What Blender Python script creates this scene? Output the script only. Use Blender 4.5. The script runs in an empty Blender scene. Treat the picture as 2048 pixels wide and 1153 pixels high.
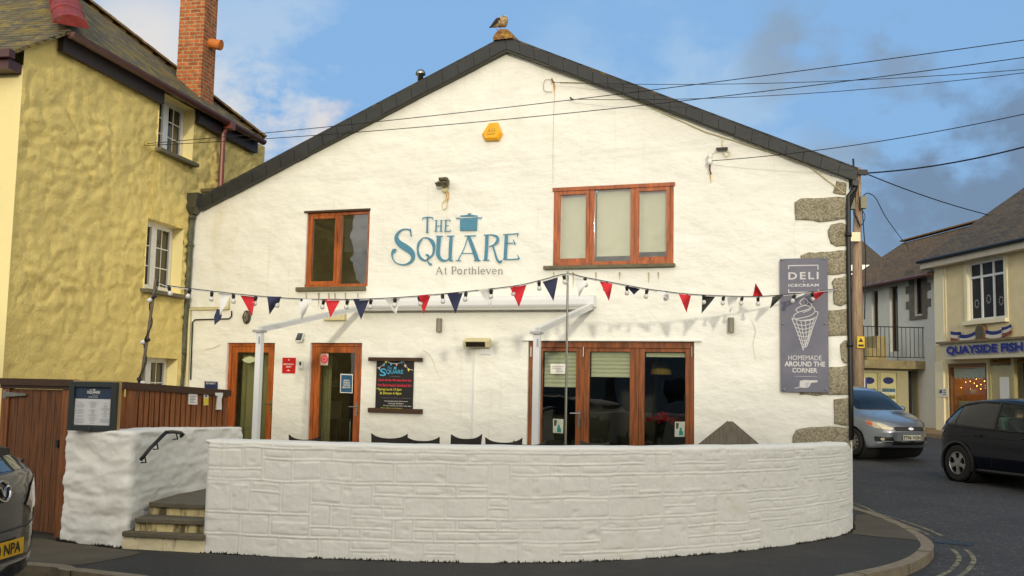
import bpy, bmesh, math, random
from mathutils import Vector, Matrix, noise
from mathutils.bvhtree import BVHTree
random.seed(7)
C = bpy.context.scene.collection
SC = bpy.context.scene
# ------------------------------------------------------------------ camera
FPX, PITCH, ROLL, YAW, EYE = 2000.0, 0.0951, 0.01914, 0.3375, 1.65
_F = Vector((0, math.cos(PITCH), math.sin(PITCH))); _R = Vector((1, 0, 0)); _U = _R.cross(_F)
RR = _R*math.cos(ROLL) + _U*math.sin(ROLL); UU = -_R*math.sin(ROLL) + _U*math.cos(ROLL)
cam_d = bpy.data.cameras.new('camera'); cam = bpy.data.objects.new('camera', cam_d); C.objects.link(cam)
cam_d.sensor_width = 36; cam_d.lens = FPX/2048*36; cam_d.clip_start = 0.1; cam_d.clip_end = 3000
m4 = Matrix((RR, UU, -_F)).transposed().to_4x4(); m4.translation = (0, 0, EYE); cam.matrix_world = m4
SC.camera = cam
def ray(px, py): return RR*((px-1024)/FPX) - UU*((py-576.5)/FPX) + _F
def G(px, py, z=0.0):
    d = ray(px, py); return d*((z-EYE)/d.z) + Vector((0, 0, EYE))
def atY(px, py, Y):
    d = ray(px, py); return d*(Y/d.y) + Vector((0, 0, EYE))
# ------------------------------------------------------------------ light
SUN_AZ, SUN_EL = 0.01, math.radians(9.0)      # travel direction (AZ, 1) on plan
sd = bpy.data.lights.new('sun', 'SUN'); sd.energy = 2.1; sd.angle = math.radians(2.0); sd.color = (1.0, 0.91, 0.72)
so = bpy.data.objects.new('sun', sd); C.objects.link(so)
_t = Vector((SUN_AZ, 1, 0)).normalized(); trav = Vector((_t.x*math.cos(SUN_EL), _t.y*math.cos(SUN_EL), -math.sin(SUN_EL)))
so.rotation_euler = trav.to_track_quat('-Z', 'Y').to_euler()
SC.view_settings.view_transform = 'Standard'; SC.view_settings.look = 'None'
SC.view_settings.exposure = -0.58; SC.view_settings.gamma = 1
def sl(c): return tuple(((x/255+.055)/1.055)**2.4 if x > 10 else x/255/12.92 for x in c)
def build_world():
    w = bpy.data.worlds.new('World'); SC.world = w; w.use_nodes = True
    nt = w.node_tree; N = nt.nodes; L = nt.links; N.clear()
    out = N.new('ShaderNodeOutputWorld'); bg = N.new('ShaderNodeBackground'); L.new(bg.outputs[0], out.inputs[0])
    sky = N.new('ShaderNodeTexSky'); sky.sky_type = 'NISHITA'; sky.sun_disc = False
    sky.sun_elevation = SUN_EL; sky.sun_rotation = math.atan2(-trav.x, -trav.y)
    sky.air_density = 1.0; sky.dust_density = 0.6; sky.ozone_density = 1.0
    bg.inputs[1].default_value = 0.15
    tc = N.new('ShaderNodeTexCoord')
    nz = N.new('ShaderNodeTexNoise'); nz.inputs['Scale'].default_value = 7.0; nz.inputs['Detail'].default_value = 9; nz.inputs['Roughness'].default_value = .58
    mp = N.new('ShaderNodeMapping'); mp.inputs['Scale'].default_value = (1, 1, 1.5); L.new(tc.outputs['Generated'], mp.inputs[0]); L.new(mp.outputs[0], nz.inputs['Vector'])
    cur = sky.outputs[0]
    def math_(op, a, b, clamp=False):
        n = N.new('ShaderNodeMath'); n.operation = op; n.use_clamp = clamp
        for i, x in enumerate((a, b)):
            if isinstance(x, (int, float)): n.inputs[i].default_value = x
            else: L.new(x, n.inputs[i])
        return n.outputs[0]
    def blob(dirv, rad, col, amt, soft=1.0, noise_amt=1.7, nt_=0.5):
        nonlocal cur
        dp = N.new('ShaderNodeVectorMath'); dp.operation = 'DOT_PRODUCT'; L.new(tc.outputs['Generated'], dp.inputs[0]); dp.inputs[1].default_value = dirv.normalized()
        mr = N.new('ShaderNodeMapRange'); mr.interpolation_type = 'SMOOTHSTEP'; L.new(dp.outputs['Value'], mr.inputs[0])
        mr.inputs[1].default_value = math.cos(rad); mr.inputs[2].default_value = math.cos(rad*(1-soft)*.98)
        n2 = math_('SUBTRACT', nz.outputs['Fac'], nt_); n3 = math_('MULTIPLY', n2, 5*noise_amt); n4 = math_('ADD', n3, math_('MULTIPLY', mr.outputs[0], 1.6)); n5 = math_('SUBTRACT', n4, .75)
        cl = math_('MULTIPLY', n5, 1.0, True)
        msk = math_('MULTIPLY', math_('MULTIPLY', cl, mr.outputs[0]), amt, True)
        mx = N.new('ShaderNodeMix'); mx.data_type = 'RGBA'; L.new(msk, mx.inputs['Factor']); L.new(cur, mx.inputs['A']); mx.inputs['B'].default_value = (*col, 1)
        cur = mx.outputs['Result']
    D = lambda px, py: ray(px, py)
    W = 5.0
    WORLD_BLOBS(blob, D, Vector((-trav.x, -trav.y, math.sin(SUN_EL))))
    L.new(cur, bg.inputs[0])
def WORLD_BLOBS(blob, D, sunv):
    # clouds around the low sun behind the camera, and those in view
    for v, r, c, a in [((0, 1, .4), 1.5, (2.5, 4.75, 8.1), .9)]: blob(Vector(v), r, c, a, 1.0, .25, .2)
    for v, r, c, a in [((0, -1, .35), 1.25, (23, 20.5, 17), .85), ((-.8, -.6, .5), .9, (20, 19, 17), .85), ((.8, -.6, .5), .9, (20, 19, 17), .85), ((0, -.3, 1), .8, (14, 14.5, 15), .75)]:
        blob(Vector(v), r, c, a, 1.0, .5, .45)
    for px, py, r, c, a in [(290, 130, .10, (5.6, 5.4, 5.2), .95), (500, 290, .12, (5.8, 5.4, 5.0), .9), (690, 250, .06, (6.2, 5.4, 4.8), .8), (540, 120, .12, (4.2, 5.0, 5.8), .5), (1250, 250, .16, (3.4, 4.6, 5.8), .4),
                            (1500, 300, .16, (3.0, 4.2, 5.5), .6), (1600, 110, .08, (1.9, 2.5, 3.3), .75), (1760, 170, .09, (1.7, 2.3, 3.2), .8), (1690, 270, .08, (1.9, 2.6, 3.5), .7), (1960, 330, .14, (1.25, 1.85, 2.75), .95), (1860, 450, .11, (1.3, 1.95, 2.9), .9)]:
        blob(D(px, py), r, tuple(x*1.4 for x in c), a)
build_world()
# ------------------------------------------------------------------ materials
def mat(name, col, rough=.6, var=.12, vscale=4.0, metal=0.0, bump=0.0, bscale=20.0, col2=None, stretch=(1, 1, 1), coat=0.0, spec=.5, detail=6, lin=False, stain=None, bdist=.02):
    m = bpy.data.materials.new(name); m.use_nodes = True; nt = m.node_tree; N = nt.nodes; L = nt.links
    p = N['Principled BSDF']; p.inputs['Roughness'].default_value = rough; p.inputs['Metallic'].default_value = metal
    p.inputs['Coat Weight'].default_value = coat; p.inputs['Specular IOR Level'].default_value = spec
    c = col if lin else sl(col)
    c2 = (col2 if lin else sl(col2)) if col2 else tuple(max(0, x*(1-var)) for x in c)
    tc = N.new('ShaderNodeTexCoord'); mp = N.new('ShaderNodeMapping'); mp.inputs['Scale'].default_value = stretch; L.new(tc.outputs['Object'], mp.inputs[0])
    nz = N.new('ShaderNodeTexNoise'); nz.inputs['Scale'].default_value = vscale; nz.inputs['Detail'].default_value = detail; nz.inputs['Roughness'].default_value = .6; L.new(mp.outputs[0], nz.inputs['Vector'])
    rp = N.new('ShaderNodeValToRGB'); rp.color_ramp.elements[0].position = .35; rp.color_ramp.elements[1].position = .65
    rp.color_ramp.elements[0].color = (*c2, 1); rp.color_ramp.elements[1].color = (*c, 1); L.new(nz.outputs['Fac'], rp.inputs[0])
    cur = rp.outputs[0]
    for st in (stain or []):
        sc, thr, scol, amt, strch = st
        m2 = N.new('ShaderNodeMapping'); m2.inputs['Scale'].default_value = strch; L.new(tc.outputs['Object'], m2.inputs[0])
        n2 = N.new('ShaderNodeTexNoise'); n2.inputs['Scale'].default_value = sc; n2.inputs['Detail'].default_value = 8; n2.inputs['Roughness'].default_value = .65; L.new(m2.outputs[0], n2.inputs['Vector'])
        r2 = N.new('ShaderNodeMapRange'); r2.inputs[1].default_value = thr; r2.inputs[2].default_value = thr+.12; r2.inputs[4].default_value = amt; L.new(n2.outputs['Fac'], r2.inputs[0])
        mx = N.new('ShaderNodeMix'); mx.data_type = 'RGBA'; L.new(r2.outputs[0], mx.inputs['Factor']); L.new(cur, mx.inputs['A']); mx.inputs['B'].default_value = (*sl(scol), 1); cur = mx.outputs['Result']
    L.new(cur, p.inputs['Base Color'])
    if bump:
        nb = N.new('ShaderNodeTexNoise'); nb.inputs['Scale'].default_value = bscale; nb.inputs['Detail'].default_value = 6; L.new(mp.outputs[0], nb.inputs['Vector'])
        bp = N.new('ShaderNodeBump'); bp.inputs['Strength'].default_value = bump; bp.inputs['Distance'].default_value = bdist; L.new(nb.outputs['Fac'], bp.inputs['Height']); L.new(bp.outputs[0], p.inputs['Normal'])
    return m
def glass(name, tint=(.75, .82, .8), bump=.0, ior=1.5, bscale=2.5):
    m = bpy.data.materials.new(name); m.use_nodes = True; nt = m.node_tree; N = nt.nodes; L = nt.links; N.clear()
    o = N.new('ShaderNodeOutputMaterial'); t = N.new('ShaderNodeBsdfTransparent'); t.inputs[0].default_value = (*tint, 1)
    g = N.new('ShaderNodeBsdfGlossy'); g.inputs['Roughness'].default_value = .01; f = N.new('ShaderNodeFresnel'); f.inputs[0].default_value = ior
    mx = N.new('ShaderNodeMixShader'); ge = N.new('ShaderNodeNewGeometry'); iv = N.new('ShaderNodeMath'); iv.operation = 'SUBTRACT'; iv.inputs[0].default_value = 1; L.new(ge.outputs['Backfacing'], iv.inputs[1]); ml = N.new('ShaderNodeMath'); ml.operation = 'MULTIPLY'; L.new(f.outputs[0], ml.inputs[0]); L.new(iv.outputs[0], ml.inputs[1]); L.new(ml.outputs[0], mx.inputs[0]); L.new(t.outputs[0], mx.inputs[1]); L.new(g.outputs[0], mx.inputs[2]); L.new(mx.outputs[0], o.inputs[0])
    if bump:
        tc = N.new('ShaderNodeTexCoord'); nb = N.new('ShaderNodeTexNoise'); nb.inputs['Scale'].default_value = bscale; nb.inputs['Detail'].default_value = 1; L.new(tc.outputs['Object'], nb.inputs['Vector'])
        bp = N.new('ShaderNodeBump'); bp.inputs['Strength'].default_value = bump; bp.inputs['Distance'].default_value = .05; L.new(nb.outputs['Fac'], bp.inputs['Height'])
        L.new(bp.outputs[0], g.inputs['Normal'])
    return m
def emis(name, col, s):
    m = bpy.data.materials.new(name); m.use_nodes = True; p = m.node_tree.nodes['Principled BSDF']
    p.inputs['Base Color'].default_value = (*sl(col), 1); p.inputs['Emission Color'].default_value = (*sl(col), 1); p.inputs['Emission Strength'].default_value = s
    return m
def brickmat(name, c1, c2, mortar, bw, bh, ms, bump=.5, axis='auto', rough=.85, moss=None, off=.5):
    """brick / slate courses laid on the object's x(+y) and z"""
    m = bpy.data.materials.new(name); m.use_nodes = True; nt = m.node_tree; N = nt.nodes; L = nt.links
    p = N['Principled BSDF']; p.inputs['Roughness'].default_value = rough
    tc = N.new('ShaderNodeTexCoord'); sx = N.new('ShaderNodeSeparateXYZ'); L.new(tc.outputs['Object'], sx.inputs[0])
    ad = N.new('ShaderNodeMath'); ad.operation = 'ADD'
    cb = N.new('ShaderNodeCombineXYZ')
    if axis == 'auto': L.new(sx.outputs[0], ad.inputs[0]); L.new(sx.outputs[1], ad.inputs[1]); L.new(ad.outputs[0], cb.inputs[0]); L.new(sx.outputs[2], cb.inputs[1])
    elif axis == 'x': L.new(sx.outputs[0], cb.inputs[0]); L.new(sx.outputs[2], cb.inputs[1])
    elif axis == 'y': L.new(sx.outputs[1], cb.inputs[0]); L.new(sx.outputs[2], cb.inputs[1])
    # wobble
    nw = N.new('ShaderNodeTexNoise'); nw.inputs['Scale'].default_value = 6; L.new(tc.outputs['Object'], nw.inputs['Vector'])
    vm = N.new('ShaderNodeVectorMath'); vm.operation = 'MULTIPLY_ADD'; L.new(nw.outputs['Color'], vm.inputs[0]); vm.inputs[1].default_value = (.03, .03, 0); L.new(cb.outputs[0], vm.inputs[2])
    bt = N.new('ShaderNodeTexBrick'); L.new(vm.outputs[0], bt.inputs['Vector']); bt.offset = off
    bt.inputs['Scale'].default_value = 1; bt.inputs['Brick Width'].default_value = bw; bt.inputs['Row Height'].default_value = bh; bt.inputs['Mortar Size'].default_value = ms; bt.inputs['Mortar Smooth'].default_value = .3; bt.inputs['Bias'].default_value = 0
    bt.inputs['Color1'].default_value = (*sl(c1), 1); bt.inputs['Color2'].default_value = (*sl(c2), 1); bt.inputs['Mortar'].default_value = (*sl(mortar), 1)
    cur = bt.outputs['Color']
    n1 = N.new('ShaderNodeTexNoise'); n1.inputs['Scale'].default_value = 9; n1.inputs['Detail'].default_value = 8; L.new(tc.outputs['Object'], n1.inputs['Vector'])
    mr = N.new('ShaderNodeMapRange'); mr.inputs[1].default_value = .3; mr.inputs[2].default_value = .7; mr.inputs[3].default_value = .65; mr.inputs[4].default_value = 1.25; L.new(n1.outputs['Fac'], mr.inputs[0])
    mu = N.new('ShaderNodeMix'); mu.data_type = 'RGBA'; mu.blend_type = 'MULTIPLY'; mu.inputs['Factor'].default_value = 1; L.new(cur, mu.inputs['A']); L.new(mr.outputs[0], mu.inputs['B']); cur = mu.outputs['Result']
    for (sc, thr, col, amt) in (moss or []):
        n2 = N.new('ShaderNodeTexNoise'); n2.inputs['Scale'].default_value = sc; n2.inputs['Detail'].default_value = 9; n2.inputs['Roughness'].default_value = .68; L.new(tc.outputs['Object'], n2.inputs['Vector'])
        r2 = N.new('ShaderNodeMapRange'); r2.inputs[1].default_value = thr; r2.inputs[2].default_value = thr+.1; r2.inputs[4].default_value = amt; L.new(n2.outputs['Fac'], r2.inputs[0])
        mx = N.new('ShaderNodeMix'); mx.data_type = 'RGBA'; L.new(r2.outputs[0], mx.inputs['Factor']); L.new(cur, mx.inputs['A']); mx.inputs['B'].default_value = (*sl(col), 1); cur = mx.outputs['Result']
    L.new(cur, p.inputs['Base Color'])
    bp = N.new('ShaderNodeBump'); bp.inputs['Strength'].default_value = bump; bp.inputs['Distance'].default_value = .015; bp.invert = True
    L.new(bt.outputs['Fac'], bp.inputs['Height']); L.new(bp.outputs[0], p.inputs['Normal'])
    return m
# ------------------------------------------------------------------ mesh builder
class M:
    def __init__(s): s.v = []; s.f = []; s.mi = []
    def add(s, vs, fs, mi=0):
        b = len(s.v); s.v += [Vector(v) for v in vs]; s.f += [[i+b for i in f] for f in fs]; s.mi += [mi]*len(fs); return s
    def box(s, x0, x1, y0, y1, z0, z1, mi=0):
        vs = [(x, y, z) for z in (z0, z1) for y in (y0, y1) for x in (x0, x1)]
        return s.add(vs, [(0, 2, 3, 1), (4, 5, 7, 6), (0, 1, 5, 4), (2, 6, 7, 3), (0, 4, 6, 2), (1, 3, 7, 5)], mi)
    def prism(s, poly, y0, y1, mi=0):
        n = len(poly)
        a = sum(poly[i][0]*poly[(i+1) % n][1]-poly[(i+1) % n][0]*poly[i][1] for i in range(n))
        if a < 0: poly = poly[::-1]
        vs = [(x, y0, z) for x, z in poly] + [(x, y1, z) for x, z in poly]
        fs = [list(range(n)), list(range(2*n-1, n-1, -1))] + [(i, i+n, (i+1) % n+n, (i+1) % n) for i in range(n)]
        return s.add(vs, fs, mi)
    def flat(s, poly3, n_off, mi=0):
        """polygon of 3-D points given thickness along n_off"""
        n = len(poly3); n_off = Vector(n_off); vs = [Vector(p) for p in poly3]; vs += [p-n_off for p in vs]
        nr = Vector((0, 0, 0))
        for i in range(n): nr += vs[i].cross(vs[(i+1) % n])
        if nr.dot(n_off) < 0: vs = vs[:n][::-1]+vs[n:][::-1]
        return s.add(vs, [list(range(n)), list(range(2*n-1, n-1, -1))]+[((i+1) % n, i, i+n, (i+1) % n+n) for i in range(n)], mi)
    def hexa(s, a, b, mi=0):
        """two loops of equal length (bottom loop a counter-clockwise from above, top loop b)"""
        n = len(a)
        return s.add(list(a)+list(b), [list(range(n-1, -1, -1)), list(range(n, 2*n))]+[(i, (i+1) % n, (i+1) % n+n, i+n) for i in range(n)], mi)
    def tube(s, pts, r, n=8, mi=0, caps=True):
        pts = [Vector(p) for p in pts]; rs = r if isinstance(r, (list, tuple)) else [r]*len(pts)
        rings = []; up = None
        for i, p in enumerate(pts):
            t = (pts[min(i+1, len(pts)-1)]-pts[max(i-1, 0)])
            t = t.normalized() if t.length > 1e-9 else Vector((0, 0, 1))
            if up is None: up = Vector((0, 0, 1)) if abs(t.z) < .9 else Vector((1, 0, 0))
            a = t.cross(up).normalized(); b = a.cross(t).normalized(); up = b
            rings.append([p+(a*math.cos(2*math.pi*k/n)+b*math.sin(2*math.pi*k/n))*rs[i] for k in range(n)])
        vs = [v for R_ in rings for v in R_]; fs = []
        for i in range(len(pts)-1):
            for k in range(n): fs.append((i*n+k, i*n+(k+1) % n, (i+1)*n+(k+1) % n, (i+1)*n+k))
        if caps: fs += [list(range(n-1, -1, -1)), list(range((len(pts)-1)*n, len(pts)*n))]
        return s.add(vs, fs, mi)
    def lathe(s, prof, c=(0, 0, 0), axis='z', n=16, mi=0, caps=True):
        c = Vector(c); vs = []; fs = []
        for r, h in prof:
            for k in range(n):
                a = 2*math.pi*k/n; p = Vector((r*math.cos(a), r*math.sin(a), h))
                if axis == 'y': p = Vector((p.x, -p.z, p.y))
                if axis == 'x': p = Vector((p.z, p.x, p.y))
                vs.append(c+p)
        for i in range(len(prof)-1):
            for k in range(n): fs.append((i*n+k, i*n+(k+1) % n, (i+1)*n+(k+1) % n, (i+1)*n+k))
        if caps: fs += [list(range(n-1, -1, -1)), list(range((len(prof)-1)*n, len(prof)*n))]
        return s.add(vs, fs, mi)
    def grid(s, fn, nu, nv, mi=0):
        vs = [fn(i/nu, j/nv) for j in range(nv+1) for i in range(nu+1)]
        return s.add(vs, [(j*(nu+1)+i, j*(nu+1)+i+1, (j+1)*(nu+1)+i+1, (j+1)*(nu+1)+i) for j in range(nv) for i in range(nu)], mi)
    def mesh(s, name, mats, org=Vector((0, 0, 0)), smooth=False, bevel=0.0, weld=False, recalc=True):
        bm = bmesh.new(); vv = [bm.verts.new(v-org) for v in s.v]
        for f, mi in zip(s.f, s.mi):
            try:
                F_ = bm.faces.new([vv[i] for i in f]); F_.material_index = mi; F_.smooth = smooth
            except ValueError: pass
        if weld: bmesh.ops.remove_doubles(bm, verts=bm.verts, dist=1e-4)
        if recalc: bmesh.ops.recalc_face_normals(bm, faces=bm.faces)
        if bevel: bmesh.ops.bevel(bm, geom=[e for e in bm.edges if len(e.link_faces) == 2 and e.calc_face_angle(0) > .5], offset=bevel, segments=2, affect='EDGES', profile=.6, clamp_overlap=True)
        me = bpy.data.meshes.new(name); bm.to_mesh(me); bm.free()
        for m in (mats if isinstance(mats, (list, tuple)) else [mats]): me.materials.append(m)
        return me
class Fr:
    def __init__(s, O, ax):
        s.O = Vector(O); s.ax = Vector((ax[0], ax[1], 0)).normalized(); s.ay = Vector((-s.ax.y, s.ax.x, 0)); s.rot = math.atan2(s.ax.y, s.ax.x)
    def W(s, p): return s.O + s.ax*p[0] + s.ay*p[1] + Vector((0, 0, p[2]))
    def loc(s, w): d = Vector(w)-s.O; return Vector((d.dot(s.ax), d.dot(s.ay), d.z))
    def p(s, px, py, out=0.0):
        d = ray(px, py); P = s.O - s.ay*out; c = Vector((0, 0, EYE)); t = (P-c).dot(s.ay)/d.dot(s.ay); return s.loc(c+d*t)
    def sz(s, px, py, out=0.0): q = s.p(px, py, out); return (q.x, q.z)
WF = Fr((0, 0, 0), (1, 0))
class Th:
    def __init__(s, name, label, cat, fr, org, group=None):
        s.org = Vector(org); s.fr = fr; o = bpy.data.objects.new(name, None); C.objects.link(o); o.empty_display_size = .1
        o.location = fr.W(s.org); o.rotation_euler = (0, 0, fr.rot); s.o = o; o['label'] = label; o['category'] = cat
        if group: o['group'] = group
    def part(s, name, m, mats, parent=None, label=None, loc=None, **kw):
        me = m if isinstance(m, bpy.types.Mesh) else m.mesh(name, mats, s.org if loc is None else Vector((0, 0, 0)), **kw)
        o = bpy.data.objects.new(name, me); C.objects.link(o); o.parent = parent or s.o
        if loc is not None: o.location = Vector(loc) - (s.org if parent is None else Vector((0, 0, 0)))
        if label: o['label'] = label
        return o
def S(name, label, cat, fr, m, mats, group=None, **kw):
    xs = [v.x for v in m.v]; ys = [v.y for v in m.v]; zs = [v.z for v in m.v]
    org = Vector(((min(xs)+max(xs))/2, (min(ys)+max(ys))/2, min(zs)))
    o = bpy.data.objects.new(name, m.mesh(name, mats, org, **kw)); C.objects.link(o); o.location = fr.W(org); o.rotation_euler = (0, 0, fr.rot)
    o['label'] = label; o['category'] = cat
    if group: o['group'] = group
    return o
def struct(name, m, mats, kind='structure', **kw):
    o = bpy.data.objects.new(name, m.mesh(name, mats, **kw)); C.objects.link(o); o['kind'] = kind; return o
def copy_tree(o, parent=None):
    c = o.copy(); C.objects.link(c); c.parent = parent
    for ch in list(o.children): copy_tree(ch, c)
    return c
def catmull(P, n=8):
    P = [Vector(p) for p in P]; out = []
    for i in range(len(P)-1):
        a, b, c, d = P[max(i-1, 0)], P[i], P[i+1], P[min(i+2, len(P)-1)]
        for k in range(n):
            t = k/n; out.append(.5*((2*b)+(c-a)*t+(2*a-5*b+4*c-d)*t*t+(3*b-a-3*c+d)*t**3))
    out.append(P[-1]); return out
def text(m, s, fr, box, out, mi=0, bold=0.0, ext=.002, fit=True, shear=0.0, spacing=1.0):
    """flat lettering inside box (s0,s1,z0,z1) on plane at distance out in front"""
    cu = bpy.data.curves.new('t', 'FONT'); cu.body = s; cu.size = 1; cu.extrude = 0; cu.offset = bold; cu.shear = shear; cu.space_character = spacing; cu.resolution_u = 3
    ob = bpy.data.objects.new('t', cu); C.objects.link(ob); dg = bpy.context.evaluated_depsgraph_get(); me = bpy.data.meshes.new_from_object(ob.evaluated_get(dg))
    vs = [v.co.copy() for v in me.vertices]; fs = [list(p.vertices) for p in me.polygons]
    bpy.data.objects.remove(ob); bpy.data.curves.remove(cu); bpy.data.meshes.remove(me)
    if not vs: return
    x0, x1 = min(v.x for v in vs), max(v.x for v in vs); y0, y1 = min(v.y for v in vs), max(v.y for v in vs)
    s0, s1, z0, z1 = box
    kx = (s1-s0)/(x1-x0); kz = (z1-z0)/(y1-y0)
    if not fit:
        k = min(kx, kz); cx = (s0+s1)/2; s0, s1 = cx-k*(x1-x0)/2, cx+k*(x1-x0)/2; kx = kz = k
    m.add([(s0+(v.x-x0)*kx, -out, z0+(v.y-y0)*kz) for v in vs], fs, mi)
def ribbon(m, fr, pts, ws, out, n=6, th=.002, mi=0, smooth=True):
    """brush stroke through pixel points with pixel widths, laid on the frame's plane"""
    P = [Vector((p[0], p[1], 0)) for p in pts]; Wd = [Vector((w, 0, 0)) for w in (ws if isinstance(ws, (list, tuple)) else [ws]*len(pts))]
    if smooth and len(P) > 2: P = catmull(P, n); Wd = catmull(Wd, n)
    Lf, Rt = [], []
    for i, p in enumerate(P):
        t = (P[min(i+1, len(P)-1)]-P[max(i-1, 0)]).normalized(); nn = Vector((-t.y, t.x, 0))*max(.1, Wd[i].x)/2
        Lf.append(fr.p(p.x+nn.x, p.y+nn.y, out)); Rt.append(fr.p(p.x-nn.x, p.y-nn.y, out))
    vs = Lf+Rt; k = len(P)
    m.add(vs, [(i, i+1, k+i+1, k+i) for i in range(k-1)], mi)
def pxpoly(m, fr, pts, out, th=.01, mi=0):
    m.prism([fr.sz(x, y, out) for x, y in pts], -out, -out+th, mi)
def ell(cx, cy, rx, ry, n=20, a0=0, a1=2*math.pi): return [(cx+rx*math.cos(a0+(a1-a0)*i/n), cy+ry*math.sin(a0+(a1-a0)*i/n)) for i in range(n)]
def fbm(p, o=4):
    return noise.fractal(p, 1.0, 2.0, o)
def wall_mesh(m, s0, s1, z0, z1, holes, res, disp=None, y=0.0, reveal=.2, clip=None, mi=0, rmi=0, zres=None):
    xs = set(); zs = set()
    def seq(a, b, r):
        n = max(1, int(math.ceil((b-a)/r))); return [a+(b-a)*i/n for i in range(n+1)]
    bx = sorted({s0, s1} | {h[0] for h in holes} | {h[1] for h in holes}); bz = sorted({z0, z1} | {h[2] for h in holes} | {h[3] for h in holes})
    bx = [b for b in bx if s0 <= b <= s1]; bz = [b for b in bz if z0 <= b <= z1]
    X = []; Z = []
    for a, b in zip(bx, bx[1:]): X += seq(a, b, res)[:-1]
    X.append(s1)
    for a, b in zip(bz, bz[1:]): Z += seq(a, b, zres or res)[:-1]
    Z.append(z1)
    idx = {}; vs = []; fs = []
    def V(i, j):
        if (i, j) not in idx:
            idx[i, j] = len(vs); x, z = X[i], Z[j]
            if clip: z = min(z, clip(x))
            vs.append((x, y-(disp(x, z) if disp else 0), z))
        return idx[i, j]
    for i in range(len(X)-1):
        for j in range(len(Z)-1):
            cx, cz = (X[i]+X[i+1])/2, (Z[j]+Z[j+1])/2
            if any(h[0] < cx < h[1] and h[2] < cz < h[3] for h in holes): continue
            if clip and Z[j] >= max(clip(X[i]), clip(X[i+1]))-1e-6: continue
            fs.append((V(i, j), V(i+1, j), V(i+1, j+1), V(i, j+1)))
    m.add(vs, fs, mi)
    for h in holes:
        a, b, c, d = h[:4]; r = h[4] if len(h) > 4 else reveal; f = y-.004
        m.add([(a, f, c), (a, y+r, c), (a, y+r, d), (a, f, d)], [(0, 1, 2, 3)], rmi)
        m.add([(b, f, c), (b, f, d), (b, y+r, d), (b, y+r, c)], [(0, 1, 2, 3)], rmi)
        m.add([(a, f, d), (a, y+r, d), (b, y+r, d), (b, f, d)], [(0, 1, 2, 3)], rmi)
        m.add([(a, f, c), (b, f, c), (b, y+r, c), (a, y+r, c)], [(0, 1, 2, 3)], rmi)
def frame_ring(m, a, b, c, d, w, y0, y1, wb=None, mi=0):
    wb = w if wb is None else wb
    m.box(a, a+w, y0, y1, c, d, mi); m.box(b-w, b, y0, y1, c, d, mi)
    m.box(a+w, b-w, y0+.002, y1-.002, d-w, d, mi); m.box(a+w, b-w, y0+.002, y1-.002, c, c+wb, mi)
# ------------------------------------------------------------------ frames of the walls
P0 = Vector((-2.95675, 17.0, 0)); FA = Fr(P0, (math.cos(YAW), -math.sin(YAW)))
_d = ray(1400, 785); HD = Vector((_d.x, _d.y, 0)).normalized()
_a = atY(378, 600, 18.05); HS = Fr((_a.x, _a.y, 0), (HD.x, HD.y))          # side wall of the yellow cottage, s grows away from the camera
_d = ray(750, 797); _dd = Vector((_d.x, _d.y, 0)).normalized()
_a = atY(1872, 800, 34.0); FS = Fr((_a.x, _a.y, 0), (-_dd.x, -_dd.y))      # fish shop front, s grows towards the camera
TER = 0.40
# ------------------------------------------------------------------ material library
white_wall = mat('white_masonry_paint', (238, 238, 230), .8, .07, 1.2, bump=.55, bscale=7, stretch=(1, 1, 1.7), bdist=.03, stain=[(1.1, .60, (216, 206, 168), .4, (1, 1, .35)), (2.2, .60, (206, 198, 166), .35, (4, 4, .18)), (5, .67, (176, 164, 128), .4, (1, 1, 1)), (30, .70, (150, 140, 112), .5, (1, 1, 1))])
white_low = mat('white_boundary_paint', (233, 232, 224), .8, .06, 2.0, bump=.4, bscale=14, bdist=.015, stain=[(.9, .58, (210, 204, 182), .5, (1, 1, 1)), (6, .68, (170, 166, 140), .4, (1, 1, 1)), (26, .71, (120, 116, 96), .6, (1, 1, 1)), (2.6, .62, (196, 192, 166), .4, (2.5, 2.5, .3))])
yellow_rough = mat('yellow_rubble_paint', (232, 210, 130), .85, .14, 1.5, bump=.5, bscale=26, bdist=.03, stain=[(3, .62, (150, 128, 66), .5, (1, 1, 1.6)), (.7, .58, (190, 168, 98), .5, (1, 1, .5)), (1.6, .63, (176, 160, 120), .5, (3, 3, .35)), (9, .66, (120, 100, 52), .5, (1, 1, 2))])
yellow_smooth = mat('yellow_smooth_render', (238, 222, 160), .8, .06, 1.0, bump=.15, bscale=15, stain=[(1.0, .62, (205, 180, 95), .4, (1, 1, .4))])
slate_dark = mat('dark_slate', (42, 45, 46), .55, .35, 2.5, bump=.25, bscale=9)
granite = mat('granite_quoin', (170, 162, 138), .9, .5, 34, bump=.9, bscale=34, col2=(110, 104, 86), detail=10, stain=[(5, .56, (84, 74, 48), .6, (1, 1, 1)), (3, .6, (150, 140, 84), .5, (1, 1, 1)), (60, .60, (208, 202, 178), .6, (1, 1, 1)), (75, .64, (50, 46, 38), .7, (1, 1, 1))])
wood_orange = mat('orange_varnished_timber', (186, 98, 38), .38, .3, 3, stretch=(6, 6, .8), bump=.12, bscale=8, col2=(122, 58, 20), coat=.25, stain=[(5, .66, (70, 34, 14), .6, (4, 4, .6))])
wood_brown = mat('brown_varnished_timber', (150, 84, 34), .36, .3, 3.0, stretch=(7, 7, .7), bump=.12, bscale=8, col2=(92, 48, 18), coat=.3, stain=[(6, .60, (58, 28, 10), .6, (5, 5, .5))])
wood_fence = mat('stained_fence_timber', (142, 86, 40), .55, .3, 4, stretch=(9, 9, .6), bump=.15, bscale=10, col2=(98, 54, 24), stain=[(3, .62, (150, 86, 40), .5, (6, 6, .5))])
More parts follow.
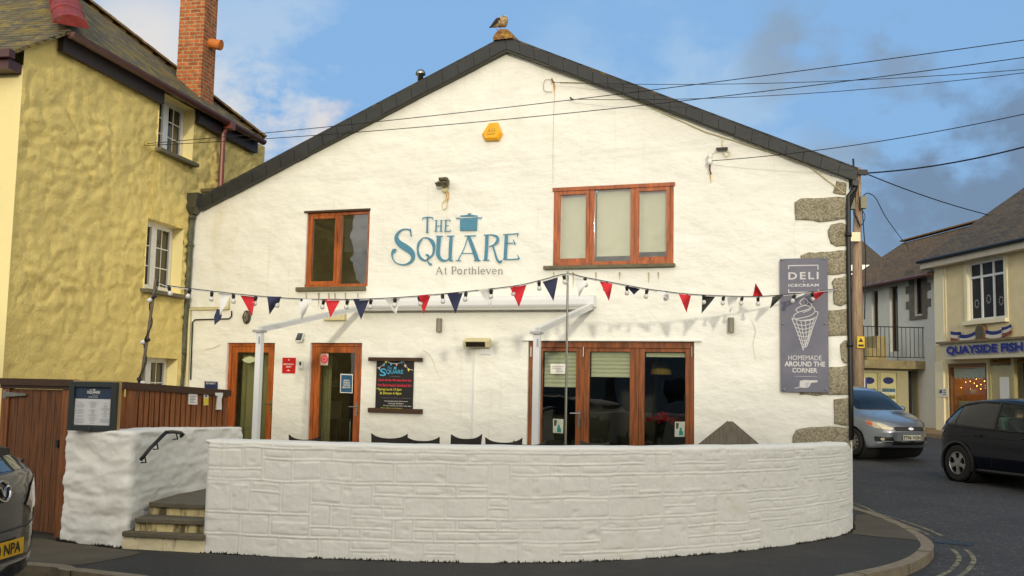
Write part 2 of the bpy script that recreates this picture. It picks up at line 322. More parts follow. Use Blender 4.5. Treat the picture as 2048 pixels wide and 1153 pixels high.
wood_gate = mat('weathered_gate_timber', (124, 76, 36), .6, .4, 5, stretch=(12, 12, .5), bump=.25, bscale=12, col2=(70, 40, 18), stain=[(4, .6, (140, 92, 50), .5, (9, 9, .4))])
dark_wood = mat('dark_brown_timber', (70, 46, 26), .6, .3, 6, stretch=(.8, 6, 6))
stone_sill = mat('grey_stone_sill', (112, 106, 84), .85, .3, 9, bump=.4, bscale=30)
grey_metal = mat('zinc_grey_metal', (92, 92, 84), .45, .2, 6, metal=.6)
steel = mat('stainless_steel', (168, 168, 164), .25, .1, 8, metal=1)
black_metal = mat('black_iron', (22, 22, 22), .45, .2, 8)
white_metal = mat('white_powder_coat', (222, 224, 226), .35, .04, 3, coat=.2)
black_plastic = mat('black_plastic', (18, 18, 19), .5, .2, 6)
cream_plastic = mat('cream_plastic', (214, 204, 158), .5, .1, 5)
grey_lamp = mat('grey_lamp_metal', (132, 128, 112), .5, .15, 7)
white_upvc = mat('white_upvc', (226, 226, 222), .35, .04, 3)
blind_cloth = mat('cream_blind_cloth', (206, 200, 174), .9, .05, 6)
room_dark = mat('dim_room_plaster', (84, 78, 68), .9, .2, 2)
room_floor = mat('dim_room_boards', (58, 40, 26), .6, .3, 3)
pane_clear = glass('window_glass', (.93, .96, .94), bump=.12, ior=2.2, bscale=3.0)
pane_door = glass('door_glass', (.86, .90, .87), bump=.03, ior=1.7)
pane_dark = mat('dark_reflective_glass', (16, 20, 22), .04, .2, 2, spec=.9)
asphalt = mat('road_asphalt', (58, 58, 60), .85, .25, 1.2, bump=.6, bscale=160, bdist=.01, stain=[(24, .55, (138, 136, 130), .6, (1, 1, 1)), (30, .58, (30, 30, 31), .6, (1, 1, 1)), (.35, .52, (44, 44, 46), .7, (1, 1, 1)), (.8, .6, (74, 74, 76), .5, (1, .3, 1))])
pave_asphalt = mat('pavement_asphalt', (50, 49, 48), .9, .2, 1.5, bump=.6, bscale=140, bdist=.01, stain=[(28, .58, (118, 114, 106), .55, (1, 1, 1)), (34, .60, (28, 28, 28), .5, (1, 1, 1)), (.9, .52, (66, 63, 57), .6, (1, 1, 1)), (2.5, .66, (34, 33, 32), .6, (1, 1, 1))])
pave_light = mat('worn_pavement_patch', (88, 80, 66), .9, .3, 2, bump=.4, bscale=90, bdist=.01, stain=[(40, .6, (120, 112, 96), .5, (1, 1, 1))])
kerb_mat = mat('granite_kerb', (136, 124, 102), .85, .3, 8, bump=.5, bscale=60, bdist=.008, stain=[(3, .6, (90, 82, 66), .6, (1, 1, 1))])
line_mat = mat('faded_yellow_paint', (140, 132, 100), .8, .25, 8, stain=[(9, .45, (66, 65, 60), .95, (1, 1, 1))])
terrace_mat = mat('terrace_slabs', (120, 116, 106), .85, .2, 3)
step_slate = mat('grey_step_slab', (108, 100, 82), .8, .35, 4, bump=.4, bscale=30, stain=[(4, .6, (50, 46, 34), .6, (1, 1, 1))])
step_riser = mat('painted_step_riser', (214, 198, 146), .8, .15, 4, bump=.5, bscale=12, stain=[(3, .48, (62, 54, 30), .9, (3, 3, .5))])
red_paint = mat('red_enamel', (196, 16, 28), .4, .1, 4)
blue_letter = mat('faded_blue_lettering', (84, 140, 168), .85, .15, 14, stain=[(20, .60, (150, 180, 186), .5, (1, 1, 1))])
grey_letter = mat('faded_grey_lettering', (128, 128, 130), .85, .2, 14)
ink_white = mat('white_print', (226, 224, 218), .7, .03, 4)
ink_grey = mat('grey_print', (120, 120, 122), .7, .05, 4)
ink_black = mat('black_print', (20, 20, 22), .6, .05, 4)
ink_red = mat('red_chalk', (226, 50, 74), .8, .05, 4)
ink_yellow = mat('yellow_chalk', (230, 220, 70), .8, .05, 4)
ink_blue = mat('blue_chalk', (70, 170, 214), .8, .05, 4)
ink_pink = mat('pink_chalk', (232, 190, 190), .8, .05, 4)
board_black = mat('chalkboard_black', (24, 24, 26), .7, .2, 3)
navy = mat('navy_paint', (36, 56, 82), .5, .1, 4)
# ------------------------------------------------------------------ ground
def rz(Y): return -.10+max(0, min(Y, 70)-17.5)*.0215
m = M(); m.grid(lambda u, v: (-150+300*u, -90+290*v, rz(-90+290*v)), 20, 116); struct('road', m, asphalt, smooth=True)
kp = [G(x, y) for x, y in [(1700, 1012), (1742, 1024), (1795, 1043), (1840, 1066), (1866, 1088), (1862, 1103), (1838, 1120), (1790, 1137), (1700, 1156), (1560, 1185)]]
kp = [Vector((4.78, 17.5, 0)), Vector((4.98, 15.6, 0))]+kp
kl = [G(x, y) for x, y in [(420, 1172), (255, 1156), (130, 1142), (30, 1130)]]+[Vector((-7.5, 9.4, 0)), Vector((-14, 10.5, 0))]
kerb_path = catmull(kp+kl, 10)
def off_path(P, d):
    out = []
    for i, p in enumerate(P):
        t = (P[min(i+1, len(P)-1)]-P[max(i-1, 0)]).normalized(); out.append(p+Vector((-t.y, t.x, 0))*d)
    return out
kin = off_path(kerb_path, -.13)     # inner edge of the kerb stones
def sweep_rect(m, outer, inner, z0, z1, gap=None):
    n = len(outer); vs = []
    for o_, i_ in zip(outer, inner): vs += [(o_.x, o_.y, z0), (o_.x, o_.y, z1), (i_.x, i_.y, z1), (i_.x, i_.y, z0)]
    m.add(vs, [(4*k+a, 4*k+b, 4*k+4+b, 4*k+4+a) for k in range(n-1) for a, b in ((0, 1), (1, 2), (2, 3))])
# which side is inwards?
if (kin[40]-Vector((0, 14, 0))).length > (kerb_path[40]-Vector((0, 14, 0))).length: kin = off_path(kerb_path, .13)
SGN = 1 if (off_path(kerb_path, .13)[40]-kin[40]).length < .01 else -1
m = M()
# separate kerb stones with fine joints
kq = []; acc = 0
n = len(kerb_path); i = 0
while i < n-1:
    j = i; L_ = 0
    while j < n-1 and L_ < .85: L_ += (kerb_path[j+1]-kerb_path[j]).length; j += 1
    seg_o = [p.copy() for p in kerb_path[i:j+1]]; seg_i = [p.copy() for p in kin[i:j+1]]
    if len(seg_o) > 1:
        for S_ in (seg_o, seg_i): dS = (S_[1]-S_[0]).length; S_[0] = S_[0].lerp(S_[1], min(.4, .006/max(.001, dS))); dS = (S_[-1]-S_[-2]).length; S_[-1] = S_[-1].lerp(S_[-2], min(.4, .006/max(.001, dS)))
        sweep_rect(m, seg_o, seg_i, -.12, .004+random.uniform(-.003, .003))
    i = j
struct('kerb', m, kerb_mat, smooth=False)
m = M(); poly = [(p.x, p.y, 0) for p in kin] + [(-14, 30, 0), (4.6, 30, 0)]
m.add(poly, [list(range(len(poly)))]); struct('pavement', m, pave_asphalt)
def sheet(name, pts, z, mt, kind='structure'):
    m = M(); m.add([(p.x, p.y, z) for p in pts], [list(range(len(pts)))]); return struct(name, m, mt, kind)
sheet('pavement_patch', [G(x, y) for x, y in [(82, 1077), (120, 1085), (250, 1101), (283, 1106), (262, 1113), (215, 1122), (165, 1131), (130, 1131), (70, 1127), (20, 1120), (20, 1080)]], .004, pave_light)
sheet('pavement_patch', [G(x, y) for x, y in [(1704, 1068), (1706, 1062), (1712, 1030), (1735, 1030), (1790, 1048), (1828, 1070), (1838, 1082), (1825, 1080), (1770, 1076), (1715, 1070)]], .004, pave_light)
for k, (o, w) in enumerate([(.22, .05), (.36, .05)]):
    a = off_path(kerb_path, -SGN*o); b = off_path(kerb_path, -SGN*(o+w)); lo = 4; brk = [q for q in range(len(a)) if (a[q]-G(1890, 1085, -.1)).length < .55]
    m = M()
    for rng in ((lo, min(brk) if brk else 80), (max(brk) if brk else 80, len(a)-1)):
        idx = list(range(rng[0], rng[1]+1))
        m.add([(a[i].x, a[i].y, -.096) for i in idx]+[(b[i].x, b[i].y, -.096) for i in idx], [(i, i+1, len(idx)+i+1, len(idx)+i) for i in range(len(idx)-1)])
    struct('road_marking', m, line_mat)
c = G(1908, 1087, -.1); m = M()
frame_ring_flat = None
m.box(-.2, .2, -.13, .13, -.03, .005)
for k in range(6): m.box(-.17+k*.06, -.14+k*.06, -.11, .11, .005, .008)
o = S('drain_grate', 'small black iron drain grate in the road by the kerb', 'drain grate', Fr(c, (.8, -.6)), m, black_metal)
# far pavement before the shops
fp = [FS.W((-14, -1.5, 0)), FS.W((0, -1.35, 0)), FS.W((12, -1.5, 0)), FS.W((12, 1, 0)), FS.W((-14, 1, 0))]
m = M(); m.hexa([Vector((p.x, p.y, -.15)) for p in fp], [Vector((p.x, p.y, rz(p.y)+.12)) for p in fp]); struct('far_pavement', m, mat('far_pavement_slabs', (150, 126, 92), .85, .25, 3, bump=.3, bscale=30))
# ------------------------------------------------------------------ white restaurant building
SL, SR = -3.12, 8.27
aL, aR, ap = Vector((*FA.sz(398, 421, .1), 0)), Vector((*FA.sz(1709, 361, .1), 0)), Vector((*FA.sz(1013, 98, .1), 0))   # underside of the verge (s,z)
def under(x):
    if x < ap.x: return aL.y+(x-aL.x)*(ap.y-aL.y)/(ap.x-aL.x)
    return ap.y+(x-ap.x)*(aR.y-ap.y)/(aR.x-ap.x)
def hole(xl, xr, yb, yt, xm): 
    ym = (yb+yt)/2
    return [FA.sz(xl, ym)[0], FA.sz(xr, ym)[0], FA.sz(xm, yb)[1], FA.sz(xm, yt)[1]]
H1 = hole(612, 738, 574, 421, 675); H2 = hole(1107, 1347.5, 530, 372, 1228)
HD1 = hole(450, 546, 900, 686, 500); HD1[2] = TER; HD2 = hole(617, 721.5, 900, 686, 670); HD2[2] = TER; HF = hole(1055, 1388.5, 900, 683, 1222); HF[2] = TER
RT = Th('restaurant', 'white painted restaurant with a wide slate edged gable and orange timber windows', 'building', FA, (2.6, 0, 0))
def disp_w(x, z):
    a = fbm(Vector((x*1.6, z*3.2, 3.1)), 4)*.016 + fbm(Vector((x*5, z*8, 9)), 3)*.007
    return a - .012*max(0, noise.noise(Vector((x*.9, z*1.6, 7))))
m = M(); holes = [H1+[.10], H2+[.06], HD1+[.12], HD2+[.12], HF+[.08]]
wall_mesh(m, SL, SR, 0, 8, holes, .05, disp_w, clip=lambda x: under(x)+.12)
D_ = 10.0
m.add([(SL, 0, 0), (SL, D_, 0), (SL, D_, 5.0), (SL, 0, 5.0)], [(0, 1, 2, 3)]); m.add([(SR, 0, 0), (SR, 0, 4.95), (SR-.5, D_, 5.0), (SR-.5, D_, 0)], [(0, 1, 2, 3)])
m.add([(SL, D_, 0), (SR-.5, D_, 0), (SR-.5, D_, under(SR)+.1), (ap.x, D_, ap.y), (SL, D_, under(SL)+.1)], [(0, 1, 2, 3, 4)])
wallo = RT.part('wall', m, white_wall, smooth=True, recalc=False)
# inside rooms
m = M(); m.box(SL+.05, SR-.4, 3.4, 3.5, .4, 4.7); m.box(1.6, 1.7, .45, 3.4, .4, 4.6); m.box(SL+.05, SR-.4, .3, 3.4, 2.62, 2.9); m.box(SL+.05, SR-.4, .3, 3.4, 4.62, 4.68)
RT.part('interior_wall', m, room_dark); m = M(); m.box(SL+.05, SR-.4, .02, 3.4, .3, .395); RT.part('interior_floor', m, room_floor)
# roof
OH = .14
def roof_side(a, b, thick=.10):
    m = M(); d = Vector((b[0]-a[0], b[1]-a[1])); nrm = Vector((-d.y, d.x)).normalized()
    if nrm.y < 0: nrm = -nrm
    p = [a, b, (b[0]+nrm.x*thick, b[1]+nrm.y*thick), (a[0]+nrm.x*thick, a[1]+nrm.y*thick)]
    return p
aT = FA.sz(1010, 71, OH); lT = FA.sz(396, 395, OH); rT = FA.sz(1717, 336, OH)
lT = (lT[0], lT[1]); 
m = M(); m.prism([lT, aT, (aT[0], aT[1]-.07), (lT[0], lT[1]-.07)], -OH, D_+.1); kx_ = (aT[1]-rT[1])/(rT[0]-aT[0]); q_ = [Vector((aT[0], -OH, aT[1])), Vector((rT[0], -OH, rT[1])), Vector((rT[0]-.9, D_+.1, rT[1]+.9*kx_)), Vector((aT[0], D_+.1, aT[1]))]; m.flat(q_, (0, 0, .07))
roof_slate = brickmat('roof_slate_courses', (58, 58, 58), (44, 46, 48), (22, 22, 22), .28, .12, .006, .6, axis='y', moss=[(3, .55, (110, 92, 36), .7)])
roofo = RT.part('roof', m, roof_slate)
# slate clad verge in separate slates
aB = FA.sz(1013, 99, OH); lB = FA.sz(398, 422, OH); rB = FA.sz(1712, 362, OH)
m = M()
for (T0, T1, B0, B1, nn) in ((lT, aT, lB, aB, 21), (aT, rT, aB, rB, 22)):
    for k in range(nn):
        f0, f1 = k/nn, (k+1)/nn; L2 = lambda A, B, f: (A[0]+(B[0]-A[0])*f, A[1]+(B[1]-A[1])*f)
        j = random.uniform(-.012, .012); g = .0007
        t0, t1, b0, b1 = L2(T0, T1, f0+g), L2(T0, T1, f1-g), L2(B0, B1, f0+g), L2(B0, B1, f1-g)
        y = -OH+.006+random.uniform(0, .006)
        m.prism([(t0[0], t0[1]-.035), (t1[0], t1[1]-.035), (b1[0], b1[1]+j), (b0[0], b0[1]+j)], y-.012, y)
RT.part('verge', m, slate_dark)
m = M(); m.box(lT[0]-.02, lB[0]+.0, -OH+.02, D_, lB[1]-.05, lB[1]+.02)
m = M()
m.prism([(ap.x-.0, aB[1]-.02), (lB[0]+.02, lB[1]+.02), (lT[0]+.02, lT[1]-.075), (aT[0], aT[1]-.075)], -OH+.02, -.0)
m.prism([(ap.x, aB[1]-.02), (aT[0], aT[1]-.075), (rT[0]-.02, rT[1]-.075), (rB[0]-.03, rB[1]+.02)], -OH+.02, -.0)
RT.part('soffit_board', m, mat('grey_soffit', (72, 72, 64), .7))
# ridge tile with lichen under the gull
m = M(); cx, cz = FA.sz(1009, 76, .1); m.grid(lambda u, v: (cx+.17*math.cos(math.pi*u), -.19+v*10, cz-.05+.17*math.sin(math.pi*u)+.004*math.sin(40*v)), 12, 40)
vs = [(cx+.17*math.cos(math.pi*k/12), -.19, cz-.05+.17*math.sin(math.pi*k/12)) for k in range(13)]; m.add(vs, [list(range(13))])
RT.part('ridge_tile', m, mat('lichen_ridge_tile', (150, 112, 60), .85, .4, 14, col2=(96, 62, 40), bump=.4, bscale=30, stain=[(12, .5, (206, 164, 40), .7, (1, 1, 1))]), smooth=True)
m = M(); c = FA.p(841, 156, -.6); m.lathe([(.05, -.2), (.05, .03), (.09, .05), (.085, .10), (.05, .14), (.0, .15)], c, n=14); RT.part('roof_vent', m, steel, smooth=True)
# granite quoins on the right corner
QS = [[(1667, 385), (1671, 362), (1690, 366), (1692, 372), (1692, 390), (1668, 389)], [(1589, 404), (1600, 398), (1691, 394), (1691, 440), (1640, 444), (1592, 441), (1589, 425)],
      [(1656, 462), (1662, 450), (1684, 447), (1691, 450), (1692, 492), (1672, 494), (1659, 488)], [(1600, 512), (1620, 506), (1693, 501), (1695, 548), (1640, 551), (1600, 551)],
      [(1664, 566), (1670, 556), (1690, 554), (1694, 556), (1695, 609), (1682, 613), (1668, 608)], [(1630, 622), (1696, 618), (1697, 671), (1660, 674), (1630, 672)],
      [(1680, 690), (1688, 682), (1698, 680), (1699, 729), (1688, 728), (1683, 720)], [(1600, 790), (1602, 738), (1656, 735), (1699, 733), (1700, 789), (1640, 791)],
      [(1667, 799), (1700, 796), (1701, 850), (1685, 851), (1669, 848)], [(1584, 898), (1585, 872), (1592, 861), (1620, 856), (1665, 853), (1700, 856), (1702, 903), (1584, 906)]]
for q in QS:
    m = M(); P = [Vector((*FA.sz(x, y), 0)) for x, y in q]
    Q = []
    for i in range(len(P)):
        a, b = P[i], P[(i+1) % len(P)]
        for k in range(6):
            t = a.lerp(b, k/6); Q.append((min(SR-.004, t.x+.02*noise.noise(t*6)), t.y+.02*noise.noise(t*7+Vector((5, 0, 0)))))
    cx = sum(p[0] for p in Q)/len(Q); cz = sum(p[1] for p in Q)/len(Q)
    n = len(Q); vs = []; fs = []
    for k, (sc, yy) in enumerate([(1.0, .03), (1.0, -.012), (.975, -.020), (.7, -.022), (.35, -.024)]):
        vs += [(min(SR+.01, cx+(p[0]-cx)*sc), yy-(.008*noise.noise(Vector((p[0]*9*sc, p[1]*9, k))) if k > 2 else 0), cz+(p[1]-cz)*sc) for p in Q]
    for k in range(4): fs += [(k*n+i, k*n+(i+1) % n, (k+1)*n+(i+1) % n, (k+1)*n+i) for i in range(n)]
    fs.append([4*n+i for i in range(n)]); m.add(vs, fs); RT.part('quoin_stone', m, granite, smooth=True)
# painted sign: THE SQUARE / At Porthleven and the cooking pot, traced strokes in zoomed pixels
Z8 = lambda p: (560+p[0]/3.793, 350+p[1]/3.793)
let = M(); LO = .026
def st(pts, ws): ribbon(let, FA, [Z8(p) for p in pts], [w/3.793 for w in (ws if isinstance(ws, (list, tuple)) else [ws]*len(pts))], LO)
def sp(pts): m_ = [FA.p(*Z8(p), LO) for p in pts]; let.add(m_, [list(range(len(m_)))])
# S
st([(992, 462), (988, 425), (960, 414), (922, 420), (890, 450), (884, 485), (905, 520), (950, 550), (990, 580), (1008, 615), (1000, 650), (965, 676), (925, 682), (880, 668), (855, 635), (850, 600), (862, 575), (878, 580)], [5, 12, 12, 14, 22, 34, 44, 50, 46, 34, 22, 14, 10, 9, 10, 16, 26, 34])
sp([(985, 408), (992, 408), (1000, 468), (990, 466)])
# Q
st([(1082, 480), (1052, 520), (1044, 570), (1060, 625), (1100, 652)], [8, 18, 14, 22, 12]); st([(1082, 478), (1120, 480), (1155, 510), (1168, 555), (1155, 610), (1100, 654)], [8, 12, 30, 22, 14, 10]); st([(1105, 606), (1128, 618), (1118, 650), (1140, 680), (1152, 672)], [16, 16, 10, 14, 5])
# U
st([(1205, 470), (1200, 560), (1200, 610), (1225, 645), (1265, 648), (1290, 620)], [32, 30, 30, 22, 10, 6]); st([(1298, 468), (1292, 560), (1290, 650)], [24, 26, 24]); st([(1182, 465), (1234, 466)], 8); st([(1265, 465), (1322, 464)], 8); st([(1284, 650), (1312, 652)], 8)
# A
st([(1428, 462), (1395, 560), (1350, 650)], [7, 7, 7]); st([(1430, 464), (1465, 560), (1497, 650)], [26, 30, 32]); st([(1375, 596), (1470, 596)], 6); st([(1400, 464), (1486, 462)], 8); st([(1330, 651), (1372, 651)], 7); st([(1470, 650), (1522, 650)], 8)
# R
st([(1570, 460), (1566, 560), (1560, 648)], [26, 26, 26]); st([(1545, 458), (1605, 456), (1645, 470), (1650, 500), (1625, 530), (1585, 545)], [8, 10, 18, 24, 14, 7]); st([(1612, 535), (1630, 590), (1645, 640), (1665, 662), (1684, 650)], [12, 14, 16, 18, 12]); st([(1538, 648), (1590, 648)], 8)
# E
st([(1718, 456), (1712, 560), (1708, 640)], [26, 26, 26]); st([(1692, 454), (1760, 450), (1808, 446)], [8, 8, 8]); st([(1806, 446), (1800, 475)], [10, 4]); st([(1715, 520), (1770, 518)], 7); st([(1768, 490), (1784, 528)], [4, 14]); st([(1690, 641), (1760, 642), (1812, 638)], [8, 9, 10]); st([(1800, 605), (1815, 640)], [4, 12])
# THE
st([(1118, 325), (1116, 435)], 14); st([(1080, 328), (1120, 322), (1160, 324)], [6, 9, 6]); st([(1084, 324), (1082, 345)], [3, 8]); st([(1160, 322), (1160, 342)], [3, 8]); st([(1106, 438), (1128, 438)], 6)
for x in (1186, 1224): st([(x, 348), (x-4, 428)], 11); st([(x-12, 346), (x+12, 346)], 5); st([(x-16, 429), (x+8, 429)], 5)
st([(1186, 390), (1222, 388)], 5); st([(1258, 347), (1254, 428)], 11); st([(1246, 345), (1292, 343)], 6); st([(1256, 388), (1282, 386)], 5); st([(1246, 429), (1294, 428)], 6); st([(1291, 342), (1290, 358)], [3, 6]); st([(1294, 428), (1294, 414)], [3, 6])
RT.part('painted_lettering', let, blue_letter, parent=wallo, recalc=False)
let = M(); sp([(1366, 330), (1500, 322), (1494, 424), (1364, 424)]); sp([(1370, 318), (1366, 309), (1420, 304), (1428, 296), (1418, 294), (1452, 291), (1446, 300), (1450, 303), (1500, 308), (1500, 316)]); st([(1366, 326), (1345, 332), (1332, 323)], [8, 9, 5]); st([(1500, 322), (1520, 330), (1533, 319)], [8, 9, 5])
RT.part('painted_pot', let, blue_letter, parent=wallo, recalc=False)
# small serif line
let = M(); gx = 1184
def glyph(c, x, b=752, X=36, cap=54, asc=56):
    k = 1.05
    def o_(w): st(ell2(x+w/2, b-X/2, w/2, X/2), 5.5); return w
    def ell2(cx, cy, rx, ry, a0=-90, a1=270, n=10): return [(cx+rx*math.cos(math.radians(a0+(a1-a0)*i/n)), cy+ry*math.sin(math.radians(a0+(a1-a0)*i/n))) for i in range(n+1)]
    if c == 'A': st([(x, b), (x+20, b-cap)], 4); st([(x+20, b-cap), (x+42, b)], 7); st([(x+8, b-18), (x+34, b-18)], 3); st([(x-5, b), (x+8, b)], 3); st([(x+34, b), (x+50, b)], 3); return 56
    if c == 't': st([(x+8, b-X-12), (x+8, b-6), (x+18, b-2)], [5, 6, 3]); st([(x, b-X), (x+18, b-X)], 3.5); return 22
    if c == 'P': st([(x+8, b), (x+8, b-cap)], 8); st([(x, b-cap), (x+26, b-cap), (x+36, b-cap+14), (x+24, b-24), (x+8, b-24)], [3, 4, 7, 4, 3]); st([(x, b), (x+18, b)], 3); return 44
    if c == 'o': return o_(32)+10
    if c == 'r': st([(x+7, b), (x+7, b-X)], 6.5); st([(x+8, b-X+10), (x+18, b-X+1), (x+26, b-X+6)], [3, 4, 6]); st([(x, b), (x+14, b)], 3); return 32
    if c == 'h': st([(x+7, b), (x+7, b-asc)], 6.5); st([(x+8, b-X+12), (x+20, b-X+1), (x+31, b-X+10), (x+31, b)], [3, 4, 6, 6.5]); st([(x, b), (x+14, b)], 3); st([(x+24, b), (x+38, b)], 3); return 44
    if c == 'l': st([(x+7, b), (x+7, b-asc)], 6.5); st([(x, b), (x+14, b)], 3); return 22
    if c == 'e': st(ell2(x+15, b-X/2, 15, X/2, 0, -310), 5); st([(x+2, b-X/2), (x+29, b-X/2)], 3.5); return 38
    if c == 'v': st([(x, b-X), (x+17, b)], 6.5); st([(x+17, b), (x+33, b-X)], 4); st([(x-5, b-X), (x+8, b-X)], 3); st([(x+26, b-X), (x+39, b-X)], 3); return 42
    if c == 'n': st([(x+7, b), (x+7, b-X)], 6.5); st([(x+8, b-X+12), (x+20, b-X+1), (x+31, b-X+10), (x+31, b)], [3, 4, 6, 6.5]); st([(x, b), (x+14, b)], 3); st([(x+24, b), (x+38, b)], 3); return 44
    return 26
x = 1186
for ch in 'At Porthleven': x += glyph(ch, x)*1.09
RT.part('painted_lettering', let, grey_letter, parent=wallo, recalc=False, label='small faded grey lettering reading At Porthleven')
# windows upstairs
def casement(m, a, b, c, d, w, y): frame_ring(m, a, b, c, d, w, y, y+.05)
def pane(par, a, b, c, d, y, mt=pane_clear, name='pane'):
    m = M(); m.box(a, b, y, y+.006, c, d); return RT.part(name, m, mt, parent=par)
def roller(par, a, b, c, d, y, pleat=0.0):
    m = M()
    if pleat:
        n = int((d-c)/pleat); vs = []
        for i in range(n+1): z = c+(d-c)*i/n; vs += [(a, y+(.012 if i % 2 else 0), z), (b, y+(.012 if i % 2 else 0), z)]
        m.add(vs, [(2*i, 2*i+1, 2*i+3, 2*i+2) for i in range(n)])
    else: m.box(a, b, y, y+.004, c, d)
    m.box(a, b, y-.006, y+.02, c-.02, c)
    return RT.part('blind', m, blind_cloth, parent=par, recalc=False)
# small window
a, b, c, d = H1; m = M(); fw = .05; y0 = .03
m.box(a, a+fw, y0, y0+.07, c, d-.03); m.box(b-fw, b, y0, y0+.07, c, d-.03); m.box(a+fw, b-fw, y0+.002, y0+.068, d-.08, d-.03); m.box(a-.0, b, y0-.03, y0+.07, c, c+.05)
mid = FA.sz(676, 500)[0]; m.box(mid-.035, mid+.035, y0+.001, y0+.069, c+.05, d-.08)
wf = RT.part('window', m, wood_orange, bevel=.004)
m = M(); casement(m, a+fw+.002, mid-.037, c+.052, d-.082, .05, y0-.008); RT.part('casement', m, wood_orange, parent=wf)
pane(wf, a+fw+.05, mid-.085, c+.1, d-.13, y0+.025); pane(wf, mid+.035, b-fw, c+.05, d-.08, y0+.03)
m = M(); s0, s1 = FA.sz(595, 577)[0], FA.sz(733, 577)[0]; m.box(s0, s1, -.07, .06, c-.075, c-.003); RT.part('sill', m, stone_sill, parent=wf, bevel=.008)
m = M(); s0, s1 = FA.sz(610, 420)[0], FA.sz(741, 420)[0]; m.box(s0, s1, -.03, .04, d-.028, d+.006); RT.part('lintel_board', m, dark_wood, parent=wf)
m = M()
for k in range(34): z = c+.62+k*.017; m.add([(mid+.05, y0+.10, z), (b-.05, y0+.10, z), (b-.05, y0+.113, z+.008), (mid+.05, y0+.113, z+.008)], [(0, 1, 2, 3)])
RT.part('blind', m, mat('grey_slats', (120, 122, 120), .5), parent=wf, recalc=False)
# big window
a, b, c, d = H2; m = M(); fw = .055; y0 = .0
m.box(a, a+fw, y0, y0+.08, c, d-.0); m.box(b-fw, b, y0, y0+.08, c, d-.0); m.box(a-.02, b+.02, y0-.02, y0+.08, d-.05, d+.01); m.box(a+fw, b-fw, y0-.03, y0+.08, c, c+.055)
m1, m2 = FA.sz(1184, 450)[0], FA.sz(1266, 450)[0]
for q in (m1, m2): m.box(q-.04, q+.04, y0+.001, y0+.079, c+.055, d-.052)
wf = RT.part('window', m, wood_orange, bevel=.004)
for q0, q1 in ((a+fw+.002, m1-.042), (m2+.042, b-fw-.002)): m = M(); casement(m, q0, q1, c+.057, d-.054, .055, y0-.01); RT.part('casement', m, wood_orange, parent=wf)
pane(wf, a+fw+.05, m1-.09, c+.105, d-.1, y0+.025); pane(wf, m1+.04, m2-.04, c+.055, d-.05, y0+.03); pane(wf, m2+.09, b-fw-.05, c+.105, d-.1, y0+.025)
roller(wf, a+.06, m1-.05, c+.15, d-.02, y0+.12); roller(wf, m1+.05, m2-.05, c+.17, d-.02, y0+.12); roller(wf, m2+.05, b-.06, c+.22, d-.02, y0+.12)
m = M(); s0, s1 = FA.sz(1089, 533)[0], FA.sz(1351, 533)[0]; m.box(s0, s1, -.08, .06, c-.055, c-.003); RT.part('sill', m, stone_sill, parent=wf, bevel=.008)
# single doors
def door(Hh, knob_px, label=None):
    a, b, c, d = Hh; m = M(); y0 = .05
    m.box(a+.004, a+.06, y0, y0+.08, c, d-.004); m.box(b-.06, b-.004, y0, y0+.08, c, d-.004); m.box(a+.06, b-.06, y0+.002, y0+.078, d-.06, d-.004)
    dr = RT.part('door', m, wood_orange, bevel=.004, label=label)
    m = M(); frame_ring(m, a+.062, b-.062, c+.01, d-.062, .105, y0+.015, y0+.06, wb=.16); RT.part('leaf', m, wood_orange, parent=dr, bevel=.004)
    pane(dr, a+.167, b-.167, c+.17, d-.167, y0+.035, pane_door)
    hx, hz = FA.sz(*knob_px); m = M(); m.box(hx-.02, hx+.02, y0-.0, y0+.0148, hz-.12, hz+.10); m.tube([(hx, y0+.01, hz+.03), (hx, y0-.04, hz+.03), (hx-.12, y0-.045, hz+.03)], .009); m.lathe([(.012, 0), (.012, .012)], (hx, y0-.012, hz-.07), 'y', 10); RT.part('handle', m, steel, parent=dr)
    return dr
door(HD1, (539, 812)); door(HD2, (710, 818))
m = M(); a, b, c, d = HF; m.box(FA.sz(1046, 682)[0], FA.sz(1404, 682)[0], -.05, .02, d-.0, d+.02); RT.part('lintel_flashing', m, white_upvc)
# french doors
m = M(); y0 = .03; m.box(a+.004, a+.075, y0, y0+.09, c, d-.004); m.box(b-.07, b-.004, y0, y0+.09, c, d-.004); m.box(a+.075, b-.07, y0-.01, y0+.088, d-.10, d-.004)
fd = RT.part('french_door', m, wood_brown, bevel=.004)
xs = [FA.sz(x, 780)[0] for x in (1166, 1276)]
leaves = [(a+.078, xs[0]-.003), (xs[0]+.003, xs[1]-.003), (xs[1]+.003, b-.073)]
pans = [(1085, 1152), (1179, 1260), (1289, 1371)]; bl = [772, 752, 712]
for (l0, l1), (p0, p1), by in zip(leaves, pans, bl):
    g0, g1 = FA.sz(p0, 780, -.06)[0], FA.sz(p1, 780, -.06)[0]; m = M(); zt = d-.16
    m.box(l0, g0, y0+.015, y0+.07, c+.01, d-.103); m.box(g1, l1, y0+.015, y0+.07, c+.01, d-.103); m.box(g0, g1, y0+.017, y0+.068, zt, d-.103); m.box(g0, g1, y0+.017, y0+.068, c+.01, c+.2)
    RT.part('leaf', m, wood_brown, parent=fd, bevel=.003); pane(fd, g0, g1, c+.2, zt, y0+.04, pane_door)
    zb = FA.sz((p0+p1)/2, by, -.1)[1]; roller(fd, g0+.01, g1-.01, zb, zt-.005, y0+.085, pleat=.03)
hx, hz = FA.sz(1157, 830); m = M(); m.box(hx-.018, hx+.018, y0+.002, y0+.0148, hz-.2, hz+.06); m.tube([(hx, y0+.01, hz+.02), (hx, y0-.045, hz+.02), (hx-.13, y0-.05, hz+.02)], .01); m.lathe([(.013, 0), (.013, .02)], (hx, y0-.02, hz-.08), 'y', 10); RT.part('handle', m, steel, parent=fd)
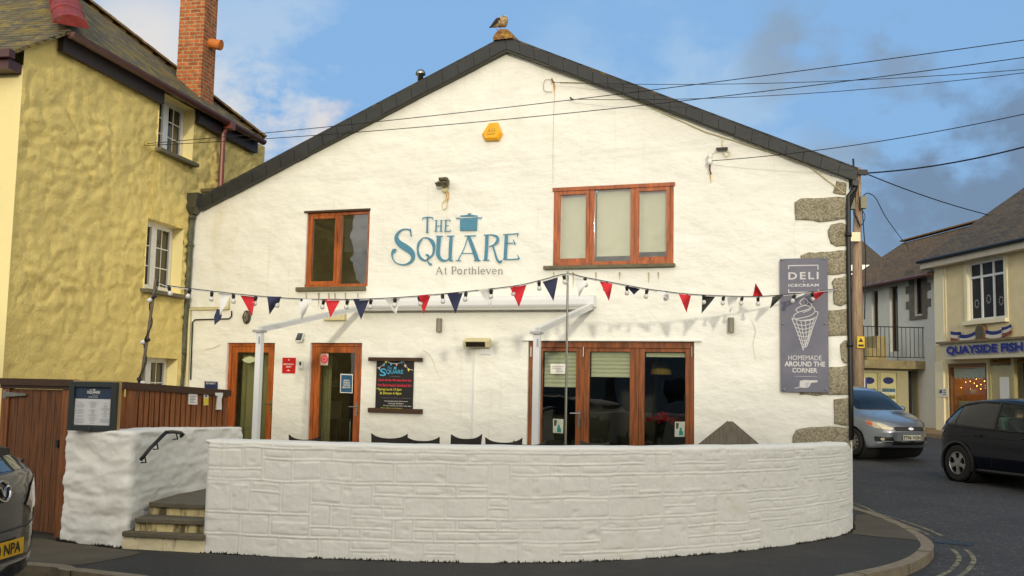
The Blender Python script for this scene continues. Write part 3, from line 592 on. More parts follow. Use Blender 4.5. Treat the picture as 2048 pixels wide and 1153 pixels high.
for x in (1061, 1166, 1383):
    m = M(); q = FA.sz(x, 704); m.lathe([(.012, -.08), (.012, .08)], (q[0], y0-.008, q[1]), n=8); RT.part('hinge', m, steel, parent=fd)
# rust and dirt marks of their own shape on the gable
def mark(pts, ws, mt, label=None): m = M(); ribbon(m, FA, pts, ws, .0235); RT.part('stain', m, mt, parent=wallo, recalc=False, label=label)
rust_s = mat('rust_run', (214, 170, 92), .9, .35, 18); dirt_s = mat('dirt_run', (186, 176, 146), .9, .3, 14); crack_s = mat('hairline_crack', (200, 194, 172), .9, .3, 20)
mark([(1108, 168), (1108.5, 178), (1108, 186)], [4, 3, 1], rust_s, 'orange rust run below the hook'); mark([(894, 384), (895, 396), (893, 408)], [7, 5, 1], rust_s, 'yellow run below the floodlight'); mark([(1109, 186), (1107, 240), (1106, 300), (1106, 365)], [1.2, .9, 1.1, .8], crack_s); mark([(1421, 345), (1421, 356), (1422, 366)], [3, 2, .6], rust_s)
for x0, x1, y in ((600, 728, 586), (1095, 1348, 545)):
    for k in range(6): x = x0+(x1-x0)*(k+.5+.3*random.uniform(-1, 1))/6; l = random.uniform(12, 34); mark([(x, y), (x+.4, y+l*.5), (x-.2, y+l)], [random.uniform(2, 5), 2, .4], dirt_s)
mark([(440, 690), (432, 694), (424, 697), (410, 699)], .9, crack_s); mark([(846, 700), (862, 714), (872, 742), (884, 760)], [.7, .9, .7, .5], crack_s); mark([(1502, 640), (1511, 662), (1506, 690), (1512, 722)], [.6, .9, .8, .5], crack_s)
# hopper and gutter at the left eave
m = M(); l = FA.p(385, 405, .1); m.box(l.x-.17, l.x+.17, -.22, .05, l.z-.10, l.z+.03); m.add([(l.x-.17, -.22, l.z-.10), (l.x+.17, -.22, l.z-.10), (l.x+.17, .05, l.z-.1), (l.x-.17, .05, l.z-.1), (l.x-.05, -.14, l.z-.22), (l.x+.07, -.14, l.z-.22), (l.x+.07, -.02, l.z-.22), (l.x-.05, -.02, l.z-.22)], [(0, 1, 5, 4), (1, 2, 6, 5), (2, 3, 7, 6), (3, 0, 4, 7)])
m.box(l.x-.14, l.x+.16, -.18, .02, l.z+.03, l.z+.16)
RT.part('gutter_hopper', m, grey_metal)
m = M(); m.tube([(SR+.1, -.13, rB[1]-.02), (SR-.5, 9, rB[1]+.0)], .05, 10); RT.part('gutter', m, black_metal)
# drainpipes are fixed along the wall
def pipe(name, label, pxs, r, mt, out=.05, fr=FA, clips=()):
    m = M(); P = [fr.p(x, y, out) for x, y in pxs]; m.tube(P, r, 10)
    for k in clips:
        q = fr.p(*k, out); m.tube([q+Vector((0, 0, -.03)), q+Vector((0, 0, .03))], r*1.35, 10)
    return S(name, label, 'pipe', fr, m, mt, smooth=True)
pipe('drainpipe', 'tall dark grey cast drainpipe in the corner beside the yellow cottage', [(384, 425), (379, 500), (371, 640), (361, 765), (356, 840)], .055, mat('weathered_iron_pipe', (66, 66, 52), .6, .4, 10, col2=(92, 96, 70)), .08, clips=[(383, 435), (379, 490), (366, 705)])
pipe('drainpipe', 'black drainpipe down the granite corner of the white gable', [(1712, 366), (1708, 380), (1697, 392), (1697, 500), (1699, 640), (1702, 800), (1703, 880)], .035, black_metal, .03, clips=[(1697, 470), (1700, 690)])
pipe('conduit', 'cream plastic conduit running sideways then down left of the door', [(457, 592), (457, 617), (381, 618), (379, 640), (374, 765), (370, 850)], .028, cream_plastic, .04)
pipe('cable', 'thin black cable bent round under the cream conduit', [(463, 622), (463, 633), (458, 638), (390, 640), (385, 645), (381, 760)], .012, black_plastic, .035)
# ------------------------------------------------------------------ things fixed to the white gable
def FTh(name, label, cat, px, py, out=0, fr=FA, group=None): return Th(name, label, cat, fr, fr.p(px, py, out), group)
# alarm box
t = FTh('alarm_box', 'yellow six sided alarm box high on the white gable', 'alarm box', 985, 281)
P = [(981, 248), (997, 247), (1006, 269), (999, 282), (972, 283), (966, 271)]; q = [FA.sz(*p) for p in P]; cx = sum(a for a, b in q)/6; cz = sum(b for a, b in q)/6+.02
m = M(); qi = [(cx+(a-cx)*.84, cz+(b-cz)*.84+.01) for a, b in q]
m.add([(a, -.0, b) for a, b in q]+[(a, -.05, b) for a, b in q]+[(a, -.09, b) for a, b in qi], [(i, (i+1) % 6, 6+(i+1) % 6, 6+i) for i in range(6)]+[(6+i, 6+(i+1) % 6, 12+(i+1) % 6, 12+i) for i in range(6)]+[(12, 13, 14, 15, 16, 17)])
t.part('cover', m, mat('amber_plastic', (246, 176, 8), .4, .06, 6), bevel=.004)
m = M(); text(m, 'ASI', FA, (cx-.07, cx+.06, cz-.03, cz+.03), .092); m.box(cx-.08, cx+.06, -.093, -.091, cz-.065, cz-.05); t.part('lettering', m, mat('faded_olive_print', (150, 130, 30), .7))
# floodlight
t = FTh('floodlight', 'small weathered floodlight above the painted lettering', 'floodlight', 892, 385); c = FA.p(892, 370)
m = M(); m.hexa([(c.x-.10, -.16, c.z-.06), (c.x+.10, -.16, c.z-.06), (c.x+.08, -.05, c.z-.02), (c.x-.08, -.05, c.z-.02)], [(c.x-.12, -.20, c.z+.0), (c.x+.12, -.20, c.z+.0), (c.x+.08, -.05, c.z+.07), (c.x-.08, -.05, c.z+.07)])
for k in range(5): m.box(c.x-.07+k*.03, c.x-.06+k*.03, -.15, -.04, c.z+.05, c.z+.10)
t.part('housing', m, mat('corroded_alloy', (92, 86, 66), .7, .5, 20, stain=[(20, .5, (150, 140, 110), .7, (1, 1, 1))])); m = M(); m.lathe([(.05, -.0), (.05, .03), (.035, .05)], (c.x, -.03, c.z-.09), 'y', 14); m.tube([(c.x, -.03, c.z-.07), (c.x, -.08, c.z-.03)], .015); t.part('base', m, cream_plastic)
m = M(); m.tube(catmull([(c.x+.02, -.03, c.z-.13), (c.x+.05, -.03, c.z-.22), (c.x-.04, -.04, c.z-.32), (c.x-.02, -.04, c.z-.42), (c.x+.04, -.04, c.z-.38), (c.x+.03, -.04, c.z-.28), (c.x-.02, -.03, c.z-.18)], 6), .008, 6); t.part('cable', m, cream_plastic)
# cylinder wall lamps
for (px, py, side) in ((881, 651, 'above the chalkboard'), (1463, 651, 'to the right of the french doors')):
    c = FA.p(px, py); m = M(); m.lathe([(.045, -.11), (.047, -.105), (.047, .105), (.045, .11)], (c.x, -.06, c.z), n=18); m.box(c.x-.02, c.x+.02, -.03, -.0, c.z-.03, c.z+.03)
    S('wall_lamp', 'grey cylinder wall lamp ' + side, 'wall lamp', FA, m, grey_lamp, 'cylinder wall lamps on the gable', smooth=False, bevel=.003)
# oval bulkhead lamp
t = FTh('bulkhead_lamp', 'oval caged bulkhead lamp above the left timber door', 'wall lamp', 495, 648); c = FA.p(495, 635)
m = M(); n = 20; vs = []
for (sc, y) in ((1.0, 0), (1.0, -.04), (.8, -.06)): vs += [(c.x+.075*sc*math.cos(a), y, c.z+.12*sc*math.sin(a)) for a in [2*math.pi*k/n for k in range(n)]]
m.add(vs, [(r*n+k, r*n+(k+1) % n, (r+1)*n+(k+1) % n, (r+1)*n+k) for r in range(2) for k in range(n)]); t.part('ring', m, mat('tarnished_brass', (86, 78, 56), .5, .3, 20, metal=.4))
m = M(); m.grid(lambda u, v: (c.x+.055*math.sin(math.pi*v)*math.cos(2*math.pi*u), -.05-.04*(1-abs(2*v-1)), c.z+.095*math.cos(math.pi*v)), 16, 8); t.part('globe', m, mat('frosted_glass', (190, 186, 168), .3, .1, 8), smooth=True)
m = M()
for dx in (-.025, .025): m.tube([(c.x+dx, -.06, c.z-.1), (c.x+dx, -.1, c.z), (c.x+dx, -.06, c.z+.1)], .006, 6)
m.tube([(c.x-.07, -.05, c.z), (c.x, -.1, c.z), (c.x+.07, -.05, c.z)], .006, 6); t.part('cage', m, black_metal)
# emergency light box
m = M(); a, b = FA.sz(651, 642), FA.sz(694, 628); m.box(a[0], b[0], -.09, 0, a[1], b[1]); S('light_box', 'long cream weatherproof light box over the second timber door', 'light', FA, m, cream_plastic, bevel=.015)
# solar panel lamp
t = FTh('solar_lamp', 'white framed black solar panel tilted between the two timber doors', 'solar lamp', 597, 686)
q = [FA.p(595, 665, .14), FA.p(608, 665, .10), FA.p(603, 683, .16), FA.p(588, 683, .20)]; m = M(); nn = (q[1]-q[0]).cross(q[3]-q[0]).normalized(); nn = nn if nn.y < 0 else -nn
m.flat(q, nn*.02); t.part('frame', m, white_upvc); cen = sum(q, Vector())/4; m = M(); m.flat([cen+(p-cen)*.8+nn*.004 for p in q], nn*.003); t.part('panel', m, pane_dark)
m = M(); m.tube([cen-nn*.02, Vector((cen.x, 0, cen.z-.03))], .012); t.part('bracket', m, white_upvc)
# red plaque
t = FTh('plaque', 'square red guide plaque with white lettering between the timber doors', 'plaque', 578, 748); a, b = FA.sz(565, 747), FA.sz(592, 716)
m = M(); m.box(a[0], b[0], -.02, 0, a[1], b[1]); t.part('plate', m, red_paint, bevel=.003)
w = b[0]-a[0]; h = b[1]-a[1]; m = M(); text(m, 'MICHELIN', FA, (a[0]+.12*w, b[0]-.12*w, a[1]+.53*h, a[1]+.63*h), .023, bold=.02); text(m, '2021', FA, (a[0]+.3*w, b[0]-.3*w, a[1]+.37*h, a[1]+.47*h), .023, bold=.02)
m.box(a[0]+.36*w, a[0]+.64*w, -.0225, -.0215, a[1]+.15*h, a[1]+.17*h); m.prism(ell(a[0]+.5*w, a[1]+.2*h, .05*w, .04*h, 10), -.0225, -.0215); m.prism(ell(a[0]+.5*w, a[1]+.85*h, .05*w, .04*h, 10), -.0225, -.0215); t.part('lettering', m, ink_white)
# thermostat box
m = M(); a, b = FA.sz(598, 738), FA.sz(607, 722); m.box(a[0], b[0], -.035, 0, a[1], b[1]); m.box(a[0]+.025, b[0]-.025, -.04, -.034, a[1]+.06, b[1]-.02, 1)
S('key_box', 'tiny white keypad box beside the red plaque', 'keypad', FA, m, [white_upvc, black_plastic])
# heater with its cable trunking
t = FTh('patio_heater', 'slim patio heater bar on the wall beside the chalkboard', 'heater', 958, 697); a, b = FA.sz(934, 692), FA.sz(984, 684); m = M()
m.hexa([(a[0], -.16, a[1]-.03), (b[0], -.16, a[1]-.03), (b[0], -.05, a[1]-.005), (a[0], -.05, a[1]-.005)], [(a[0], -.19, b[1]), (b[0], -.19, b[1]), (b[0], -.05, b[1]+.06), (a[0], -.05, b[1]+.06)]); t.part('housing', m, cream_plastic, bevel=.006)
m = M(); m.add([(a[0]+.05, -.167, a[1]-.023), (b[0]-.05, -.167, a[1]-.023), (b[0]-.05, -.192, b[1]-.012), (a[0]+.05, -.192, b[1]-.012)], [(0, 1, 2, 3)]); t.part('grille', m, mat('heater_grille', (40, 32, 20), .4, .3, 20), recalc=False)
m = M(); c = (a[0]+b[0])/2; m.box(c-.04, c+.04, -.05, 0, a[1]-.01, b[1]+.02); t.part('bracket', m, white_upvc); m = M(); q0, q1 = FA.sz(948, 700), FA.sz(943, 880); m.box(q0[0]-.012, q0[0]+.012, -.018, .02, q1[1]-.2, a[1]); m.box(c+.02, c+.2, -.02, .01, a[1]-.14, a[1]-.05); t.part('trunking', m, white_metal)
# awning
t = FTh('awning', 'white folded patio awning with two sloping arms and posts', 'awning', 960, 620); cl, cr = FA.p(716, 612, .12), FA.p(1190, 606, .12); zc = (cl.z+cr.z)/2+.03
m = M(); prof = [(-.02, -.09), (-.19, -.09), (-.215, -.05), (-.215, .03), (-.18, .08), (-.1, .10), (-.02, .10)]; 
m.add([(cl.x, y, zc+z) for y, z in prof]+[(cr.x, y, zc+z) for y, z in prof], [list(range(7)), list(range(13, 6, -1))]+[(i, i+7, (i+1) % 7+7, (i+1) % 7) for i in range(7)]); t.part('cassette', m, white_metal, bevel=.01)
m = M(); m.box(cl.x+.02, cr.x-.02, -.185, -.08, zc-.125, zc-.09); t.part('front_rail', m, mat('grey_awning_rail', (186, 186, 178), .4))
for sx, pt, px, yb in ((cl.x+.03, (521, 668), (521, 668), 875), (cr.x-.06, (1075, 672), (1075, 672), 893)):
    e = FA.p(*pt, 3.0); x = e.x; m = M()
    a0 = Vector((sx, -.15, zc-.08)); a1 = Vector((x, -3.02, e.z+.06))
    d = (a1-a0); sd_ = d.cross(Vector((0, 0, 1))).normalized()*.035; upv = Vector((0, 0, .042))
    for o0, o1 in ((-1, -.4), (-.25, .25), (.4, 1)):
        l0 = [a0-sd_+upv*o0, a0+sd_+upv*o0, a1+sd_+upv*o0, a1-sd_+upv*o0]; l1 = [a0-sd_+upv*o1, a0+sd_+upv*o1, a1+sd_+upv*o1, a1-sd_+upv*o1]; m.hexa(l0, l1)
    m.hexa([a0-sd_*.7-upv*.9, a0+sd_*.7-upv*.9, a1+sd_*.7-upv*.9, a1-sd_*.7-upv*.9], [a0-sd_*.7+upv*.9, a0+sd_*.7+upv*.9, a1+sd_*.7+upv*.9, a1-sd_*.7+upv*.9]); t.part('arm', m, white_metal)
    m = M(); m.box(x-.042, x+.042, -3.05, -2.966, TER, e.z+.02); m.box(x-.07, x+.07, -3.08, -2.94, TER, TER+.015); t.part('post', m, white_metal, bevel=.006)
    m = M(); m.box(x-.075, x+.06, -3.09, -2.93, e.z+.02, e.z+.05); m.box(x+.012, x+.034, -3.068, -3.058, e.z-.14, e.z-.04); t.part('post_cap', m, mat('pale_grey_cap', (170, 172, 172), .4))
# chalkboard
t = FTh('chalkboard', 'black chalkboard menu with coloured handwriting between two brown rails', 'chalkboard', 790, 825)
b0, b1 = FA.sz(750, 822, .03), FA.sz(827, 722, .03); m = M(); m.box(b0[0], b1[0], -.03, 0, b0[1], b1[1]); t.part('board', m, board_black)
m = M(); a, b = FA.sz(736, 722, .06), FA.sz(843, 716, .06); m.box(a[0], b[0], -.06, 0, a[1], b[1]); t.part('rail', m, dark_wood, bevel=.004)
m = M(); a, b = FA.sz(735, 825, .06), FA.sz(843, 819, .06); m.box(a[0], b[0], -.06, 0, a[1], b[1]); t.part('rail', m, dark_wood, bevel=.004)
W_, H_ = b1[0]-b0[0], b1[1]-b0[1]
def bx(u0, u1, v0, v1): return (b0[0]+u0*W_, b0[0]+u1*W_, b1[1]-v1*H_, b1[1]-v0*H_)
mw, mr_, my, mb, mp_, mg = M(), M(), M(), M(), M(), M(); o = .033
text(mb, 'The', FA, bx(.30, .42, .12, .17), o); text(mb, 'S', FA, bx(.10, .27, .16, .31), o, bold=.01); text(mb, 'QUARE', FA, bx(.27, .73, .18, .275), o, bold=.01); mb.prism([(b0[0]+.48*W_, b1[1]-.17*H_), (b0[0]+.55*W_, b1[1]-.17*H_), (b0[0]+.55*W_, b1[1]-.125*H_), (b0[0]+.48*W_, b1[1]-.125*H_)], -o, -o+.002)
text(mg, 'at Porthleven', FA, bx(.38, .66, .30, .33), o)
text(mr_, '- Open all day Monday-Saturday', FA, bx(.02, .97, .365, .42), o, bold=.012, shear=.2); text(mr_, 'From 10am for breakfast Cakes Brunch Tea +', FA, bx(.05, .98, .46, .515), o, bold=.014, shear=.2)
text(my, '* Spring Lunch 12-2pm', FA, bx(.02, .70, .545, .605), o, bold=.008); text(my, '& Dinner 6-9pm', FA, bx(.12, .70, .62, .685), o, bold=.008)
text(mg, 'Takeaway available at weekends', FA, bx(.14, .95, .725, .755), o)
text(mw, 'www.thesquareatporthleven.co.uk', FA, bx(.24, .88, .79, .815), o, bold=.012); text(mw, '01326 573911', FA, bx(.36, .76, .835, .86), o, bold=.01); text(mw, 'Or pop in and see a member of the team', FA, bx(.22, .98, .88, .905), o, bold=.012)
text(my, 'Dogs welcome on the terrace', FA, bx(.16, .74, .925, .965), o, bold=.012)
path = [(.02, .155), (.13, .12), (.22, .06), (.26, .01), (.38, .05), (.5, .06), (.62, .05), (.73, .01), (.80, .10), (.88, .16), (1.0, .185)]
pp = catmull([(u, v, 0) for u, v in path], 5)
for i in range(len(pp)-1):
    p, q = pp[i], pp[i+1]; mw.add([(b0[0]+p.x*W_, -o, b1[1]-(p.y-.004)*H_), (b0[0]+p.x*W_, -o, b1[1]-(p.y+.004)*H_), (b0[0]+q.x*W_, -o, b1[1]-(q.y+.004)*H_), (b0[0]+q.x*W_, -o, b1[1]-(q.y-.004)*H_)], [(0, 1, 2, 3)])
for i, mm in zip(range(3, 50, 6), [mp_, mb, my, mb, mp_, mb, mp_, my]):
    p = pp[min(i, len(pp)-1)]; mm.add([(b0[0]+(p.x-.035)*W_, -o-.001, b1[1]-p.y*H_), (b0[0]+(p.x+.035)*W_, -o-.001, b1[1]-p.y*H_), (b0[0]+p.x*W_, -o-.001, b1[1]-(p.y+.055)*H_)], [(0, 1, 2)])
for mm, mt_ in ((mw, ink_white), (mr_, ink_red), (my, ink_yellow), (mb, ink_blue), (mp_, ink_pink), (mg, mat('faint_chalk', (110, 108, 108), .8))): t.part('handwriting', mm, mt_, recalc=False)
# deli sign
t = FTh('banner_sign', 'tall grey blue DELI and ICECREAM board bolted to the right of the gable', 'sign', 1608, 785); a, b = FA.sz(1561.5, 784, .06), FA.sz(1655, 516, .06)
m = M(); m.box(a[0], b[0], -.065, -.045, a[1], b[1]); t.part('board', m, mat('grey_blue_board', (108, 108, 122), .5, .08, 2, col2=(92, 94, 112)), bevel=.002)
Zd = lambda p: (1540+p[0]/2.883, 500+p[1]/2.883); OD = .068; m = M()
def db(x0, y0, x1, y1): q0, q1 = FA.sz(*Zd((x0, y1)), OD), FA.sz(*Zd((x1, y0)), OD); return (q0[0], q1[0], q0[1], q1[1])
text(m, 'DELI', FA, db(106, 127, 280, 172), OD, bold=.025, spacing=1.3); text(m, 'ICECREAM', FA, db(106, 195, 282, 214), OD, bold=.035, spacing=1.15); text(m, '+', FA, db(188, 178, 198, 188), OD); text(m, 'HOMEMADE', FA, db(106, 610, 298, 636), OD, bold=.0); text(m, 'AROUND THE', FA, db(84, 645, 318, 672), OD, bold=.03); text(m, 'CORNER', FA, db(128, 682, 274, 708), OD, bold=.03)
def ds(pts, w): ribbon(m, FA, [Zd(p) for p in pts], [x/2.883 for x in w] if isinstance(w, list) else w/2.883, OD)
ds([(107, 112), (107, 92)], 6); ds([(105, 92), (279, 89)], 6); ds([(276, 90), (277, 115)], 6); ds([(107, 228), (108, 246)], 6); ds([(106, 246), (282, 244)], 5); ds([(279, 228), (279, 244)], 6); ds([(140, 730), (205, 730), (270, 731)], [1, 2, 1])
# ice cream
for p, w in [([(196, 278), (212, 288), (218, 304), (205, 318), (170, 330), (150, 345), (160, 358)], 5), ([(196, 278), (178, 292), (172, 306), (182, 318)], 5), ([(218, 300), (236, 312), (240, 330), (215, 345), (165, 360), (138, 378), (142, 392)], 5), ([(240, 325), (256, 340), (256, 362), (225, 382), (170, 395), (130, 400)], 5), ([(258, 355), (276, 360), (268, 385), (230, 402), (180, 408)], 5), ([(125, 390), (150, 402), (200, 410), (250, 400), (272, 380)], 5), ([(205, 320), (230, 330), (232, 345), (190, 362)], 4),
            ([(126, 396), (160, 480), (184, 550), (192, 580)], 5), ([(272, 384), (250, 440), (228, 510), (210, 558), (192, 556)], 5), ([(150, 405), (178, 490), (196, 570)], 4), ([(178, 410), (190, 480), (204, 556)], 4), ([(205, 412), (208, 480), (206, 556)], 4), ([(232, 406), (224, 480), (210, 540)], 4), ([(254, 398), (238, 450), (222, 510)], 4),
            ([(134, 424), (190, 436), (258, 420)], 4), ([(142, 446), (195, 458), (250, 442)], 4), ([(150, 468), (196, 480), (243, 464)], 4), ([(158, 492), (200, 502), (236, 488)], 4), ([(166, 516), (200, 525), (226, 512)], 4), ([(174, 538), (200, 545), (217, 535)], 4)]: ds(p, w)
# pointing hand
m.add([FA.p(*Zd(p), OD) for p in [(172, 756), (200, 750), (222, 752), (268, 752), (276, 757), (272, 764), (235, 768), (232, 780), (226, 790), (214, 796), (180, 796), (170, 790)]], [list(range(12))]); ds([(170, 792), (150, 797), (138, 800)], [5, 4, 2])
t.part('lettering', m, mat('pale_grey_print', (206, 204, 206), .6), recalc=False); m = M()
ds([(226, 768), (214, 770), (206, 776)], 3); ds([(222, 779), (210, 781)], 3); ds([(216, 789), (206, 790)], 3); t.part('hand_creases', m, mat('grey_blue_ink', (100, 102, 118), .6), recalc=False)
for p in ((70, 58), (312, 50), (74, 427), (318, 427), (82, 806), (324, 806)): m = M(); c = FA.p(*Zd(p), .065); m.lathe([(.014, 0), (.014, .008), (.008, .012)], (c.x, -.077, c.z), 'y', 10); t.part('bolt', m, steel)
# insulator bracket of the telephone wire
t = FTh('wire_insulator', 'white porcelain wire insulator on a rusty bracket below the right verge', 'insulator', 1421, 342); c = FA.p(1422, 322); m = M(); m.lathe([(.03, -.09), (.045, -.06), (.045, -.02), (.03, 0), (.045, .02), (.045, .06), (.02, .09)], (c.x, -.12, c.z), n=14); t.part('insulator', m, white_upvc, smooth=True)
m = M(); m.tube([(c.x, .0, c.z-.20), (c.x, -.12, c.z-.18), (c.x, -.12, c.z-.06)], .012); t.part('bracket', m, mat('rusty_iron', (110, 54, 26), .9, .4, 20))
m = M(); q = FA.p(1444, 299, .05); m.box(q.x-.085, q.x+.085, -.07, -.03, q.z-.02, q.z+.025); t.part('junction_block', m, black_plastic); m = M(); m.tube(catmull([(c.x+.03, -.1, c.z+.08), (c.x+.08, -.06, c.z+.12), (q.x, -.05, q.z), (q.x+.12, -.04, q.z-.06), (q.x+.04, -.03, q.z-.1), (q.x, -.03, q.z+.12), (q.x+.05, -.03, q.z+.2)], 6), .006, 6); t.part('cable', m, cream_plastic)
# rusty hook
m = M(); c = FA.p(1108, 166); m.tube([(c.x, .02, c.z), (c.x, -.1, c.z), (c.x, -.12, c.z+.04)], .012); m.tube(catmull([(c.x, -.03, c.z+.03), (c.x-.14, -.03, c.z+.05), (c.x-.16, -.03, c.z-.12), (c.x-.02, -.03, c.z-.16)], 6), .004, 5); S('wire_hook', 'small rusty wire hook high on the gable right of the apex', 'hook', FA, m, mat('rust', (150, 84, 30), .9, .3, 10))
m = M(); c = FA.p(1145, 200); m.tube([(c.x, .02, c.z), (c.x, -.12, c.z)], .014); S('wire_hook', 'short black wire stub on the gable below the rusty hook', 'hook', FA, m, black_metal)
# cables clipped beneath the right verge
m = M(); m.tube([FA.p(x, y, .03) for x, y in [(1120, 165), (1189, 166), (1283, 207), (1411, 264), (1553, 308), (1614, 329), (1689, 387)]], .007, 6); S('verge_cable', 'thin cable clipped under the right hand slate verge', 'cable', FA, m, cream_plastic)
# seagull
g = FTh('seagull', 'brown speckled young seagull standing hunched on the ridge tile', 'seagull', 1000, 57, .05)
def loft(m, secs, n=14):
    vs = []
    for (c, rx, rz, ang) in secs:
        for k in range(n): a = 2*math.pi*k/n; vs.append(Vector(c)+Vector((math.sin(ang)*rz*math.sin(a), rx*math.cos(a), math.cos(ang)*rz*math.sin(a))))
    k = len(secs); m.add(vs, [(i*n+j, i*n+(j+1) % n, (i+1)*n+(j+1) % n, (i+1)*n+j) for i in range(k-1) for j in range(n)]+[list(range(n)), list(range((k-1)*n, k*n))])
gp = lambda x, y: FA.p(930+x/11.53, 20+y/11.53, .05)
gm = mat('mottled_feathers', (196, 168, 126), .9, .4, 40, col2=(120, 98, 70), bump=.3, bscale=60); gd = mat('dark_feathers', (70, 58, 50), .9, .5, 40, col2=(28, 26, 28))
k_ = 1/11.53*.0085
m = M(); loft(m, [(gp(600, 405), .008, .006, -.3), (gp(660, 375), .03, 40*k_, -.35), (gp(730, 330), .055, 85*k_, -.4), (gp(800, 295), .08, 118*k_, -.4), (gp(870, 285), .085, 130*k_, -.3), (gp(925, 275), .075, 118*k_, -.1), (gp(962, 260), .055, 85*k_, .1), (gp(985, 250), .02, 38*k_, .1)]); 
body = g.part('body', m, gm, smooth=True)
m = M(); loft(m, [(gp(870, 190), .02, 20*k_, 1.2), (gp(880, 170), .045, 42*k_, 1.3), (gp(905, 158), .048, 48*k_, 1.4), (gp(935, 165), .03, 36*k_, 1.5), (gp(955, 175), .01, 12*k_, 1.5)]); g.part('head', m, mat('pale_feathers', (206, 190, 164), .9, .25, 40), smooth=True)
for sgn in (-1, 1):
    m = M(); loft(m, [(gp(850, 250)+Vector((0, sgn*.072, 0)), .012, 45*k_, -.5), (gp(780, 275)+Vector((0, sgn*.068, 0)), .014, 60*k_, -.5), (gp(700, 330)+Vector((0, sgn*.05, 0)), .012, 42*k_, -.5), (gp(620, 385)+Vector((0, sgn*.02, 0)), .008, 22*k_, -.5), (gp(560, 415)+Vector((0, sgn*.006, 0)), .003, 5*k_, -.5)], 10); g.part('wing', m, gd, smooth=True)
    m = M(); q = gp(765 if sgn < 0 else 800, 380)+Vector((0, sgn*.03, 0)); m.tube([q+Vector((0, 0, .06)), q+Vector((0, 0, -.075))], .006, 6); m.add([q+Vector((0, 0, -.072)), q+Vector((-.02, -.03, -.075)), q+Vector((.02, -.03, -.075))], [(0, 1, 2)]); g.part('leg', m, mat('pink_leg', (190, 130, 120), .7))
# ------------------------------------------------------------------ terrace, boundary walls, steps
def v2(p): return Vector((p[0], p[1], 0))
cw = [(400, 1105.5), (500, 1111), (600, 1115.5), (700, 1119.5), (800, 1123), (900, 1125), (1000, 1126), (1100, 1125.5), (1200, 1122.5), (1300, 1117), (1400, 1110), (1500, 1101), (1600, 1087), (1660, 1076), (1695, 1066)]
wp = [G(x, y) for x, y in cw]; wp += [Vector((4.17, 12.3, 0)), Vector((4.40, 13.2, 0)), Vector((4.70, 14.25, 0))]
wp = [Vector((-2.96, 10.4, 0)), Vector((-2.965, 9.95, 0)), Vector((-2.94, 9.74, 0))]+wp[1:] if False else wp
def resample(P, step, Q=None):
    P = catmull(P, 12); Q = catmull(Q, 12) if Q else None; L_ = [0]; outq = []
    for a, b in zip(P, P[1:]): L_.append(L_[-1]+(b-a).length)
    n = int(L_[-1]/step); out = []; j = 0
    for i in range(n+1):
        s = L_[-1]*i/n
        while j < len(L_)-2 and L_[j+1] < s: j += 1
        tq = (s-L_[j])/max(1e-9, L_[j+1]-L_[j]); out.append(P[j].lerp(P[j+1], tq))
        if Q: outq.append(Q[j].lerp(Q[j+1], tq))
    return (out, L_[-1], outq) if Q else (out, L_[-1])
# random ashlar: cells merged into blocks
CW, CH = .098, .102
def ashlar(nx, nz, seed):
    r = random.Random(seed); g = [[-1]*nz for _ in range(nx)]; k = 0
    for i in range(nx):
        for j in range(nz):
            if g[i][j] >= 0: continue
            w, h = r.choice([(3, 1), (4, 1), (2, 1), (4, 2), (3, 2), (4, 2), (3, 3), (3, 2), (5, 2), (4, 3), (2, 2), (2, 2), (2, 3), (4, 2)])
            while any(j+b >= nz or g[min(nx-1, i)][j+b] >= 0 for b in range(h)) and h > 1: h -= 1
            w2 = 1
            while w2 < w and i+w2 < nx and all(g[i+w2][j+b] < 0 for b in range(h)): w2 += 1
            for a in range(w2):
                for b in range(h): g[i+a][j+b] = k
            k += 1
    return g
def ash_h(g, s, z):
    s += .012*noise.noise(Vector((s*3, z*3, 1))); z += .012*noise.noise(Vector((s*3, z*3, 5)))
    i = int(s/CW); j = int(z/CH); nx = len(g); nz = len(g[0])
    if i < 0 or j < 0 or i >= nx or j >= nz: return 0
    me_ = g[i][j]; fx = s/CW-i; fz = z/CH-j; d = 1.0
    for (di, dj, dist) in ((-1, 0, fx*CW), (1, 0, (1-fx)*CW), (0, -1, fz*CH), (0, 1, (1-fz)*CH)):
        a, b = i+di, j+dj
        if 0 <= a < nx and 0 <= b < nz and g[a][b] != me_: d = min(d, dist)
    for di in (-1, 1):
        for dj in (-1, 1):
            a, b = i+di, j+dj
            if 0 <= a < nx and 0 <= b < nz and g[a][b] != me_: d = min(d, math.hypot((fx if di < 0 else 1-fx)*CW, (fz if dj < 0 else 1-fz)*CH))
    wv = .5+.5*noise.noise(Vector((s*2.1, z*2.3, 11)))
    rr = (me_*7919 % 100)/100; wv = .5+.5*noise.noise(Vector((s*2.1, z*2.3, 11)))
    db_ = fz*CH if (j > 0 and g[i][j-1] != me_) else 1.0
    rib = (.003+.005*wv)*max(0, 1-(d/.011)**2)
    groove = -.0045*(.3+wv)*math.exp(-((d-.016)/.005)**2)
    p_ = Vector((s*5, z*6, me_)); chip = max(0, noise.noise(Vector((s*8, z*13, me_*3.1)))-.35)*.02
    face = (.001+.004*rr)*min(1, max(0, (d-.012)/.012)) + (.0045*fbm(p_, 4)-chip)*min(1, d/.03) - .009*max(0, rr-.45)*math.exp(-((db_-.02)/.014)**2)*min(1, max(0, (d-.012)/.01)) + .012*(rr-.5)*(d > .02)*((z*3) % 1-.5)
    return rib+groove+face
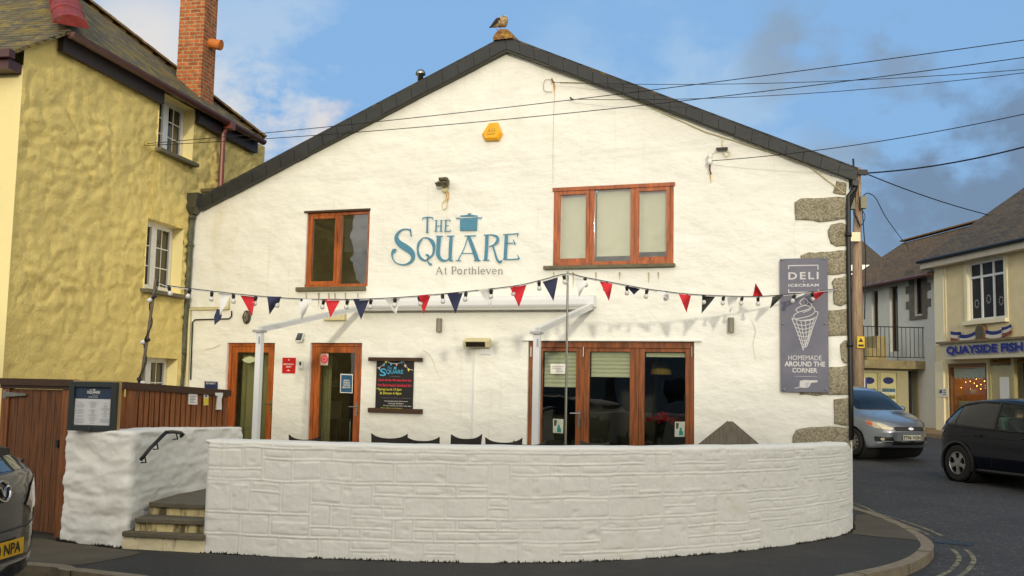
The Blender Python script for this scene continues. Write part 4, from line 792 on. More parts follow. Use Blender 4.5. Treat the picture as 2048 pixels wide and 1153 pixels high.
def sweep_wall(m, P, ztop, thick, hfun, inz, round_=.035, step_z=.024, inner=None):
    n = len(P); nrm = []
    for i, p in enumerate(P):
        t = (P[min(i+1, n-1)]-P[max(i-1, 0)]).normalized(); nrm.append(Vector((t.y, -t.x, 0)))     # outwards, right of travel
    rows = []
    nz = int(1.1/step_z); s = 0; cols = []
    for i, p in enumerate(P):
        if i: s += (p-P[i-1]).length
        zt = ztop(s)+.008*fbm(Vector((s*1.2, 3, 0)), 2); col = []
        for k in range(nz+1):
            z = -.05+(zt-round_+.05)*k/nz; col.append(p+nrm[i]*(hfun(s, z) if hfun else 0)+Vector((0, 0, z)))
        for k in range(1, 5):
            a = math.pi/2*k/4; col.append(p+nrm[i]*(-round_+round_*math.cos(a))+Vector((0, 0, zt-round_+round_*math.sin(a))))
        q_ = (inner[i] if inner else p-nrm[i]*thick); r0 = p-nrm[i]*round_; iv = (q_-r0).normalized()
        for k in range(1, 5): col.append(r0.lerp(q_-iv*round_, k/4)+Vector((0, 0, zt+.006*noise.noise(Vector((s*4, k, 0))))))
        for k in range(1, 4):
            a = math.pi/2*k/3; col.append(q_-iv*(round_-round_*math.sin(a))+Vector((0, 0, zt-round_+round_*math.cos(a))))
        col.append(q_+Vector((0, 0, inz))); cols.append(col)
    K = len(cols[0]); m.add([v for c in cols for v in c], [(i*K+k, (i+1)*K+k, (i+1)*K+k+1, i*K+k+1) for i in range(n-1) for k in range(K-1)]+[list(range(K)), list(range((n-1)*K+K-1, (n-1)*K-1, -1))])
P, Lw = resample(wp, .0105)
gA = ashlar(int(Lw/CW)+3, 13, 8); m = M()
def cw_h(s, z):
    e = min(1, s/.05); e2 = -.06*(1-min(1, s/.06))**2
    return ash_h(gA, s, z+.02)*e+e2
sweep_wall(m, P, lambda s: 1.06-.02*max(0, (s-5)/2)-.30*max(0, min(1, (s-7.75)/1.0)), .30, cw_h, .3, step_z=.0105)
S('boundary_wall', 'long curved low white painted block wall bordering the terrace', 'wall', WF, m, white_low, smooth=True, recalc=False)
# left pier and stair wall
lp = [Vector((-4.62, 11.0, 0)), Vector((-4.52, 10.6, 0)), Vector((-4.47, 10.22, 0)), Vector((-4.40, 10.14, 0)), Vector((-4.05, 9.98, 0)), Vector((-3.74, 9.84, 0)), Vector((-3.66, 9.86, 0)), Vector((-3.645, 9.96, 0)), Vector((-3.62, 10.3, 0)), Vector((-3.45, 11.1, 0)), Vector((-3.28, 11.8, 0)), Vector((-3.20, 12.1, 0))]
lpi = [Vector((x, y, 0)) for x, y in [(-4.3, 11.0), (-4.25, 10.7), (-4.2, 10.5), (-4.12, 10.42), (-4.02, 10.35), (-3.96, 10.3), (-3.95, 10.32), (-3.94, 10.36), (-3.92, 10.5), (-3.77, 11.15), (-3.6, 11.85), (-3.52, 12.15)]]
P, L2_, Pi_ = resample(lp, .02, lpi); m = M()
def lump(s, z): return .012*max(-.5, noise.noise(Vector((s*2.2, z*5.5, 2))))+.018*fbm(Vector((s*4, z*9, 4)), 4)-.010*math.exp(-(((z*5.2+.25*noise.noise(Vector((s*2, z*2, 0)))) % 1-.5)/.10)**2)*(.5+.5*noise.noise(Vector((s*2.5, z*3, 8))))
sweep_wall(m, P, lambda s: 1.115-.03*max(0, s-2.4), .34, lump, .3, inner=Pi_, step_z=.018)
S('stair_wall', 'short lumpy white wall with a square front beside the stone steps', 'wall', WF, m, white_low, smooth=True, recalc=False)
# terrace
m = M(); tp = [FA.W((SL, .02, TER)), FA.W((SR-.05, .02, TER)), Vector((4.2, 13.2, TER)), Vector((3.75, 11.7, TER)), Vector((1.9, 10.2, TER)), Vector((0, 9.66, TER)), Vector((-2.75, 9.95, TER)), Vector((-3.0, 10.6, TER)), Vector((-3.5, 11.2, TER)), Vector((-4.6, 11.2, TER))]
m.add(tp, [list(range(len(tp)))]); struct('terrace', m, terrace_mat)
# steps
t = Th('stone_steps', 'three worn stone steps with stained cream risers between the white walls', 'steps', WF, G(325, 1100))
rows = [((250, 1098, 0), (399, 1106, 0), 0, .165), ((276, 1062, .165), (399, 1067, .165), .165, .29), ((304, 1029, .29), (401, 1034, .29), .29, .41)]
for k, (l, r_, z0, z1) in enumerate(rows):
    a, b = G(*l), G(*r_); a = a+(a-b).normalized()*.03; b = b+(b-a).normalized()*.05
    back = Vector((.06, 1.3, 0)); f0 = Vector((0, -.03, 0)); m = M()
    nseg = 24; vs = []
    for i in range(nseg+1):
        for j in range(7):
            p = a.lerp(b, i/nseg); z = z0-.02+(z1-.045-z0+.02)*j/6; jt = .012*max(0, 1-abs(i/nseg*2.5 % 1-.5)/.06)
            vs.append(Vector((p.x, p.y, z))+Vector((.1, -1, 0))*(.012*noise.noise(Vector((p.x*9, z*12, k)))-jt))
    m.add(vs, [(i*7+j, (i+1)*7+j, (i+1)*7+j+1, i*7+j+1) for i in range(nseg) for j in range(6)])
    st_ = t.part('step', m, step_riser if k else mat('cream_stone_riser', (226, 214, 176), .85, .1, 3, bump=.6, bscale=14, stain=[(5, .60, (84, 70, 40), .8, (2, 2, .8))]), smooth=True, recalc=False)
    m = M(); lo = [a+f0, b+f0, b+back, a+back]; m.hexa([Vector((p.x, p.y, z1-.045)) for p in lo], [Vector((p.x, p.y, z1)) for p in lo]); t.part('tread', m, step_slate, parent=st_, bevel=.008)
# handrail
m = M(); wl = lambda x, y, Y: atY(x, y, Y)
hp = [wl(271, 920, 9.86), wl(290, 897, 9.95), wl(322, 865, 10.1), wl(336, 864, 10.35), wl(352, 866, 10.6), wl(357, 869, 10.66), wl(352, 873, 10.62)]
for p in hp: p.x += .05
m.tube(hp, .019, 8)
for i, (x, y) in ((0, (280, 917)), (1, (308, 885)), (3, (345, 872))):
    q = hp[i].lerp(hp[i+1], .4); m.tube([q, q+Vector((.02, 0, -.07)), q+Vector((-.04, .03, -.075))], .008, 6)
S('handrail', 'short black iron handrail bent along the stair wall', 'handrail', WF, m, black_metal, smooth=True)
# moss and weeds along the foot of the walls
def weeds(Ppath, name, seed):
    r = random.Random(seed); m = M()
    for _ in range(3400):
        i = r.randrange(len(Ppath)-1); p = Ppath[i].lerp(Ppath[i+1], r.random())
        if noise.noise(Vector((p.x*3, p.y*3, 0))) < -.3 + r.random()*.3: continue
        t = (Ppath[i+1]-Ppath[i]).normalized(); n_ = Vector((t.y, -t.x, 0)); q = p+n_*(.004+.03*r.random()**2); h = .005+.028*r.random()**5; a = r.random()*6.28; w = .006+.008*r.random()
        dx = Vector((math.cos(a), math.sin(a), 0))*w; m.add([q-dx, q+dx, q+Vector((r.uniform(-.01, .01), r.uniform(-.01, .01), h))], [(0, 1, 2)])
    return m
wpS, _ = resample(wp, .05); o = struct('moss', weeds(wpS, 'moss', 1), mat('dark_moss', (40, 44, 20), .95, .4, 20), 'stuff', recalc=False)
o = struct('moss', weeds(P[30:130], 'moss', 2), mat('dark_moss', (44, 44, 24), .95, .4, 20), 'stuff', recalc=False)
# ------------------------------------------------------------------ gate, fence and what hangs on them
GA, GB, GC = atY(6, 800, 10.62), atY(143, 800, 10.42), atY(249, 800, 10.75); GE = atY(458, 800, 11.9)
def frame2(a, b): return Fr((a.x, a.y, 0), (b.x-a.x, b.y-a.y))
GF = frame2(GA, GB); Lg = (Vector((GB.x-GA.x, GB.y-GA.y))).length; zg = GF.p(75, 762).z
t = Th('gate', 'tall weathered brown plank gate with strap hinges beside the white pier', 'gate', GF, (Lg/2, 0, 0)); m = M(); nb = 7; x0, x1 = .09, Lg-.1
for k in range(nb): a = x0+(x1-x0)*k/nb; m.box(a+.002, a+(x1-x0)/nb-.002, 0, .025, .04+random.uniform(-.01, .01), zg-.09)
t.part('boards', m, wood_gate, bevel=.002); m = M(); m.box(0, .085, -.02, .06, 0, zg-.02); m.box(Lg-.095, Lg-.0, -.02, .06, 0, zg-.02); t.part('gate_post', m, wood_fence); m = M(); m.box(-.03, Lg+.02, -.05, .08, zg-.05, zg+.02); m.box(-.02, Lg, -.03, .06, zg-.085, zg-.05); t.part('head_rail', m, dark_wood)
for y in (789, 918):
    q = GF.p(20, y); m = M(); m.box(.02, .06, -.032, -.021, q.z-.045, q.z+.045); m.prism([(.06, q.z-.026), (.06, q.z+.026), (.30, q.z+.01), (.30, q.z-.01)], -.032, -.001); t.part('hinge', m, mat('galvanised_strap', (140, 140, 132), .5, .3, 12, metal=.7))
m = M(); m.box(Lg-.13, Lg-.105, -.03, -.001, .9, .98); t.part('latch', m, black_metal)
FF = frame2(GC, GE); Lf = (Vector((GE.x-GC.x, GE.y-GC.y))).length; FG = frame2(GB, GC); Lm = (Vector((GC.x-GB.x, GC.y-GB.y))).length
t = Th('slat_fence', 'reddish brown vertical slat fence with a dark cap rail on the stair wall', 'fence', FF, (Lf/2, 0, TER)); zf0, zf1 = FF.p(252, 768).z, FF.p(457, 784).z
zft = lambda s: zf0+(zf1-zf0)*s/Lf
m = M(); s = FF.p(253, 800).x; m.box(s, s+.13, -.01, .02, TER, zft(0)-.05); s = FF.p(276, 800).x; pts = [FF.p(276+(455-276)*k/17, 800).x for k in range(18)]
for k in range(17): m.box(pts[k]+.012, pts[k+1]-.002, -.012+.004*(k % 2), .014, TER+.0, zft(pts[k])-.045)
m.box(0, Lf, .016, .03, TER, zf1-.06)
t.part('slats', m, wood_fence, bevel=.002); m = M(); m.add([(-.02, -.04, zf0-.055), (Lf, -.04, zf1-.055), (Lf, .07, zf1-.055), (-.02, .07, zf0-.055), (-.02, -.04, zf0+.02), (Lf, -.04, zf1+.02), (Lf, .07, zf1+.02), (-.02, .07, zf0+.02)], [(0, 1, 2, 3), (4, 5, 6, 7), (0, 1, 5, 4), (1, 2, 6, 5), (2, 3, 7, 6), (3, 0, 4, 7)]); t.part('cap_rail', m, dark_wood)
m = M(); o0 = FF.loc(FG.W((0, 0, 0))); 
m2 = M(); q0, q1 = FF.loc(FG.W((0, .02, 0))), FF.loc(FG.W((Lm, .02, 0)))
m2.hexa([Vector((q0.x, q0.y, 1.0)), Vector((q1.x, q1.y, 1.0)), Vector((q1.x, q1.y+.03, 1.0)), Vector((q0.x, q0.y+.03, 1.0))], [Vector((q0.x, q0.y, zf0-.05)), Vector((q1.x, q1.y, zf0-.05)), Vector((q1.x, q1.y+.03, zf0-.05)), Vector((q0.x, q0.y+.03, zf0-.05))]); t.part('back_panel', m2, wood_fence)
m2 = M(); m2.hexa([Vector((q0.x, q0.y-.05, zf0-.05)), Vector((q1.x, q1.y-.05, zf0-.055)), Vector((q1.x, q1.y+.05, zf0-.055)), Vector((q0.x, q0.y+.05, zf0-.05))], [Vector((q0.x, q0.y-.05, zf0+.02)), Vector((q1.x, q1.y-.05, zf0+.02)), Vector((q1.x, q1.y+.05, zf0+.02)), Vector((q0.x, q0.y+.05, zf0+.02))]); t.part('cap_rail', m2, dark_wood)
# notices on the fence
def notice(name, label, cat, px, mt, fr=FF, out=.03, lines=None):
    m = M(); pxpoly(m, fr, px, out, .006)
    return m
t = FTh('notice', 'white typed paper notice pinned to the slat fence', 'notice', 386, 810, .025, FF); m = M(); pxpoly(m, FF, [(378, 787), (395, 787), (395, 810), (377, 809)], .025); t.part('sheet', m, ink_white); m = M()
for k in range(5): a, b = FF.sz(380, 793+3*k, .028), FF.sz(392-(k*3) % 5, 794+3*k, .028); m.box(a[0], b[0], -.028, -.026, b[1], a[1])
t.part('typed_lines', m, ink_grey)
t = FTh('sticker', 'narrow yellow and white warning sticker on the slat fence', 'sticker', 412, 811, .025, FF); m = M(); pxpoly(m, FF, [(408, 788), (417, 788), (417, 811), (408, 811)], .025); t.part('sheet', m, ink_white); m = M(); pxpoly(m, FF, [(408.5, 797), (417, 797), (417, 810.5), (408.5, 810.5)], .027, .002); t.part('yellow_panel', m, mat('warning_yellow', (222, 200, 30), .6)); m = M(); pxpoly(m, FF, [(412.5, 790), (415, 795), (410, 795)], .027, .002); t.part('warning_triangle', m, ink_black)
m = M(); pxpoly(m, FF, [(431, 786), (446, 786), (446, 792), (443, 800), (444, 820), (434, 820), (436, 800), (437, 793), (432, 792)], .05, .03); S('number_sign', 'chunky white wooden number one fixed to the slat fence', 'house number', FF, m, white_upvc, bevel=.003)
t = FTh('plaque', 'small dark blue plaque above the fence end beside the left door', 'plaque', 421, 785, 0, FA); m = M(); pxpoly(m, FA, [(409, 763), (434, 764), (434, 786), (409, 786)], .03, .02); t.part('plate', m, mat('dark_blue_enamel', (40, 48, 92), .4)); m = M(); a, b = FA.sz(412, 769, .032), FA.sz(431, 765.5, .032); text(m, 'RESTAURANT', FA, (a[0], b[0], a[1], b[1]), .032); t.part('lettering', m, ink_white, recalc=False)
# menu case standing on the wall
MF = Fr(atY(188, 862, 10.02), (1.0, -.12)); MF.O.z = 0
t = Th('menu_case', 'dark framed menu case with a printed sheet standing on the white wall end', 'menu board', MF, MF.p(188, 862)); A_, B_, C_, D4 = [MF.sz(*p) for p in ((139, 861), (232, 861), (240, 762), (144, 763))]
xl, xr, zb, zt = (A_[0]+D4[0])/2, (B_[0]+C_[0])/2, A_[1], D4[1]; m = M(); fwid = .055
frame_ring(m, xl, xr, zb, zt, fwid, -.05, .0); m.box(xl+fwid, xr-fwid, -.02, 0, zb+fwid, zt-fwid); t.part('frame', m, mat('dark_slate_paint', (44, 52, 52), .4, .1, 4), bevel=.004); m = M(); m.box(xl+.01, xr+.018, .001, .02, zb, zt+.012); t.part('back_board', m, mat('pale_ply', (176, 146, 92), .7))
zs_ = zt-fwid-.115; m = M(); m.box(xl+fwid+.003, xr-fwid-.003, -.024, -.0205, zb+fwid+.003, zs_); t.part('menu_sheet', m, mat('menu_paper', (206, 208, 210), .6, .03, 4))
m = M(); m.box(xl+fwid+.003, xr-fwid-.003, -.026, -.0205, zs_+.002, zt-fwid-.003); t.part('header', m, navy); cx = (xl+xr)/2; m = M()
text(m, 'THE', MF, (cx-.045, cx-.012, zt-.088, zt-.074), .028, bold=.01); m.prism(ell(cx+.005, zt-.08, .011, .009, 12), -.028, -.026); text(m, 'SQUARE', MF, (cx-.068, cx+.068, zt-.122, zt-.09), .028, bold=.03); text(m, 'at Porthleven', MF, (cx-.01, cx+.05, zt-.136, zt-.128), .028); text(m, 'Restaurant & Bar', MF, (cx-.05, cx+.05, zt-.155, zt-.145), .028, bold=.01); t.part('lettering', m, ink_white, recalc=False)
m = M(); r = random.Random(4)
for cxx in (cx-.13, cx, cx+.13):
    for k in range(26):
        z = zs_-.03-k*.0105; w = r.uniform(.012, .05)
        if r.random() < .15 or z < zb+fwid+.02: continue
        m.box(cxx-w, cxx+w, -.0255, -.0245, z-.002, z+.002)
t.part('menu_lines', m, mat('light_grey_print', (160, 162, 166), .6)); m = M(); m.lathe([(.009, 0), (.009, .006)], ((cx), -.058, zb+.028), 'y', 10); t.part('lock', m, steel)
# ------------------------------------------------------------------ poles, festoon lights and bunting
pc = atY(1133.5, 700, 12.8); pcB = Vector((pc.x, pc.y, TER)); pcT = atY(1133, 543, 12.8); pcT.x = pc.x
m = M(); m.tube([pcB-FA.O*0, Vector((pc.x, pc.y, pcT.z))], .015, 10); m.lathe([(.07, 0), (.07, .01), (.022, .03)], (pc.x, pc.y, TER), n=14); S('bunting_pole', 'thin stainless steel pole carrying the bunting before the french doors', 'pole', WF, m, steel, smooth=False)
pl0, pl1 = atY(281, 770, 12.5), atY(312, 558, 12.5); dl = (pl1-pl0)/(pl1.z-pl0.z); plB = pl1-dl*(pl1.z-TER)
t = Th('bunting_pole', 'dark leaning pole wound with lamps against the yellow cottage', 'pole', WF, plB); m = M(); m.tube([plB, pl1], .02, 8); t.part('shaft', m, mat('dull_pole_metal', (110, 100, 84), .5, .3, 10, metal=.5))
m = M(); m.tube([plB+(pl1-plB)*(k/60)+Vector((.03*math.cos(k*.55), .03*math.sin(k*.55), 0)) for k in range(18, 60)], .008, 5); t.part('cable', m, black_plastic)
cab_px = [(318, 566), (340, 573), (420, 583), (512, 593), (600, 599), (680, 600), (742, 599), (840, 593), (935, 584), (1030, 573), (1080, 562), (1133, 549)]
cab_px2 = [(1133, 549), (1170, 556), (1254, 572), (1300, 580), (1373, 589), (1447, 593), (1516, 594), (1588, 589), (1640, 583), (1674, 579)]
endR = FA.W(FA.p(1674, 579, .05)); PLN = []
def span(px, py, dy=0.0):
    a, b = (pl1, Vector((pc.x, pc.y, 0))) if px < 1133 else (Vector((pc.x, pc.y, 0)), endR)
    h = Vector((b.x-a.x, b.y-a.y, 0)).normalized(); n_ = Vector((-h.y, h.x, 0)); n_ = n_ if n_.y > 0 else -n_
    d = ray(px, py); tt = (Vector((a.x, a.y, 0))-n_*dy).dot(n_)/d.dot(n_); return d*tt+Vector((0, 0, EYE)), n_, h
def cabz(px):
    L_ = cab_px if px < 1133 else cab_px2
    for (x0, y0), (x1, y1) in zip(L_, L_[1:]):
        if x0 <= px <= x1: return y0+(y1-y0)*(px-x0)/(x1-x0)
    return L_[0][1] if px < L_[0][0] else L_[-1][1]
f = Th('festoon_lights', 'long black festoon cable of pale bulbs strung above the terrace', 'string lights', WF, Vector((pc.x, pc.y, pcT.z))); m = M()
pts = [pl1]+[span(x, y)[0] for x, y in cab_px+cab_px2[1:]]; m.tube(catmull(pts, 6), .012, 6); f.part('cable', m, black_plastic, smooth=True)
mh = M(); mh.lathe([(.010, .012), (.024, .006), (.024, -.025), (.020, -.03), (.020, -.052), (.016, -.056)], (0, 0, 0), n=10); me_h = mh.mesh('bulb_holder', black_plastic, smooth=True)
mbul = M(); mbul.lathe([(.014, -.052), (.020, -.06), (.030, -.08), (.030, -.094), (.022, -.112), (.001, -.119)], (0, 0, 0), n=12); me_b = mbul.mesh('bulb', mat('frosted_bulb', (206, 206, 204), .2, .03, 6, coat=.4), smooth=True)
def bulb_at(th, w, tilt=0):
    h_ = th.part('bulb_holder', me_h, None, loc=w); h_.rotation_euler = (random.uniform(-.2, .2), random.uniform(-.25, .25)+tilt, 0)
    b_ = bpy.data.objects.new('bulb', me_b); C.objects.link(b_); b_.parent = h_
for px in [338, 380, 424, 467, 512, 557, 604, 648, 695, 742, 790, 838, 885, 932, 982, 1030, 1078, 1128, 1170, 1213, 1254, 1294, 1332, 1373, 1408, 1447, 1484, 1516, 1588, 1624]:
    bulb_at(f, span(px, cabz(px)+1.5)[0])
for k, (fr_, s_) in enumerate([(.93, 1), (.66, 1), (.42, -1), (.2, 1)]):
    w = plB.lerp(pl1, .15+.82*fr_)+Vector((.03*s_, -.02, 0)); bulb_at(t, w, 1.0*s_)
cloth = {'red': mat('red_bunting', (206, 38, 50), .8, .08, 8), 'navy': mat('navy_bunting', (46, 50, 80), .85, .12, 8), 'white': mat('white_bunting', (222, 222, 220), .85, .05, 8), 'black': mat('black_bunting', (52, 54, 50), .9, .15, 8)}
bn = Th('bunting', 'red white and navy pennant bunting hung along the festoon cable', 'bunting', WF, Vector((pc.x, pc.y, pcT.z-.05)))
m = M(); m.tube(catmull([p+Vector((0, -.012, -.006)) for p in pts[1:]], 6), .004, 5); bn.part('cord', m, white_upvc)
flags = [((437, 584), (463, 587), (440, 632), 'white', .02), ((481, 592), (511, 592), (504, 634), 'red', .03), ((534, 593), (563, 594), (539, 630), 'navy', .02), ((596, 598), (624, 599), (603, 641), 'white', .01), ((650, 598), (682, 598), (661, 636), 'red', .0), ((706, 598), (739, 598), (722, 640), 'navy', .01), ((769, 597), (800, 596), (792, 631), 'white', .02),
         ((837, 591), (862, 589), (847, 629), 'red', .02), ((894, 587), (926, 585), (911, 628), 'navy', .0), ((957, 580), (987, 576), (983, 620), 'white', .02), ((1020, 575), (1053, 570), (1038, 615), 'red', .01), ((1085, 564), (1116, 555), (1107, 603), 'navy', .02), ((1148, 555), (1176, 561), (1158, 594), 'white', .03), ((1199, 563), (1225, 568), (1218, 603), 'red', .03),
         ((1252, 573), (1281, 577), (1268, 590), 'navy', .05), ((1306, 581), (1336, 586), (1338, 601), 'white', .05), ((1357, 588), (1382, 591), (1373, 626), 'red', .03), ((1404, 591), (1432, 592), (1403, 628), 'black', .05), ((1453, 593), (1476, 594), (1460, 627), 'white', .03), ((1505, 594), (1527, 595), (1511, 566), 'red', .05), ((1545, 592), (1567, 591), (1540, 618), 'black', .05), ((1594, 588), (1614, 586), (1592, 598), 'white', .05), ((1628, 585), (1652, 583), (1627, 604), 'red', .05)]
for (a, b, c, col, bend) in flags:
    m = M(); vs = []; nn = 6
    for j in range(nn+1):
        v = j/nn
        for i in range(nn+1):
            u = i/nn; lx, ly = a[0]+(c[0]-a[0])*v, a[1]+(c[1]-a[1])*v; rx, ry = b[0]+(c[0]-b[0])*v, b[1]+(c[1]-b[1])*v
            cx_, cy_ = lx+(rx-lx)*u, ly+(ry-ly)*u
            ww = bend*8*math.sin(v*3)*(1-v); w, n_, h = span(cx_+ww*2, cy_, 0.02+(bend+.03)*math.sin(v*4+u*2+a[0])*1.0); vs.append(w)
    m.add(vs, [(j*(nn+1)+i, j*(nn+1)+i+1, (j+1)*(nn+1)+i+1, (j+1)*(nn+1)+i) for j in range(nn) for i in range(nn)]); bn.part('pennant', m, cloth[col], smooth=True, recalc=False)
m = M(); vs = [span(x, y, .03)[0] for x, y in [(429, 651), (428, 634), (434, 618), (440, 620), (444, 632), (441, 640)]]; m.add(vs, [list(range(6))]); bn.part('pennant', m, cloth['navy'], recalc=False)
# ------------------------------------------------------------------ terrace furniture
rattan = mat('dark_woven_rattan', (46, 42, 38), .7, .4, 40, bump=.6, bscale=120, bdist=.004)
def chair():
    t = Th('terrace_chair', '', 'chair', WF, (0, 0, 0), 'dark woven terrace chairs behind the low wall'); m = M(); m.box(-.24, .24, -.24, .22, .32, .37); t.part('seat', m, rattan, bevel=.015)
    m = M(); m.grid(lambda u, v: (-.25+.5*u+(.02*(2*u-1))*v, .22+.06*v-.06*(1-(2*u-1)**2)*-1*.6, .30+v*(.405+.035*(2*u-1)**4*1.0+.035*abs(2*u-1)**2)), 14, 6)
    m.grid(lambda u, v: (-.25+.5*u+(.02*(2*u-1))*v, .25+.06*v+.06*(1-(2*u-1)**2)*.6, .30+v*(.405+.035*(2*u-1)**4*1.0+.035*abs(2*u-1)**2)), 14, 6)
    m.grid(lambda u, v: (-.25+.5*u+.02*(2*u-1), .28+.06*(1-(2*u-1)**2)*.6+.03*v, .705+(.035*(2*u-1)**4+.035*abs(2*u-1)**2)), 14, 1); t.part('backrest', m, rattan, recalc=False)
    for sx in (-1, 1):
        m = M(); m.box(sx*.27-.025, sx*.27+.025, -.22, .24, .50, .53); m.box(sx*.27-.02, sx*.27+.02, -.22, -.18, .0, .5); t.part('arm', m, rattan)
        m = M(); m.tube([(sx*.22, .2, .33), (sx*.24, .26, 0)], .018, 8); t.part('leg', m, rattan)
    return t.o
ch0 = chair()
CH = [(780, 867, 11.9, .1, 'dark woven chair below the chalkboard with an even curved top'), (856, 873, 12.2, -.2, 'dark woven chair in the middle of the row, second from the chalkboard'), (917, 869, 12.7, .5, 'dark woven chair turned sideways by the heater cable'), (1008, 875, 11.6, .0, 'dark woven chair just left of the awning post by the french doors'), (1044, 881, 12.3, .4, 'dark woven chair mostly hidden beside the french doors'), (628, 871, 12.4, -.3, 'dark woven chair in front of the second timber door'), (1185, 885, 14.2, 2.9, 'dark woven chair before the middle french door')]
for i, (px, py, Y, turn, lab) in enumerate(CH):
    o = ch0 if i == 0 else copy_tree(ch0); w = atY(px, py, Y); o.location = (w.x, w.y, w.z-.735); o.rotation_euler = (0, 0, turn+3.14); o['label'] = lab
    o.location.z = TER; k = (w.z-TER)/.76; o.scale = (.78, .8, k)
# stacked table tops leaning at the gable
TF = Fr(FA.W(FA.p(1455, 895, .5)), (math.cos(-.28), math.sin(-.28))); TF.O.z = 0
t = Th('stacked_tabletops', 'grey square table tops stacked on their corners against the gable', 'table tops', TF, (0, 0, TER)); za = TF.p(1455, 842, 0).z; hd = za-TER
for k in range(3):
    m = M(); q = .004 if k else 0; h = hd/2*(1.0-.004*k); y = .05*k; m.add([], [])
    dm = [(0, TER+2*h), (-h*1.2, TER+h), (0, TER), (h*1.2, TER+h)]; dx = .03*k
    m.prism([(x+dx, z) for x, z in dm], y+.002, y+.035); t.part('table_top', m, mat('grey_plank_top', (118, 112, 100), .75, .25, 5, stretch=(8, 1, 1.0), col2=(90, 84, 72)), bevel=.004)
# ------------------------------------------------------------------ things behind the glass
m = M(); a, b, c, d = HD2
def curtain(lab, s0, s1, z0, z1, y, col):
    m = M(); m.grid(lambda u, v: (s0+(s1-s0)*u, y+.03*math.sin(u*26), z0+(z1-z0)*v), 40, 2); return S('curtain', lab, 'curtain', FA, m, mat('curtain_cloth', col, .9, .1, 6), recalc=False, smooth=True)
curtain('pale curtain behind the glass of the second timber door', FA.sz(638, 760, -.4)[0], FA.sz(662, 760, -.4)[0], TER+.02, d-.1, .4, (160, 150, 108)); a, b, c, d = HD1
curtain('olive curtain drawn across the left timber door', a+.1, b-.15, TER+.02, d-.1, .35, (150, 140, 96))
m = M(); P = [(484, 720), (492, 715), (500, 713), (508, 715), (516, 718), (508, 724), (499, 727), (490, 725)]; pxpoly(m, FA, P, -.07, .004); S('leaf_sticker', 'pale leaf shaped sticker on the glass of the left timber door', 'sticker', FA, m, mat('leaf_sticker_green', (196, 204, 160), .6))
t = FTh('sticker', 'white window sticker with a red round emblem on the second timber door', 'sticker', 649, 731, -.07); m = M(); pxpoly(m, FA, [(641, 708), (657, 708), (656, 731), (641, 731)], -.07, .003); t.part('sheet', m, mat('sticker_paper', (214, 196, 178), .6)); q = FA.p(649, 719, -.066); m = M()
m.lathe([(.07, 0), (.07, .002)], (q.x, q.y-.001, q.z), 'y', 20); t.part('emblem', m, ink_red); m = M(); m.lathe([(.045, 0), (.045, .002)], (q.x, q.y-.004, q.z), 'y', 16); m.box(q.x-.05, q.x+.05, q.y-.005, q.y-.003, q.z+.088, q.z+.1); t.part('emblem_ring', m, mat('pink_print', (230, 150, 140), .6))
m = M(); m.lathe([(.026, 0), (.026, .002)], (q.x, q.y-.007, q.z), 'y', 16); t.part('emblem_core', m, ink_red)
t = FTh('poster', 'blue poster with white lettering on the second timber door', 'poster', 693, 787, -.06); m = M(); pxpoly(m, FA, [(681, 748), (706, 749), (705, 787), (680, 786)], -.06, .003); t.part('sheet', m, ink_white); m = M(); pxpoly(m, FA, [(682.5, 750), (704.5, 751), (703.5, 785.5), (681.5, 784.5)], -.058, .003); t.part('print', m, mat('teal_print', (34, 92, 130), .5, .4, 20)); m = M()
for k, (tx, w) in enumerate([('SPRING', 6), ('WEEKEND', 7), ('TASTING', 7), ('MENU NOW', 8)]): q0, q1 = FA.sz(693-w, 763+4.6*k, -.054), FA.sz(693+w, 760+4.6*k, -.054); text(m, tx, FA, (q0[0], q1[0], q0[1], q1[1]), -.054, bold=.02)
t.part('lettering', m, ink_white, recalc=False)
for (P, lab) in (([(1106, 838), (1127, 839), (1126, 867), (1106, 866)], 'small picture of a bottle on the left french door pane'), ([(1350, 844), (1370, 844), (1369, 874), (1349, 874)], 'small picture of a bottle on the right french door pane')):
    t = FTh('picture_card', lab, 'picture card', (P[0][0]+P[1][0])/2, P[2][1], -.06); m = M(); pxpoly(m, FA, P, -.06, .003); t.part('sheet', m, mat('card_paper', (190, 196, 180), .6, .2, 10)); m = M(); x0, y0 = P[0]; pxpoly(m, FA, [(x0+10, y0+12), (x0+13, y0+12), (x0+14, y0+18), (x0+16, y0+20), (x0+16, y0+27), (x0+8, y0+27), (x0+8, y0+20), (x0+9, y0+18)], -.057, .003); t.part('bottle_print', m, mat('teal_bottle_print', (20, 130, 116), .5)); m = M(); pxpoly(m, FA, [(x0+2, y0+2), (x0+8, y0+3), (x0+6, y0+14), (x0+2, y0+14)], -.057, .003); t.part('dark_print', m, mat('dark_photo_print', (60, 70, 60), .5))
t = FTh('notice', 'white paper notice on the blind of the left french door', 'notice', 1116, 748, -.06); m = M(); pxpoly(m, FA, [(1101, 728), (1131, 728), (1130, 748), (1101, 748)], -.06, .003); t.part('sheet', m, ink_white); m = M()
for k in range(4): a, b = FA.sz(1104 + (8 if k > 1 else 0), 733+3.4*k, -.056), FA.sz(1128-(5*k) % 7, 734+3.4*k, -.056); m.box(a[0], b[0], .054, .056, b[1], a[1])
t.part('typed_lines', m, ink_grey)
